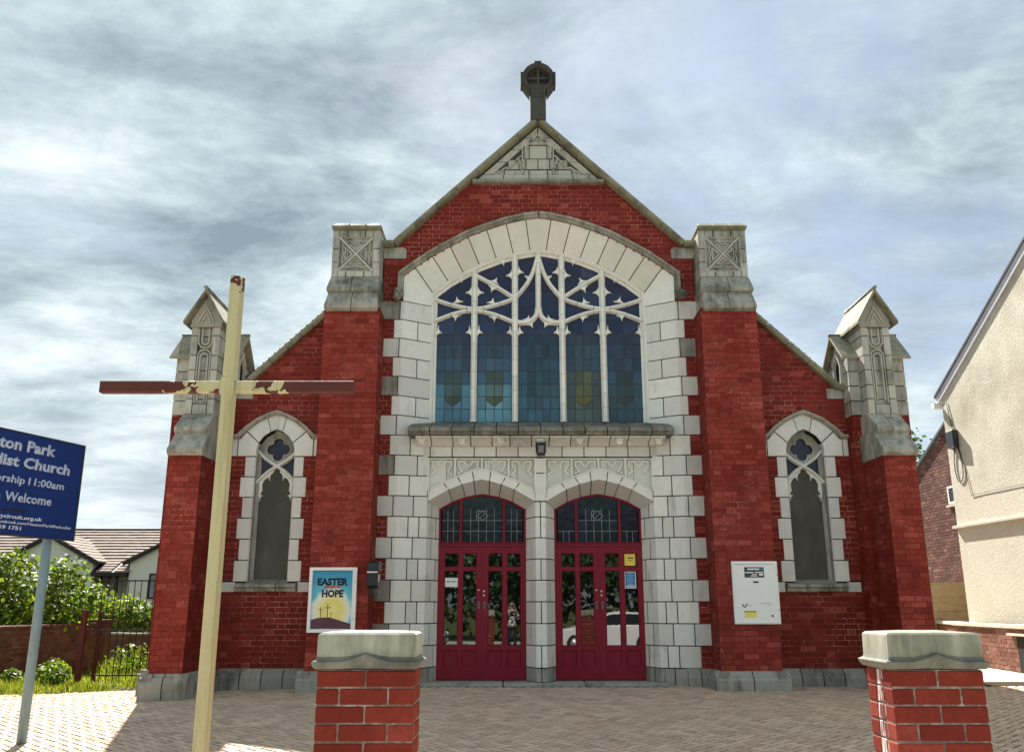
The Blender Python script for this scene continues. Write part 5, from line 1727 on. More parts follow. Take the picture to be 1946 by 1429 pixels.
def nrect(name, mat, x0, y0, x1, y1, lev=0):
    a, z1_ = npnt(x0, y0); c_, z0_ = npnt(x1, y1)
    part(name, mat, lambda mb, t: mb.box(a, c_, -0.6165 - 0.0006 * lev, -0.6149, z0_, z1_), nb)


M['slateink'] = mat_flat('slate_print', (0.03, 0.06, 0.075)); M['yellow'] = mat_flat('yellow_print', (0.86, 0.72, 0.16)); M['greyink'] = mat_flat('grey_print', (0.30, 0.32, 0.34)); M['tealink'] = mat_flat('teal_print', (0.03, 0.20, 0.19))
M['orangeink'] = mat_flat('orange_print', (0.8, 0.35, 0.05))
nrect('header', M['slateink'], 0.27, 0.095, 0.70, 0.262)
nrect('header_corner', M['tealink'], 0.60, 0.098, 0.695, 0.15, 1)
for q in ((0.34, 0.115, 0.60, 0.14), (0.285, 0.172, 0.47, 0.19), (0.50, 0.17, 0.68, 0.188), (0.43, 0.207, 0.54, 0.222), (0.40, 0.232, 0.55, 0.243), (0.59, 0.198, 0.68, 0.23)):
    nrect('printed_line', M['paper'], *q, 2)
for q in ((0.08, 0.050, 0.25, 0.058), (0.25, 0.051, 0.93, 0.055)): nrect('printed_line', M['greyink'], *q, 1)
nrect('printed_line', M['ink'], 0.45, 0.322, 0.565, 0.348, 1)
nrect('sticker', M['yellow'], 0.225, 0.79, 0.48, 0.895)
nrect('printed_line', M['ink'], 0.21, 0.795, 0.47, 0.808, 2)
nrect('printed_line', M['greyink'], 0.57, 0.672, 0.82, 0.679, 1); nrect('printed_line', M['greyink'], 0.73, 0.694, 0.80, 0.70, 1)
nrect('emblem', M['tealink'], 0.80, 0.852, 0.845, 0.888, 1)


def swoosh(mb, t):
    a = [npnt(*q) for q in ((0.19, 0.68), (0.20, 0.715), (0.23, 0.73), (0.26, 0.715), (0.285, 0.68))]
    mb.sweep(a, [(-0.009, -0.6150), (-0.006, -0.617), (0.006, -0.617), (0.009, -0.6150)])


part('emblem', M['slateink'], swoosh, nb)
part('emblem', M['orangeink'], lambda mb, t: mb.sweep([npnt(*q) for q in ((0.30, 0.69), (0.33, 0.71), (0.36, 0.71), (0.39, 0.69))], [(-0.004, -0.615), (-0.003, -0.6168), (0.003, -0.6168), (0.004, -0.615)]), nb)
for y_ in (0.215, 0.775):
    x, z = npnt(0.978, y_)
    part('lock', M['black'], lambda mb, t: mb.lathe([(0.008, 0), (0.008, 0.004)], (x, -0.622, z), 10, 'y'), nb)

# ---- black box with a curved lid on the flank of the left buttress
lb = thing('wall_box', 'black wall mounted box with curved lid and white stripe, beside the cream quoins', 'wall box', (-2.62, -0.6, 1.66))
LY0, LY1 = -0.86, -0.50
part('lid', M['black'], lambda mb, t: mb.yz([(LY0, 1.745), (LY0 + 0.005, 1.82), (LY0 + 0.04, 1.875), (LY0 + 0.11, 1.90), (LY1, 1.905), (LY1, 1.745)], -2.715, -2.535), lb, bev=0.01)
part('body', M['black'], lambda mb, t: mb.yz([(LY0 + 0.004, 1.715), (LY0 + 0.004, 1.53), (LY0 + 0.03, 1.50), (LY1, 1.49), (LY1, 1.715)], -2.713, -2.540), lb, bev=0.008)
part('stripe', M['white'], lambda mb, t: mb.box(-2.706, -2.548, LY0 - 0.004, LY0 + 0.05, 1.722, 1.741), lb)
part('side_plate', M['white'], lambda mb, t: mb.box(-2.541, -2.534, LY0 + 0.05, LY0 + 0.13, 1.585, 1.70), lb)
part('bracket', M['black'], lambda mb, t: mb.box(-2.719, -2.66, -0.56, -0.38, 1.40, 1.80), lb)

# ---- floodlight under the cornice
fo = thing('floodlight', 'small black floodlight hanging under the cornice above the centre pier', 'floodlight', (0.0, -0.30, 3.84))
part('bracket', M['black'], lambda mb, t: (mb.box(-0.085, -0.07, -0.33, -0.22, 3.68, 3.87), mb.box(0.07, 0.085, -0.33, -0.22, 3.68, 3.87), mb.box(-0.085, 0.085, -0.31, -0.06, 3.83, 3.85)), fo)
part('housing', M['black'], lambda mb, t: mb.yz([(-0.38, 3.64), (-0.385, 3.80), (-0.30, 3.83), (-0.20, 3.78), (-0.20, 3.66), (-0.30, 3.62)], -0.068, 0.068), fo, bev=0.006)
part('lens', simple('lamp_lens', (0.16, 0.16, 0.13), 0.3, 0.6, 5, 0.1), lambda mb, t: mb.box(-0.045, 0.045, -0.392, -0.383, 3.665, 3.785), fo)

# ---- papers in the door panes
gy = 0.452 + 0.026


def sheet(name, label, cat, u0, u1, z0, z1, mat, extra=None):
    s_ = thing(name, label, cat, ((u0 + u1) / 2, gy, z0))
    part('sheet', mat, lambda mb, t: mb.box(u0, u1, gy - 0.0025, gy + 0.001, z0, z1), s_)
    if extra: extra(s_)
    return s_


yl = lambda s_: [part('printed_line', M['ink'], lambda mb, t: mb.box(a, b_, gy - 0.0035, gy - 0.002, c_, d_), s_) for a, b_, c_, d_ in ((1.475, 1.572, 2.003, 2.022), (1.49, 1.55, 1.972, 1.977), (1.49, 1.55, 1.955, 1.960))]
sheet('notice', 'yellow paper notice stuck in the top right pane of the right-hand doors', 'notice', 1.425, 1.605, 1.885, 2.082, mat_flat('yellow_paper', (0.85, 0.64, 0.10)), yl)
M['blueprint'] = mat_flat('blue_print', (0.015, 0.16, 0.42)); M['paleblue'] = mat_flat('pale_blue_print', (0.30, 0.60, 0.78))


def bl(s_):
    part('blue_panel', M['blueprint'], lambda mb, t: mb.box(1.433, 1.593, gy - 0.0035, gy - 0.002, 1.530, 1.775), s_)
    for i, (a, b_) in enumerate(((1.47, 1.56), (1.455, 1.575), (1.46, 1.56), (1.45, 1.58), (1.45, 1.58), (1.47, 1.56))):
        part('printed_line', M['paleblue'], lambda mb, t: mb.box(a, b_, gy - 0.0045, gy - 0.003, 1.75 - 0.034 * i, 1.763 - 0.034 * i), s_)
    part('printed_band', M['paper'], lambda mb, t: mb.box(1.447, 1.582, gy - 0.0045, gy - 0.003, 1.545, 1.562), s_)


sheet('notice', 'blue notice with white border stuck in the long right pane of the right-hand doors', 'notice', 1.417, 1.609, 1.512, 1.793, M['paper'], bl)
sheet('notice', 'small white paper notice stuck in the outer pane of the left-hand doors', 'notice', -1.602, -1.388, 1.535, 1.685, M['paper'],
      lambda s_: [part('printed_line', M['tealink'], lambda mb, t: mb.box(a, b_, gy - 0.0035, gy - 0.002, 1.615, 1.632), s_) for a, b_ in ((-1.58, -1.51), (-1.495, -1.42))])

# ---- bent iron bracket on the left aisle wall
ib = MB(); ib.tube([(-4.97, 0.0, 0.98), (-4.97, -0.10, 0.98), (-4.965, -0.12, 1.035), (-4.78, -0.12, 1.055), (-4.70, -0.12, 1.06)], 0.012, 8)
ibo = ib.build('wall_bracket', M['redpost'])
tag(ibo, 'small rusty iron bracket on the brick wall below the left aisle window', 'bracket')

# ================================================================== GATE PIERS
M['pierbrick'] = mat_brick('pier_brick', (0.12, 0.014, 0.009), (0.19, 0.024, 0.014), (0.26, 0.040, 0.022), 0.04)
M['limebrick'] = mat_brick('lime_stained_brick', (0.12, 0.018, 0.014), (0.17, 0.028, 0.020), (0.22, 0.045, 0.032), 0.75, (0.80, 0.74, 0.70))
mlb = M['limebrick'].node_tree
bs_ = mlb.nodes['Principled BSDF']
src = bs_.inputs['Base Color'].links[0].from_socket
stx = noise(mlb, mapping(mlb, posn(mlb), scl=(1, 26, 3.2)), 1.0, 5, 0.7)
L(mlb, mixc(mlb, ramp(mlb, stx, [(0.50, 0.0), (0.60, 0.85)]), src, (0.72, 0.68, 0.64)), bs_.inputs['Base Color'])
M['palemortar'] = mat_mortar('pale_mortar', (0.14, 0.095, 0.08), (0.42, 0.36, 0.31), 0.6, 3.0)


def pier(x0, x1, label, lime):
    yf, yb = -10.0, -9.68
    g0 = -0.34; zt = 0.922
    pr = thing('gate_pier', label, 'gate pier', ((x0 + x1) / 2, -9.83, -0.31), 'gate piers in front of the church')
    part('mortar_core', M['palemortar'], lambda mb, t: mb.box(x0 + 0.005, x1 - 0.005, yf + 0.005, yb - 0.005, g0, zt), pr)
    k = 0; z = zt
    W_ = x1 - x0; D_ = yb - yf
    while z > g0:
        za = z - GA
        fx = [0, 0.5, 1] if k % 2 == 0 else [0, 0.235, 0.735, 1]
        fy = [0.33, 0.67, 1] if k % 2 == 0 else [0.36, 1]
        fxs = list(zip(fx, fx[1:]))
        for i, (a, b_) in enumerate(fxs):
            for yy0, yy1 in ((yf, yf + 0.11), (yb - 0.11, yb)):
                d = rnd.uniform(-0.0015, 0.0015)
                part('brick', M['pierbrick'], lambda mb, t: mb.box(x0 + a * W_ + (0.0045 if i else 0), x0 + b_ * W_ - (0.0045 if i < len(fxs) - 1 else 0), yy0 + d, yy1 + d, za + 0.0045, z - 0.0045 + rnd.uniform(-0.0012, 0.0012), t), pr, tnt(), bev=0.005)
        if D_ > 0.25:
            ys = [yf + 0.11] + ([yf + 0.11 + (D_ - 0.22) * 0.5] if k % 2 else []) + [yb - 0.11]
            for ya, yb_ in zip(ys, ys[1:]):
                for xx0, xx1, lm in ((x0, x0 + 0.10, lime), (x1 - 0.10, x1, False)):
                    part('brick', M['limebrick'] if lm else M['pierbrick'], lambda mb, t: mb.box(xx0, xx1, ya + 0.0045, yb_ - 0.0045, za + 0.0045, z - 0.0045, t), pr, tnt(), bev=0.004)
        z = za; k += 1

    def cap(mb, t, which=1):
        n = 16
        xc, yc = (x0 + x1) / 2, (yf + yb) / 2
        hx_, hy_ = W_ / 2, D_ / 2
        def bmp(s_, h):
            return 0.040 * max(0, 1 - abs(s_ * h) / 0.125) ** 1.5 if abs(h - hx_) < 1e-6 else 0.0
        loops = []
        for off, z_, kb_ in ((-0.012, 0.925, 0.0), (0.012, 0.926, 0.8), (0.024, 0.942, 1.0), (0.029, 0.958, 1.0), (0.025, 0.963, 1.0), (0.010, 0.970, 0.9), (0.005, 0.986, 0.5), (0.005, 1.012, 0.1), (0.004, 1.085, 0.0), (0.003, 1.093, 0.0), (-0.010, 1.103, 0.0), (-0.14, 1.112, 0.0)):
            lp = []
            for side in range(4):
                for i in range(n):
                    s_ = -1 + 2 * i / n
                    if side == 0: x, y, h = xc + s_ * (hx_ + off), yc - hy_ - off, hx_
                    elif side == 1: x, y, h = xc + hx_ + off, yc + s_ * (hy_ + off), hy_
                    elif side == 2: x, y, h = xc - s_ * (hx_ + off), yc + hy_ + off, hx_
                    else: x, y, h = xc - hx_ - off, yc - s_ * (hy_ + off), hy_
                    lp.append((x, y, z_ + kb_ * bmp(s_, h)))
            loops.append(lp)
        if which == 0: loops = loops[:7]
        else: loops = loops[6:]
        m = 4 * n
        v = [q for lp in loops for q in lp]
        f = [(i * m + j, i * m + (j + 1) % m, (i + 1) * m + (j + 1) % m, (i + 1) * m + j) for i in range(len(loops) - 1) for j in range(m)]
        f.append(tuple(range((len(loops) - 1) * m, len(loops) * m))); f.append(tuple(range(m - 1, -1, -1)))
        mb.mesh(v, f, t)
    part('cap_moulding', M['capmould_shade'], lambda mb, t: cap(mb, t, 0), pr, (0.5, 0.4, 0.6))
    part('cap_stone', M['capstone'], cap, pr, (0.8, 0.4, 0.55) if not lime else (0.3, 0.3, 0.75))
    return pr


pL = pier(-1.468, -0.974, 'left gate pier of red brick with lichen-spotted stone cap, beside the pale wooden cross', False)
pR = pier(1.446, 1.917, 'right gate pier of red brick, its left side streaked white with lime', True)

# ================================================================== WOODEN CROSS
mcx, t, b = newmat('flaking_cream_paint', 0.55, 0.35)
p = posn(t)
sp_ = N(t, 'ShaderNodeSeparateXYZ'); L(t, p, sp_.inputs[0])
dx = mathn(t, 'ABSOLUTE', mathn(t, 'SUBTRACT', sp_.outputs[0], -2.41))
n1_ = noise(t, mapping(t, p, scl=(1.0, 1.0, 1.3)), 9, 3, 0.5); n2_ = noise(t, p, 40, 4, 0.6)
topf = mathn(t, 'MULTIPLY', mathn(t, 'GREATER_THAN', sp_.outputs[2], 3.33), 0.34)
botf = mathn(t, 'MULTIPLY', mathn(t, 'LESS_THAN', sp_.outputs[2], 0.42), 0.24)
fl_ = mathn(t, 'ADD', mathn(t, 'ADD', mathn(t, 'MULTIPLY', dx, 0.62), topf), mathn(t, 'ADD', n1_, botf))
isarm = mathn(t, 'GREATER_THAN', dx, 0.060)
fl_ = mathn(t, 'SUBTRACT', fl_, mathn(t, 'MULTIPLY', mathn(t, 'SUBTRACT', 1.0, isarm), 0.26))
flk = ramp(t, fl_, [(0.655, 0.0), (0.665, 1.0)])
cream = mixc(t, n2_, (0.42, 0.375, 0.20), (0.54, 0.49, 0.285))
stv = noise(t, mapping(t, p, scl=(22, 22, 1.1)), 1.0, 6, 0.7)
cream = mixc(t, mathn(t, 'MULTIPLY', ramp(t, stv, [(0.46, 0.0), (0.72, 1.0)]), 0.7), cream, (0.24, 0.21, 0.11))
rot = mixc(t, noise(t, mapping(t, p, scl=(4, 4, 30)), 3, 4), (0.035, 0.010, 0.007), (0.135, 0.028, 0.020))
L(t, mixc(t, flk, cream, rot), b.inputs['Base Color'])
bump(t, b, mathn(t, 'ADD', mathn(t, 'MULTIPLY', mathn(t, 'SUBTRACT', 1.0, flk), 1.0), mathn(t, 'MULTIPLY', n2_, 0.3)), 0.6, 0.004)
wc = thing('wooden_cross', 'tall wooden cross with flaking cream paint standing on the forecourt before the left buttress', 'cross', (-2.38, -8.85, -0.28))


def wpost(mb, t):
    xb, xt = -2.404, -2.419
    lv = [(-0.32, 0.0), (2.0, 0.55), (3.455, 1.0)]
    w = 0.038
    bot = [(xb - w, -8.9), (xb + w, -8.9), (xb + w, -8.80), (xb - w, -8.80)]
    top = [(xt - w, -8.9), (xt + w, -8.9), (xt + w, -8.80), (xt - w, -8.80)]
    zt = [3.485, 3.475, 3.50, 3.505]
    mb.prism([(x, y, z_) for (x, y), z_ in zip(top, zt)], [(x, y, -0.32) for x, y in bot], t)


part('post', mcx, wpost, wc, bev=0.006)
part('crossbeam', mcx, lambda mb, t: mb.box(-3.293, -1.556, -8.886, -8.826, 2.640, 2.722, t), wc, bev=0.006)
part('joint_plate', mcx, lambda mb, t: mb.box(-2.461, -2.369, -8.904, -8.90, 2.62, 2.74, t), wc, bev=0.001)

# ================================================================== BLUE CHURCH SIGN
S0 = Vector((-5.605, -4.296, 0)); ST = Vector((-0.3113, -0.9503, 0)).normalized(); SN = Vector((0.9503, -0.3113, 0)).normalized()
sg = thing('church_sign', 'blue church sign board with white lettering on grey-blue round posts', 'sign', tuple(S0 + ST * 0.96 + Vector((0, 0, -0.35))))
M['signblue'] = mat_paint('sign_blue', (0.002, 0.024, 0.15), 0.45, 3, 0.2, 0.3)
M['signwhite'] = mat_flat('sign_lettering', (0.42, 0.50, 0.66), 0.5)
M['signwhite2'] = mat_flat('sign_lettering_small', (0.62, 0.68, 0.80), 0.5)
M['signpole'] = mat_paint('grey_blue_pole', (0.17, 0.25, 0.285), 0.5, 9, 0.25)
M['signedge'] = simple('sign_edge', (0.03, 0.035, 0.03), 0.6, 0.3, 12, 0.3)


def slab(mb, s0, s1, z0, z1, d0, d1):
    A = S0 + ST * s0; B = S0 + ST * s1
    f0 = [B + SN * d1 + Vector((0, 0, z0)), A + SN * d1 + Vector((0, 0, z0)), A + SN * d1 + Vector((0, 0, z1)), B + SN * d1 + Vector((0, 0, z1))]
    b0 = [B + SN * d0 + Vector((0, 0, z0)), A + SN * d0 + Vector((0, 0, z0)), A + SN * d0 + Vector((0, 0, z1)), B + SN * d0 + Vector((0, 0, z1))]
    mb.prism(f0, b0)


part('board', M['signblue'], lambda mb, t: slab(mb, 0.0, 1.93, 1.975, 3.075, -0.006, 0.0), sg)


def edg(mb, t):
    slab(mb, -0.022, 0.0, 1.96, 3.09, -0.03, 0.006); slab(mb, 1.93, 1.95, 1.96, 3.09, -0.03, 0.006)
    slab(mb, 0.0, 1.93, 3.075, 3.09, -0.03, 0.005); slab(mb, 0.0, 1.93, 1.96, 1.975, -0.03, 0.005)


part('frame', M['signedge'], edg, sg)
for s_ in (0.27, 1.66):
    c = S0 + ST * s_ - SN * 0.09
    part('post', M['signpole'], lambda mb, t: mb.tube([(c.x, c.y, -0.42), (c.x, c.y, 2.9)], 0.052, 18), sg)
for s_ in (0.27, 1.66):
    for z_ in (2.2, 2.85):
        c = S0 + ST * s_
        part('clamp', M['signedge'], lambda mb, t: slab(mb, s_ - 0.06, s_ + 0.06, z_ - 0.02, z_ + 0.02, -0.15, -0.03), sg)


def stext(body, s_right, z, cap, width, mat, bold=0.024, shear=0.05):
    o_ = S0 + ST * s_right + SN * 0.0005 + Vector((0, 0, z))
    text_mesh(body, mat, sg, 'lettering', o_, -ST, (0, 0, 1), width, cap, 'R', shear, bold, 0.0012)


stext('Heaton Park', 0.408, 2.888, 0.118, 1.10, M['signwhite'], 0.04)
stext('Methodist Church', 0.165, 2.708, 0.112, 1.62, M['signwhite'], 0.04)
stext('11:00am', 0.225, 2.528, 0.080, 0.505, M['signwhite'])
stext('Worship', 0.775, 2.528, 0.080, 0.55, M['signwhite'])
stext('Welcome', 0.376, 2.332, 0.096, 0.63, M['signwhite'])
stext('e', 1.065, 2.332, 0.096, 0.06, M['signwhite'])
M['smear'] = mat_flat('painted_out', (0.004, 0.008, 0.03))
part('painted_out_line', M['smear'], lambda mb, t: slab(mb, 0.72, 1.02, 2.215, 2.245, 0.0, 0.001), sg)
stext('.burycircuit.org.uk', 0.476, 2.147, 0.040, 0.70, M['signwhite2'])
stext('facebook.com/HeatonParkMethodist', 0.050, 2.090, 0.033, 1.02, M['signwhite2'], 0.008)
stext('759 1751', 0.742, 2.030, 0.038, 0.34, M['signwhite2'])

# ================================================================== WALLS AT THE SIDES
M['oldbrick'] = mat_brick('old_brown_brick', (0.10, 0.038, 0.026), (0.19, 0.078, 0.052), (0.28, 0.135, 0.095), 0.25, (0.50, 0.42, 0.34))
M['oldmortar'] = mat_mortar('old_mortar', (0.085, 0.07, 0.055), (0.26, 0.22, 0.18), 0.4, 2.0)
M['wingbrick'] = mat_brick('dark_wing_brick', (0.075, 0.032, 0.027), (0.14, 0.062, 0.050), (0.24, 0.12, 0.095), 0.35, (0.55, 0.45, 0.38))


def brick_wall(name, label, cat, p0, p1, z0, z1, thick, flip, mat, mort, n_ind=300, coping=None, gauge=GA, parentless=None, zfun=None, kind_rest='brickwork', jt=0.005):
    """bricks on the face of a wall running p0 -> p1 (normal to the left of travel unless flip)"""
    P0 = Vector((*p0, 0)); P1 = Vector((*p1, 0)); D_ = (P1 - P0); Ln = D_.length; D_ = D_.normalized()
    Nn = Vector((-D_.y, D_.x, 0)) * (-1 if flip else 1)
    w = parentless or thing(name, label, cat, tuple((P0 + P1) / 2 + Vector((0, 0, z0))))
    up = Vector((0, 0, 1))

    def pbox(mb, a, b_, d0, d1, za, zb, t):
        f0 = [P0 + D_ * q + Nn * d1 + up * z_ for q, z_ in ((a, za), (b_, za), (b_, zb), (a, zb))]
        b0 = [P0 + D_ * q + Nn * d0 + up * z_ for q, z_ in ((a, za), (b_, za), (b_, zb), (a, zb))]
        if (D_.cross(up)).dot(Nn) < 0: f0, b0 = f0[::-1], b0[::-1]
        mb.prism(f0, b0, t)
    mbm = MB()
    if zfun is None: pbox(mbm, 0, Ln, -thick, -0.006, z0 - 0.15, z1, (0.5,) * 3)
    else:
        f0 = [P0 + Nn * -0.006 + up * z0, P1 + Nn * -0.006 + up * z0, P1 + Nn * -0.006 + up * zfun(Ln), P0 + Nn * -0.006 + up * zfun(0)]
        b0 = [q - Nn * thick for q in f0]
        if (D_.cross(up)).dot(Nn) < 0: f0, b0 = f0[::-1], b0[::-1]
        mbm.prism(f0, b0)
    mbm.build('mortar_core', mort, w)
    rows = []
    k = 0; z = z0
    while z < (z1 if zfun is None else max(zfun(0), zfun(Ln))) - 0.02:
        x = -0.12 * (k % 2)
        while x < Ln:
            a, b_ = max(0, x), min(Ln, x + 0.2386)
            zt_ = z + gauge
            if b_ - a > 0.03 and (zfun is None or (zt_ < zfun(a) and zt_ < zfun(b_))): rows.append((a, b_, z, min(zt_, z1) if zfun is None else zt_))
            x += 0.2386
        z += gauge; k += 1
    rows.sort(key=lambda q: (P0 + D_ * q[0] - camo.location).length)
    rest = MB()
    for i, (a, b_, za, zb) in enumerate(rows):
        d = rnd.uniform(-0.003, 0.003)
        mbx = MB() if i < n_ind else rest
        pbox(mbx, a + jt, b_ - jt, -0.03, d, za + jt, zb - jt, tnt())
        if i < n_ind: mbx.build('brick', mat, w)
    if rest.f: rest.build(kind_rest, mat, w, 'stuff')
    if coping:
        cm_, ov, h, sl_ = coping
        x = 0
        while x < Ln - 0.05:
            b_ = min(Ln, x + sl_)
            mb = MB(); pbox(mb, x + 0.004, b_ - 0.004, -thick - ov, ov, z1 + 0.002, z1 + h + rnd.uniform(-0.006, 0.006), tnt())
            mb.build('coping_stone', cm_, w, bevel=0.008)
            x = b_
    return w, pbox


lw, pbx = brick_wall('boundary_wall', 'old brown brick boundary wall under the bush at the left edge, weeds along its foot', 'wall', (-9.75, -2.4), (-9.55, 5.8), -0.20, 0.80, 0.22, True, M['oldbrick'], M['palemortar'], 300, (M['oldbrick'], 0.01, 0.07, 0.115), jt=0.0075)
part('end_pier', M['oldbrick'], lambda mb, t: pbx(mb, 7.85, 8.25, -0.30, 0.06, -0.25, 0.86, (0.3, 0.5, 0.5)), lw)
part('pier_cap', M['oldbrick'], lambda mb, t: pbx(mb, 7.80, 8.30, -0.34, 0.10, 0.862, 0.93, (0.0, 0.5, 0.5)), lw)
bw, _ = brick_wall('garden_wall', 'low mossy stone wall behind the iron railing, under the far shrubs', 'wall', (-13.0, 9.2), (-5.8, 9.0), -0.25, 0.48, 0.25, True, M['oldbrick'], M['oldmortar'], 120, (M['coping'], 0.02, 0.06, 0.6))
rw, pbr = brick_wall('forecourt_wall', 'low weathered brick wall with pale stone coping in front of the rendered house', 'wall', (9.15, 0.2), (9.72, 6.4), -0.02, 0.79, 0.24, False, M['oldbrick'], M['palemortar'], 260, (M['concrete'], 0.05, 0.075, 0.9), jt=0.0075)
part('recess_shade_panel', M['joint'], lambda mb, t: pbr(mb, 2.62, 3.12, -0.1, 0.004, -0.02, 0.66, (0, 0, 0)), rw)  # dark block flush with the bricks, its colour stands for shade in a recess
part('recess_lintel', M['concrete'], lambda mb, t: pbr(mb, 2.55, 3.35, -0.1, 0.09, 0.66, 0.70, (0, 0, 0)), rw)
rw2, _ = brick_wall('forecourt_wall', 'far stretch of low brick wall with pale coping below the wooden fence panel', 'wall', (9.72, 6.4), (10.7, 10.6), 0.0, 0.80, 0.24, False, M['oldbrick'], M['oldmortar'], 120, (M['concrete'], 0.05, 0.075, 0.9))

# ---- railing
rl = thing('iron_railing', 'rusty iron railing of thin upright bars joined to the left corner turret', 'railing', (-7.1, 1.8, -0.1))
x = -7.95
k = 0
while x < -6.2:
    part('bar', M['iron'], lambda mb, t: mb.tube([(x, 1.8, gz(x, 1)), (x + 0.002, 1.8, 1.69)], 0.0085, 6), rl)
    x += 0.117; k += 1
for z_, r_ in ((1.672, 0.012), (0.80, 0.013), (0.03, 0.012)):
    part('rail', M['iron'], lambda mb, t: mb.box(-8.0 if z_ > 1 or z_ < 0.1 else -8.12, -6.15, 1.79, 1.81, z_ - r_, z_ + r_), rl)
for x, y, zt_, r_, lab in ((-8.10, 1.55, 1.16, 0.045, 'thick rusty red gate post standing in the weeds at the end of the brick wall'), (-8.05, 2.05, 1.13, 0.03, 'thinner rusty red post close behind the thick gate post')):
    gp = MB(); gp.box(x - r_, x + r_, y - r_, y + r_, -0.3, zt_)
    o_ = gp.build('gate_post', M['redpost'], bevel=0.006); tag(o_, lab, 'post')

# ================================================================== HOUSE ON THE RIGHT
mr, t, b = newmat('roughcast', 0.92, 0.15)
p = posn(t)
n_a = noise(t, p, 0.8, 5, 0.6); n_b = noise(t, p, 26, 5, 0.75); sz_ = N(t, 'ShaderNodeSeparateXYZ'); L(t, p, sz_.inputs[0])
up_ = ramp(t, mathn(t, 'DIVIDE', sz_.outputs[2], 10.0), [(0.33, 0.0), (0.52, 1.0)])
c = mixc(t, ramp(t, n_b, [(0.35, 0.0), (0.7, 1.0)]), (0.54, 0.50, 0.40), (0.76, 0.72, 0.60))
c = mixc(t, mathn(t, 'MULTIPLY', ramp(t, n_a, [(0.42, 0.0), (0.70, 1.0)]), mathn(t, 'ADD', mathn(t, 'MULTIPLY', up_, 0.5), 0.12)), c, (0.30, 0.255, 0.18))
L(t, c, b.inputs['Base Color'])
bump(t, b, n_b, 0.9, 0.02)
M['roughcast'] = mr
M['fascia'] = simple('grey_bargeboard', (0.50, 0.50, 0.54), 0.6, 0.3, 4, 0.2)
hs = thing('rendered_house', 'cream roughcast gable end of a house with grey bargeboard at the right edge', 'house', (10.1, 2, 0))
HX = lambda y: 10.0 + (6.2 - y) * 0.05
gp_ = [(6.2, -0.3), (6.2, 6.10), (1.5, 8.78), (-3.2, 6.10), (-3.2, -0.3)]
hm = MB(); hm.prism([(HX(y), y, z_) for y, z_ in gp_][::-1], [(HX(y) + 8, y, z_) for y, z_ in gp_][::-1]); hm.build('wall', mr, hs)
for (ya, za), (yb_, zb_) in (((6.42, 5.97), (1.5, 8.80)), ((1.5, 8.80), (-3.4, 5.97))):
    part('bargeboard', M['fascia'], lambda mb, t: mb.prism([(HX(ya) - 0.035, ya, za - 0.02), (HX(ya) - 0.035, ya, za + 0.19), (HX(yb_) - 0.035, yb_, zb_ + 0.19), (HX(yb_) - 0.035, yb_, zb_ - 0.02)],
                                                           [(HX(ya) + 0.02, ya, za - 0.02), (HX(ya) + 0.02, ya, za + 0.19), (HX(yb_) + 0.02, yb_, zb_ + 0.19), (HX(yb_) + 0.02, yb_, zb_ - 0.02)]), hs)
    part('roof_slope', M['slate'], lambda mb, t: mb.prism([(HX(ya) - 0.06, ya, za + 0.192), (HX(ya) - 0.06, ya, za + 0.25), (HX(yb_) - 0.06, yb_, zb_ + 0.25), (HX(yb_) - 0.06, yb_, zb_ + 0.192)],
                                                          [(HX(ya) + 8, ya, za + 0.192), (HX(ya) + 8, ya, za + 0.25), (HX(yb_) + 8, yb_, zb_ + 0.25), (HX(yb_) + 8, yb_, zb_ + 0.192)]), hs)
part('gutter_end', M['white'], lambda mb, t: mb.box(9.86, 10.3, 6.32, 6.46, 5.90, 6.03), hs)
part('render_band', mr, lambda mb, t: mb.prism([(HX(6.25) - 0.085, 6.28, 2.985), (HX(6.25) - 0.085, 6.28, 3.035), (HX(-3.2) - 0.085, -3.2, 3.035), (HX(-3.2) - 0.085, -3.2, 2.985)],
                                               [(HX(6.25) + 0.03, 6.28, 2.985), (HX(6.25) + 0.03, 6.28, 3.06), (HX(-3.2) + 0.03, -3.2, 3.06), (HX(-3.2) + 0.03, -3.2, 2.985)]), hs)
M['cable'] = simple('grey_cable', (0.06, 0.055, 0.055), 0.6, 0.3, 5, 0.1)
part('meter_box', M['black'], lambda mb, t: mb.box(HX(5.9) - 0.12, HX(5.9) + 0.01, 5.66, 6.02, 4.83, 5.25), hs, bev=0.02)
cb = [(5.85, 4.85), (5.95, 4.5), (5.92, 4.15), (5.8, 4.02), (5.66, 4.12), (5.62, 4.4), (5.68, 4.7), (5.75, 4.85)]
part('cable', M['cable'], lambda mb, t: mb.tube([(HX(y) - 0.02, y, z_) for y, z_ in smooth_path(cb, 3)], 0.012, 6), hs)
cb = [(6.0, 6.0), (5.9, 5.6), (5.84, 5.25)]
part('cable', M['cable'], lambda mb, t: mb.tube([(HX(y) - 0.02, y, z_) for y, z_ in cb], 0.010, 6), hs)
cb = [(5.7, 4.85), (5.55, 4.3), (5.42, 3.66), (5.0, 3.67), (3.5, 3.665), (1.0, 3.66)]
part('cable', M['cable'], lambda mb, t: mb.tube([(HX(y) - 0.015, y, z_) for y, z_ in cb], 0.006, 6), hs)

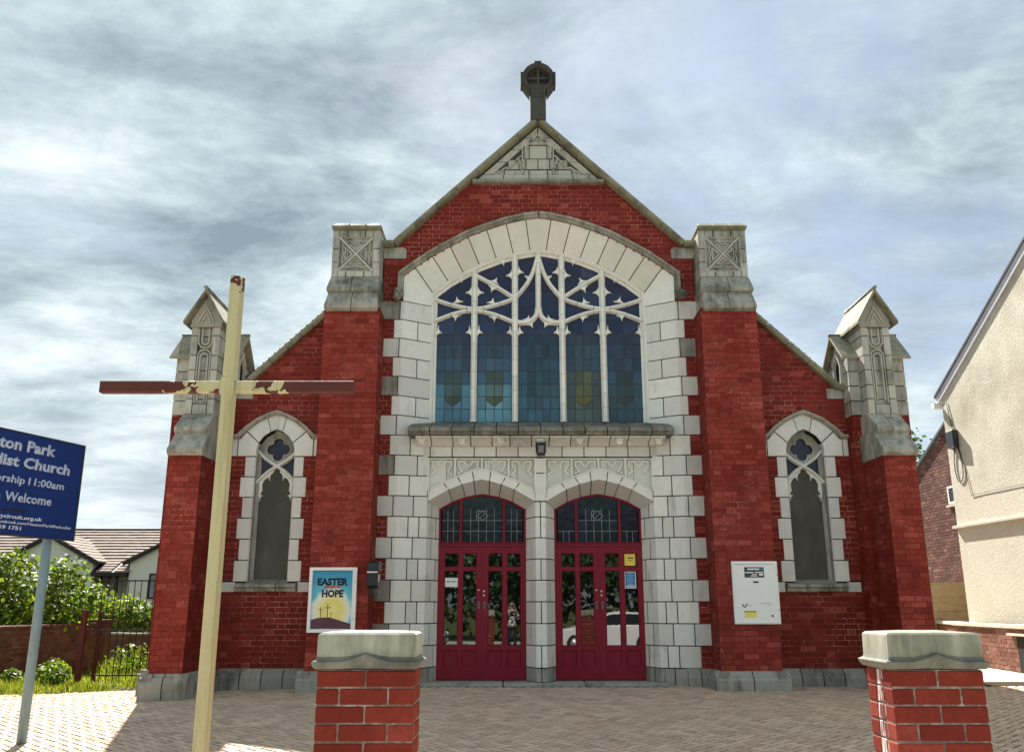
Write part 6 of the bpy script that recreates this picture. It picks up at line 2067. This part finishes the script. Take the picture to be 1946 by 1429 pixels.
# rear wing of dark brick
wg, pw = brick_wall('brick_wing', 'dark brick rear building with a sloping roof edge behind the rendered house', 'building', (11.2, 6.3), (11.2, 15.5), -0.2, 5.0, 4.0, False, M['wingbrick'], M['palemortar'], 0, None, jt=0.009, zfun=lambda s_: 6.95 - 0.47 * s_)
part('verge', M['slate'], lambda mb, t: mb.prism([(11.12, 6.3, 6.95), (11.12, 6.3, 7.03), (11.12, 15.5, 2.70), (11.12, 15.5, 2.62)], [(15.2, 6.3, 6.95), (15.2, 6.3, 7.03), (15.2, 15.5, 2.70), (15.2, 15.5, 2.62)]), wg)
wnd = part('window', M['white'], lambda mb, t: mb.sweep([(8.20, 3.84), (8.84, 3.84), (8.84, 4.30), (8.20, 4.30)], [(0, 0), (0, -0.03), (0.05, -0.03), (0.05, 0)], True, plane='yz', off=11.2), wg)
part('pane', M['black'], lambda mb, t: mb.box(11.185, 11.19, 8.24, 8.80, 3.88, 4.26), wnd)
part('sill', M['concrete'], lambda mb, t: mb.box(11.12, 11.2, 8.15, 8.90, 3.76, 3.81), wg)

# wooden fence panel
M['wood'] = simple('weathered_wood', (0.30, 0.23, 0.13), 0.85, 0.15, 7, 0.4, 0.4)
fn = thing('wooden_fence', 'weathered wooden fence panel of wide horizontal boards beside the rendered house', 'fence', (10.4, 8.0, 0))
z = 0.1; k = 0
while z < 1.68:
    h = rnd.choice((0.15, 0.17, 0.19))
    part('board', M['wood'], lambda mb, t: mb.box(9.3, 11.12, 8.0 + (0.016 if k % 2 else 0), 8.03, z, z + h - 0.006), fn)
    z += h; k += 1
for x in (9.35, 10.93): part('post', M['wood'], lambda mb, t: mb.box(x, x + 0.09, 7.94, 8.0, 0, 1.76), fn)


# ================================================================== GREENERY
def leaf_cloud(mb, blobs, n, size, rr, flat=0.5, tint_bias=0.0):
    tot = sum(b_[3] * b_[4] * b_[5] for b_ in blobs)
    for (cx_, cy_, cz_, rx, ry, rz) in blobs:
        cnt = int(n * rx * ry * rz / tot)
        for _ in range(cnt):
            d = Vector((rr.gauss(0, 1), rr.gauss(0, 1), rr.gauss(0, 1))).normalized()
            r_ = rr.random() ** 0.36 * (1 + 0.13 * rr.gauss(0, 1))
            p_ = Vector((cx_ + d.x * rx * r_, cy_ + d.y * ry * r_, cz_ + d.z * rz * r_))
            nrm = (d * 0.5 + Vector((rr.gauss(0, .6), rr.gauss(0, .6), rr.gauss(0, .5) + flat))).normalized()
            a = nrm.orthogonal().normalized(); a = Matrix.Rotation(rr.uniform(0, 6.28), 3, nrm) @ a
            b_ = nrm.cross(a)
            s_ = size * rr.uniform(0.6, 1.35)
            w_ = s_ * 0.42
            mid = p_ + a * s_ * 0.5 - nrm * s_ * 0.08
            tnt_ = (min(1, max(0, rr.gauss(0.5 + tint_bias, 0.26))), rr.random(), rr.random())
            mb.face([p_, mid + b_ * w_, p_ + a * s_ - nrm * s_ * 0.15, mid - b_ * w_], tnt_)


def shrub(name, label, cat, loc, blobs, n, size, mat, seed, stems=5, group=None, stem_top=0.6):
    rr = random.Random(seed)
    s_ = thing(name, label, cat, loc, group)
    mb = MB(); leaf_cloud(mb, blobs, n, size, rr); mb.build('foliage', mat, s_)
    mb = MB()
    for i in range(stems):
        bl_ = blobs[i % len(blobs)]
        a = Vector(loc) + Vector((rr.uniform(-0.2, 0.2), rr.uniform(-0.2, 0.2), -0.1))
        e = Vector(bl_[:3])
        m_ = a.lerp(e, 0.5) + Vector((rr.uniform(-0.2, 0.2), rr.uniform(-0.2, 0.2), 0.1))
        mb.tube([a, m_, e], 0.035 if size < 0.2 else 0.12, 6, r1=0.008)
    mb.build('stem', M['bark'], s_)
    return s_


rb = random.Random(3)
bl1 = [(-10.6, 4.4, 1.25, 0.95, 1.1, 0.85), (-11.6, 3.8, 1.55, 0.9, 1.0, 0.85), (-12.6, 3.2, 1.4, 1.0, 1.1, 0.9), (-10.2, 4.9, 1.85, 0.55, 0.7, 0.45), (-11.0, 4.2, 2.05, 0.5, 0.6, 0.35), (-12.2, 3.4, 2.15, 0.6, 0.7, 0.35), (-9.95, 4.2, 0.95, 0.45, 0.8, 0.40), (-13.8, 3.0, 1.3, 0.9, 1.0, 0.9), (-9.75, 5.3, 1.35, 0.35, 0.5, 0.5), (-12.0, 4.6, 0.9, 1.4, 1.0, 0.7)]
shrub('leafy_bush', 'big bright green leafy bush spilling over the old brick wall', 'bush', (-11.4, 4.4, -0.2), bl1, 15000, 0.105, M['leaf'], 3, 8)
bl2 = [(-11.4, 10.8, 0.95, 0.8, 0.7, 0.55), (-10.6, 11.0, 0.85, 0.7, 0.7, 0.5), (-9.9, 11.2, 0.75, 0.7, 0.6, 0.45), (-9.2, 11.0, 0.8, 0.7, 0.6, 0.5), (-12.4, 10.8, 1.0, 0.8, 0.7, 0.6)]
shrub('garden_shrub', 'low pale green shrub behind the iron railing, below the white bungalow', 'shrub', (-10.6, 11.0, -0.3), bl2, 5200, 0.12, M['leaf'], 9, 5)
shrub('distant_tree', 'distant green tree showing just beyond the right corner turret', 'tree', (14.3, 20, -0.3), [(14.3, 20, 7.2, 1.45, 1.3, 1.25), (13.4, 20, 5.8, 1.3, 1.3, 1.2), (15.2, 20.0, 6.7, 0.65, 0.6, 0.8), (15.35, 20.0, 7.5, 0.5, 0.5, 0.55), (14.2, 20, 4.7, 1.3, 1.2, 1.2)], 5200, 0.17, M['treeleaf'], 4, 5)

gr = MB()
rg = random.Random(11)


def blade(x, y, h, t_):
    a = rg.uniform(0, 6.28); w_ = rg.uniform(0.004, 0.010)
    z_ = gz(x, y) - 0.05; lx, ly = math.cos(a + 1.4) * h * rg.uniform(0.1, 0.6), math.sin(a + 1.4) * h * rg.uniform(0.1, 0.6)
    dx_, dy_ = math.cos(a) * w_, math.sin(a) * w_
    gr.face([(x - dx_, y - dy_, z_), (x + dx_, y + dy_, z_), (x + dx_ * .7 + lx * .4, y + dy_ * .7 + ly * .4, z_ + h * .6), (x + lx, y + ly, z_ + h), (x - dx_ * .7 + lx * .4, y - dy_ * .7 + ly * .4, z_ + h * .6)], t_)


def patch(n, x0, x1, y0, y1, h0, h1, dens=None):
    for _ in range(n):
        x, y = rg.uniform(x0, x1), rg.uniform(y0, y1)
        c_ = math.sin(x * 2.3 + 1) * math.cos(y * 1.7) + 0.6 * math.sin(x * 5.1 + y * 3.3)
        if rg.random() > 0.55 + 0.35 * c_: continue
        if dens and rg.random() > dens(x, y): continue
        blade(x, y, rg.uniform(h0, h1) * (0.8 + 0.3 * c_), (min(1, max(0, rg.gauss(0.5, 0.28))), rg.random(), 0))


patch(15000, -9.5, -6.3, 0.1, 4.5, 0.06, 0.22)
patch(9000, -9.5, -6.3, 4.5, 8.8, 0.10, 0.32)
patch(5200, -9.55, -8.8, -1.6, 1.2, 0.06, 0.24)
patch(1800, -9.3, -6.3, -0.35, 0.2, 0.03, 0.09)
patch(900, -9.6, -9.0, -4.0, -1.4, 0.04, 0.15)
gr.build('grass', M['grass'], None, 'stuff')
lt = MB()
for _ in range(260):
    x, y = rg.uniform(-6, 7), -rg.uniform(0.2, 6.5) if rg.random() < 0.7 else -rg.uniform(0.15, 0.6)
    s_ = rg.uniform(0.004, 0.014); a = rg.uniform(0, 6.28); z_ = gz(x, y) + 0.006
    lt.face([(x + s_ * math.cos(a + q) * (1.4 if q in (0, 3.14) else 0.8), y + s_ * math.sin(a + q), z_ + rg.uniform(0, 0.006)) for q in (0, 1.6, 3.14, 4.7)], (rg.random(), 0, 0))
M['litter'] = mat_leaf('litter', (0.06, 0.04, 0.02), (0.20, 0.15, 0.08), (0.75, 0.72, 0.65), 0.1)
lt.build('fallen_litter', M['litter'], None, 'stuff')
# weeds at the foot of the wall and round the posts
wd = [(-9.3, 1.6, 0.02, 0.16, 0.25, 0.12), (-9.25, 2.9, 0.06, 0.2, 0.3, 0.18), (-8.6, 1.7, 0.05, 0.3, 0.3, 0.2), (-8.0, 3.6, 0.15, 0.5, 0.4, 0.35), (-7.2, 4.6, 0.2, 0.6, 0.4, 0.4)]
for i, w_ in enumerate(wd):
    lab = ['small leafy weed clump at the foot of the old brick wall', 'taller leafy weeds against the old brick wall near the posts', 'leafy weed growing round the rusty gate posts', 'leafy weeds just behind the iron railing', 'weedy undergrowth beyond the iron railing beside the turret'][i]
    shrub('weed_clump', lab, 'weeds', (w_[0], w_[1], -0.15), [w_], 420, 0.075, M['leaf'], 30 + i, 2)

# ================================================================== BUNGALOW
M['tile'] = simple('roof_tile', (0.25, 0.195, 0.165), 0.85, 0.15, 3, 0.3)
M['pebble'] = simple('white_render', (0.62, 0.60, 0.56), 0.9, 0.15, 8, 0.08)
M['darktrim'] = simple('dark_trim', (0.022, 0.016, 0.020), 0.6, 0.3, 6, 0.3)
bu = thing('bungalow', 'white bungalow with brown tiled roof and dark bargeboards beyond the bush and railing', 'bungalow', (-20, 26, 0))


def tiled(x0, x1, y0, z0, y1, z1, rows, parent, name='tile_course', tw=0.30, clip=None):
    """roof plane from eaves (y0,z0) up to ridge (y1,z1): courses of overlapping tiles"""
    for k in range(rows):
        a, b_ = k / rows, (k + 1.12) / rows
        mb = MB()
        x = x0 - rnd.random() * 0.3
        xa, xb = (x0, x1) if clip is None else clip(a)
        while x < xb:
            l, r_ = max(x, xa) + 0.003, min(x + tw, xb) - 0.003
            if r_ - l > 0.04:
                dz = rnd.uniform(0, 0.012)
                ya, za = y0 + (y1 - y0) * a, z0 + (z1 - z0) * a + 0.075 + dz; yb_, zb_ = y0 + (y1 - y0) * b_, z0 + (z1 - z0) * b_ + 0.01
                mb.prism([(l, ya, za), (r_, ya, za), (r_, yb_, zb_), (l, yb_, zb_)], [(l, ya, za - 0.06), (r_, ya, za - 0.06), (r_, yb_, zb_ - 0.06), (l, yb_, zb_ - 0.06)], tnt())
            x += tw
        if mb.f: mb.build(name, M['tile'], parent)


part('wall', M['pebble'], lambda mb, t: mb.box(-30, -13, 25.2, 30, -0.4, 3.2), bu)
part('roof_deck', M['darktrim'], lambda mb, t: mb.yz([(24.8, 3.02), (28.5, 4.70), (32.2, 3.02)], -30, -13), bu)
tiled(-30, -13, 24.75, 3.05, 28.5, 4.74, 11, bu)
part('ridge', M['darktrim'], lambda mb, t: mb.tube([(-30, 28.5, 4.78), (-13, 28.5, 4.78)], 0.07, 8), bu)


def gable(xc, hw, ze, za, yf, yb_):
    part('gable_wall', M['pebble'], lambda mb, t: mb.xz([(xc - hw, -0.4), (xc + hw, -0.4), (xc + hw, ze), (xc, za - 0.05), (xc - hw, ze)], yf, yb_), bu)
    for s_ in (-1, 1):
        def bb(mb, t):
            mb.xz([(xc + s_ * (hw + 0.25), ze - 0.17), (xc, za - 0.06), (xc, za + 0.10), (xc + s_ * (hw + 0.25), ze - 0.01)], yf - 0.16, yf - 0.12)
        part('bargeboard', M['darktrim'], bb, bu)
        part('roof_slope', M['darktrim'], lambda mb, t: mb.xz([(xc + s_ * (hw + 0.27), ze - 0.05), (xc, za + 0.04), (xc, za + 0.10), (xc + s_ * (hw + 0.27), ze + 0.01)], yf - 0.12, yb_), bu)
        n_ = 8
        for k in range(n_):
            mb = MB()
            y = yf - 0.10
            a, b_ = k / n_, (k + 1.1) / n_
            xa, zA = xc + s_ * (hw + 0.27) * (1 - a), (ze) + (za + 0.10 - ze) * a
            xb_, zB = xc + s_ * (hw + 0.27) * (1 - b_), (ze) + (za + 0.10 - ze) * b_
            while y < yb_:
                y2 = min(y + 0.3, yb_)
                mb.prism([(xa, y + .003, zA + 0.065), (xa, y2 - .003, zA + 0.065), (xb_, y2 - .003, zB + 0.03), (xb_, y + .003, zB + 0.03)][::(-1 if s_ > 0 else 1)], [(xa, y + .003, zA), (xa, y2 - .003, zA), (xb_, y2 - .003, zB - 0.03), (xb_, y + .003, zB - 0.03)][::(-1 if s_ > 0 else 1)], tnt())
                y += 0.3
            mb.build('tile_course', M['tile'], bu)


gable(-20.45, 1.95, 3.02, 4.12, 23.9, 27.2)
gable(-15.0, 1.90, 3.02, 4.05, 23.9, 27.2)
part('canopy_roof', M['darktrim'], lambda mb, t: mb.yz([(23.75, 2.45), (23.75, 2.60), (24.8, 3.08), (24.8, 2.45)], -18.5, -16.95), bu)
for k in range(4):
    part('tile_course', M['tile'], lambda mb, t: [mb.yz([(23.74 + 0.24 * k, 2.66 + 0.115 * k), (23.74 + 0.24 * k, 2.60 + 0.115 * k), (24.0 + 0.24 * k, 2.70 + 0.115 * k), (24.0 + 0.24 * k, 2.745 + 0.115 * k)], x, x + 0.30, tnt()) for x in (-18.25, -17.93, -17.47, -17.15)], bu)
for x in (-18.22, -17.86, -17.52):
    part('porch_post', M['darktrim'], lambda mb, t: mb.box(x, x + 0.12, 23.95, 24.1, -0.4, 2.45), bu)
wn_ = part('window', M['darktrim'], lambda mb, t: mb.sweep([(-16.0, 1.5), (-15.0, 1.5), (-15.0, 2.55), (-16.0, 2.55)], [(0, 23.9), (0, 23.84), (0.07, 23.84), (0.07, 23.9)], True), bu)
part('pane', M['doorglass'], lambda mb, t: mb.box(-15.95, -15.05, 23.86, 23.87, 1.55, 2.5), wn_)

# ================================================================== ACROSS THE STREET (seen in the door glass)
M['carwhite'] = simple('white_car_paint', (0.78, 0.78, 0.76), 0.2, 0.6, 2, 0.02)
M['cardark'] = simple('dark_car_paint', (0.03, 0.035, 0.05), 0.2, 0.6, 2, 0.1)
M['carglass'] = mat_glass('car_glass', False, (0.01, 0.012, 0.015), 1.6, 0.03, 0.0)
M['rubber'] = simple('tyre_rubber', (0.02, 0.02, 0.02), 0.8, 0.2, 10, 0.1)
M['alloy'] = simple('alloy_wheel', (0.45, 0.45, 0.46), 0.35, 0.5, 10, 0.1, metal=0.6)
M['lampred'] = mat_flat('tail_lamp', (0.35, 0.01, 0.01), 0.2)
M['lampclear'] = mat_flat('head_lamp', (0.75, 0.75, 0.72), 0.15)


def parked_car(label, x0, yc, z0, mat, d_, group):
    """side-on car: nose towards +X when d_ is 1"""
    car = thing('parked_car', label, 'car', (x0 + 2.1, yc, z0), group)
    Lc, Wc = 4.25, 1.78
    low = [(0.0, 0.42), (0.03, 0.25), (0.40, 0.20), (3.85, 0.20), (4.20, 0.27), (4.25, 0.52), (4.20, 0.68), (3.95, 0.80), (3.10, 0.93), (1.0, 0.97), (0.20, 0.96), (0.04, 0.80)]
    cab = [(0.22, 0.955), (0.42, 1.28), (0.80, 1.43), (1.6, 1.47), (2.25, 1.40), (3.12, 0.925)]
    tr = lambda P: [((x0 + (x if d_ > 0 else Lc - x)), z0 + z) for x, z in P]

    def loft(mb, P, w0, w1, zlo, zhi, t):
        P = tr(P)
        a = sum(P[i][0] * P[(i + 1) % len(P)][1] - P[(i + 1) % len(P)][0] * P[i][1] for i in range(len(P)))
        if a < 0: P = P[::-1]
        f = lambda z: w0 + (w1 - w0) * min(1, max(0, (z - z0 - zlo) / (zhi - zlo)))
        mb.prism([(x, yc - f(z), z) for x, z in P], [(x, yc + f(z), z) for x, z in P], t)
    part('body', mat, lambda mb, t: loft(mb, low, 0.88, 0.84, 0.3, 0.97, t), car, bev=0.03)
    part('cabin', mat, lambda mb, t: loft(mb, cab, 0.82, 0.60, 0.95, 1.47, t), car, bev=0.02)
    for s_ in (-1, 1):
        for P in ([(0.55, 1.0), (0.68, 1.27), (0.95, 1.37), (1.52, 1.39), (1.52, 0.99)], [(1.60, 0.99), (1.60, 1.39), (2.15, 1.34), (2.75, 1.03), (2.75, 0.985)]):
            def wq(mb, t):
                Q = tr(P)
                f = lambda z: 0.82 - 0.22 * (z - z0 - 0.95) / 0.52
                A = [(x, yc + s_ * (f(z) + 0.006), z) for x, z in Q]; B = [(x, yc + s_ * (f(z) - 0.02), z) for x, z in Q]
                mb.prism(A, B, t)
            part('side_window', M['carglass'], wq, car)
        for wx in (0.80, 3.38):
            cx_ = tr([(wx, 0.32)])[0][0]
            wl = part('wheel', M['rubber'], lambda mb, t: mb.lathe([(0.30, -0.1), (0.325, -0.07), (0.325, 0.07), (0.30, 0.1)], (cx_, yc + s_ * 0.80, z0 + 0.32), 24, 'y', t), car)
            part('rim', M['alloy'], lambda mb, t: mb.lathe([(0.20, -0.11), (0.21, 0.0), (0.20, 0.11)], (cx_, yc + s_ * 0.80, z0 + 0.32), 16, 'y', t), wl)
        part('headlight', M['lampclear'], lambda mb, t: mb.box(tr([(4.05, 0)])[0][0], tr([(4.235, 0)])[0][0], yc + s_ * 0.60, yc + s_ * 0.86, z0 + 0.60, z0 + 0.72, t), car, bev=0.01)
        part('tail_light', M['lampred'], lambda mb, t: mb.box(tr([(-0.005, 0)])[0][0], tr([(0.18, 0)])[0][0], yc + s_ * 0.66, yc + s_ * 0.86, z0 + 0.76, z0 + 0.92, t), car, bev=0.01)
    return car


parked_car('white hatchback parked across the street, mirrored in the panes of the right-hand doors', 1.0, -19.2, -0.46, M['carwhite'], -1, 'cars parked across the street')
parked_car('dark blue hatchback parked across the street, mirrored in the panes of the left-hand doors', -7.2, -19.2, -0.46, M['cardark'], 1, 'cars parked across the street')

for i, (x, y, h, r_) in enumerate(((-13, -31, 6.6, 3.4), (-6.0, -33, 7.2, 3.6), (0.5, -31.5, 6.4, 3.3), (6.5, -33, 7.4, 3.6), (13.0, -31, 6.8, 3.4), (20, -33, 7.0, 3.6), (-20, -33, 7.0, 3.6))):
    lab = ['broad dark tree across the street mirrored in the far left of the door glass', 'tall dark tree across the street mirrored in the left-hand doors', 'shorter dark tree across the street mirrored behind the centre pier', 'tallest dark tree across the street mirrored in the right-hand doors',
           'broad dark tree across the street mirrored in the far right of the door glass', 'tree across the street at the right end of the row', 'tree across the street at the left end of the row'][i]
    shrub('street_tree', lab, 'tree', (x, y, -0.5), [(x, y, h - r_ * 0.75, r_, r_ * 0.9, r_ * 0.75), (x - r_ * 0.4, y, h - r_ * 1.15, r_ * 0.7, r_ * 0.7, r_ * 0.6), (x + r_ * 0.45, y, h - r_ * 1.1, r_ * 0.7, r_ * 0.7, r_ * 0.6), (x, y, 0.9, r_ * 1.1, 1.2, 1.5)], 3000, 0.42, M['treeleaf'], 60 + i, 4, 'row of trees across the street')

# the person taking the photograph, mirrored in the left-hand doors
pe = thing('person', 'person in black and white patterned top holding a phone up, mirrored in the doors', 'person', (-0.478, -15.10, -0.33))
M['skin'] = simple('skin', (0.50, 0.32, 0.24), 0.55, 0.35, 10, 0.06)
M['trousers'] = simple('dark_trousers', (0.02, 0.02, 0.028), 0.8, 0.2, 12, 0.2)
M['hair'] = simple('brown_hair', (0.06, 0.035, 0.02), 0.6, 0.3, 30, 0.4)
mt_, t, b = newmat('patterned_top', 0.8, 0.2)
vr = N(t, 'ShaderNodeTexVoronoi', inp={'Scale': 14.0}); L(t, posn(t), vr.inputs['Vector'])
L(t, ramp(t, vr.outputs['Distance'], [(0.38, (0.75, 0.75, 0.73)), (0.46, (0.03, 0.03, 0.05))]), b.inputs['Base Color'])


def skinned(name, joints, edges, mat, parent, root=0, sub=2):
    off = Vector(parent['_w'])
    me = bpy.data.meshes.new(name)
    me.from_pydata([tuple(Vector(j[:3])) for j in joints], edges, [])
    o = bpy.data.objects.new(name, me); COL.objects.link(o)
    m1 = o.modifiers.new('skin', 'SKIN'); m1.use_smooth_shade = True
    for i, j in enumerate(joints):
        me.skin_vertices[0].data[i].radius = (j[3], j[4] if len(j) > 4 else j[3])
        me.skin_vertices[0].data[i].use_root = (i == root)
    m2 = o.modifiers.new('sub', 'SUBSURF'); m2.levels = sub; m2.render_levels = sub
    bpy.context.view_layer.update()
    dg = bpy.context.evaluated_depsgraph_get()
    me2 = bpy.data.meshes.new_from_object(o.evaluated_get(dg))
    o.modifiers.clear(); o.data = me2; me2.materials.clear(); me2.materials.append(mat)
    for p_ in me2.polygons: p_.use_smooth = True
    o.parent = parent; o['_w'] = list(off)
    return o


J = [(0, 0, 0.95, .13, .10), (0, 0, 1.10, .12, .095), (0, 0.0, 1.26, .14, .10), (0, 0, 1.37, .10, .075), (0, 0.01, 1.45, .05), (0, 0.03, 1.52, .07, .085), (0, 0.03, 1.60, .075, .09), (0, 0.02, 1.655, .05, .06)]
E_ = [(0, 1), (1, 2), (2, 3), (3, 4), (4, 5), (5, 6), (6, 7)]
for s_ in (-1, 1):
    b0 = len(J)
    J += [(s_ * .095, 0, .86, .085), (s_ * .10, .01, .48, .055), (s_ * .105, -.01, .10, .036), (s_ * .11, .05, .03, .038), (s_ * .12, .14, .02, .03)]
    E_ += [(0, b0), (b0, b0 + 1), (b0 + 1, b0 + 2), (b0 + 2, b0 + 3), (b0 + 3, b0 + 4)]
    a0 = len(J)
    J += [(s_ * .17, 0, 1.34, .05), (s_ * .235, .10, 1.13, .040), (s_ * .115, .30, 1.46, .026), (s_ * .095, .335, 1.51, .022)]
    E_ += [(3, a0), (a0, a0 + 1), (a0 + 1, a0 + 2), (a0 + 2, a0 + 3)]
    for k, (dz, ln) in enumerate(((0.045, .062), (0.022, .068), (0.0, .064), (-0.020, .052))):
        f0 = len(J)
        J += [(s_ * .092, .345, 1.525 + dz * .8, .009), (s_ * .088, .372, 1.535 + dz, .008), (s_ * .068, .385, 1.537 + dz, .007)]
        E_ += [(a0 + 3, f0), (f0, f0 + 1), (f0 + 1, f0 + 2)]
    f0 = len(J)
    J += [(s_ * .085, .325, 1.535, .010), (s_ * .066, .330, 1.555, .009)]
    E_ += [(a0 + 3, f0), (f0, f0 + 1)]
P0_ = Vector((-0.478, -15.10, -0.33))
skinned('body', [(j[0], j[1], *j[2:]) for j in J], E_, M['skin'], pe)
tj = [(0, 0, .97, .145, .115), (0, 0, 1.12, .135, .11), (0, 0, 1.27, .155, .115), (0, 0, 1.37, .115, .085), (0, 0, .82, .16, .13)]
te = [(0, 1), (1, 2), (2, 3), (0, 4)]
for s_ in (-1, 1):
    a0 = len(tj); tj += [(s_ * .175, 0, 1.335, .062), (s_ * .235, .10, 1.14, .052), (s_ * .19, .19, 1.27, .045)]; te += [(3, a0), (a0, a0 + 1), (a0 + 1, a0 + 2)]
skinned('top', tj, te, mt_, pe)
lj = [(0, 0, .93, .14, .11)]; le = []
for s_ in (-1, 1):
    a0 = len(lj); lj += [(s_ * .095, 0, .84, .098), (s_ * .10, .01, .48, .068), (s_ * .105, -.01, .10, .055)]; le += [(0, a0), (a0, a0 + 1), (a0 + 1, a0 + 2)]
skinned('trousers', lj, le, M['trousers'], pe)
hb = MB(); hb.ball((P0_.x, P0_.y - 0.02, P0_.z + 1.60), (.098, .105, .105)); hb.ball((P0_.x, P0_.y - 0.06, P0_.z + 1.50), (.09, .06, .10)); hb.build('hair', M['hair'], pe)
fb = MB(); fb.ball((P0_.x, P0_.y + 0.125, P0_.z + 1.565), (.014, .018, .022)); fb.build('nose', M['skin'], pe)
for s_ in (-1, 1):
    fb = MB(); fb.ball((P0_.x + s_ * .03, P0_.y + 0.112, P0_.z + 1.59), (.012, .008, .007)); fb.build('eye', M['black'], pe)
    fb = MB(); fb.ball((P0_.x + s_ * .088, P0_.y + 0.02, P0_.z + 1.575), (.012, .022, .032)); fb.build('ear', M['skin'], pe)
fb = MB(); fb.ball((P0_.x, P0_.y + 0.112, P0_.z + 1.525), (.024, .008, .006)); fb.build('mouth', M['lampred'], pe)
ph = MB(); ph.box(-0.478 - .078, -0.478 + .078, -14.722, -14.712, 1.24 - .05, 1.24 + .026)
pho = ph.build('phone', M['black'], bevel=0.003); tag(pho, 'black phone held up sideways by the person mirrored in the doors', 'phone')
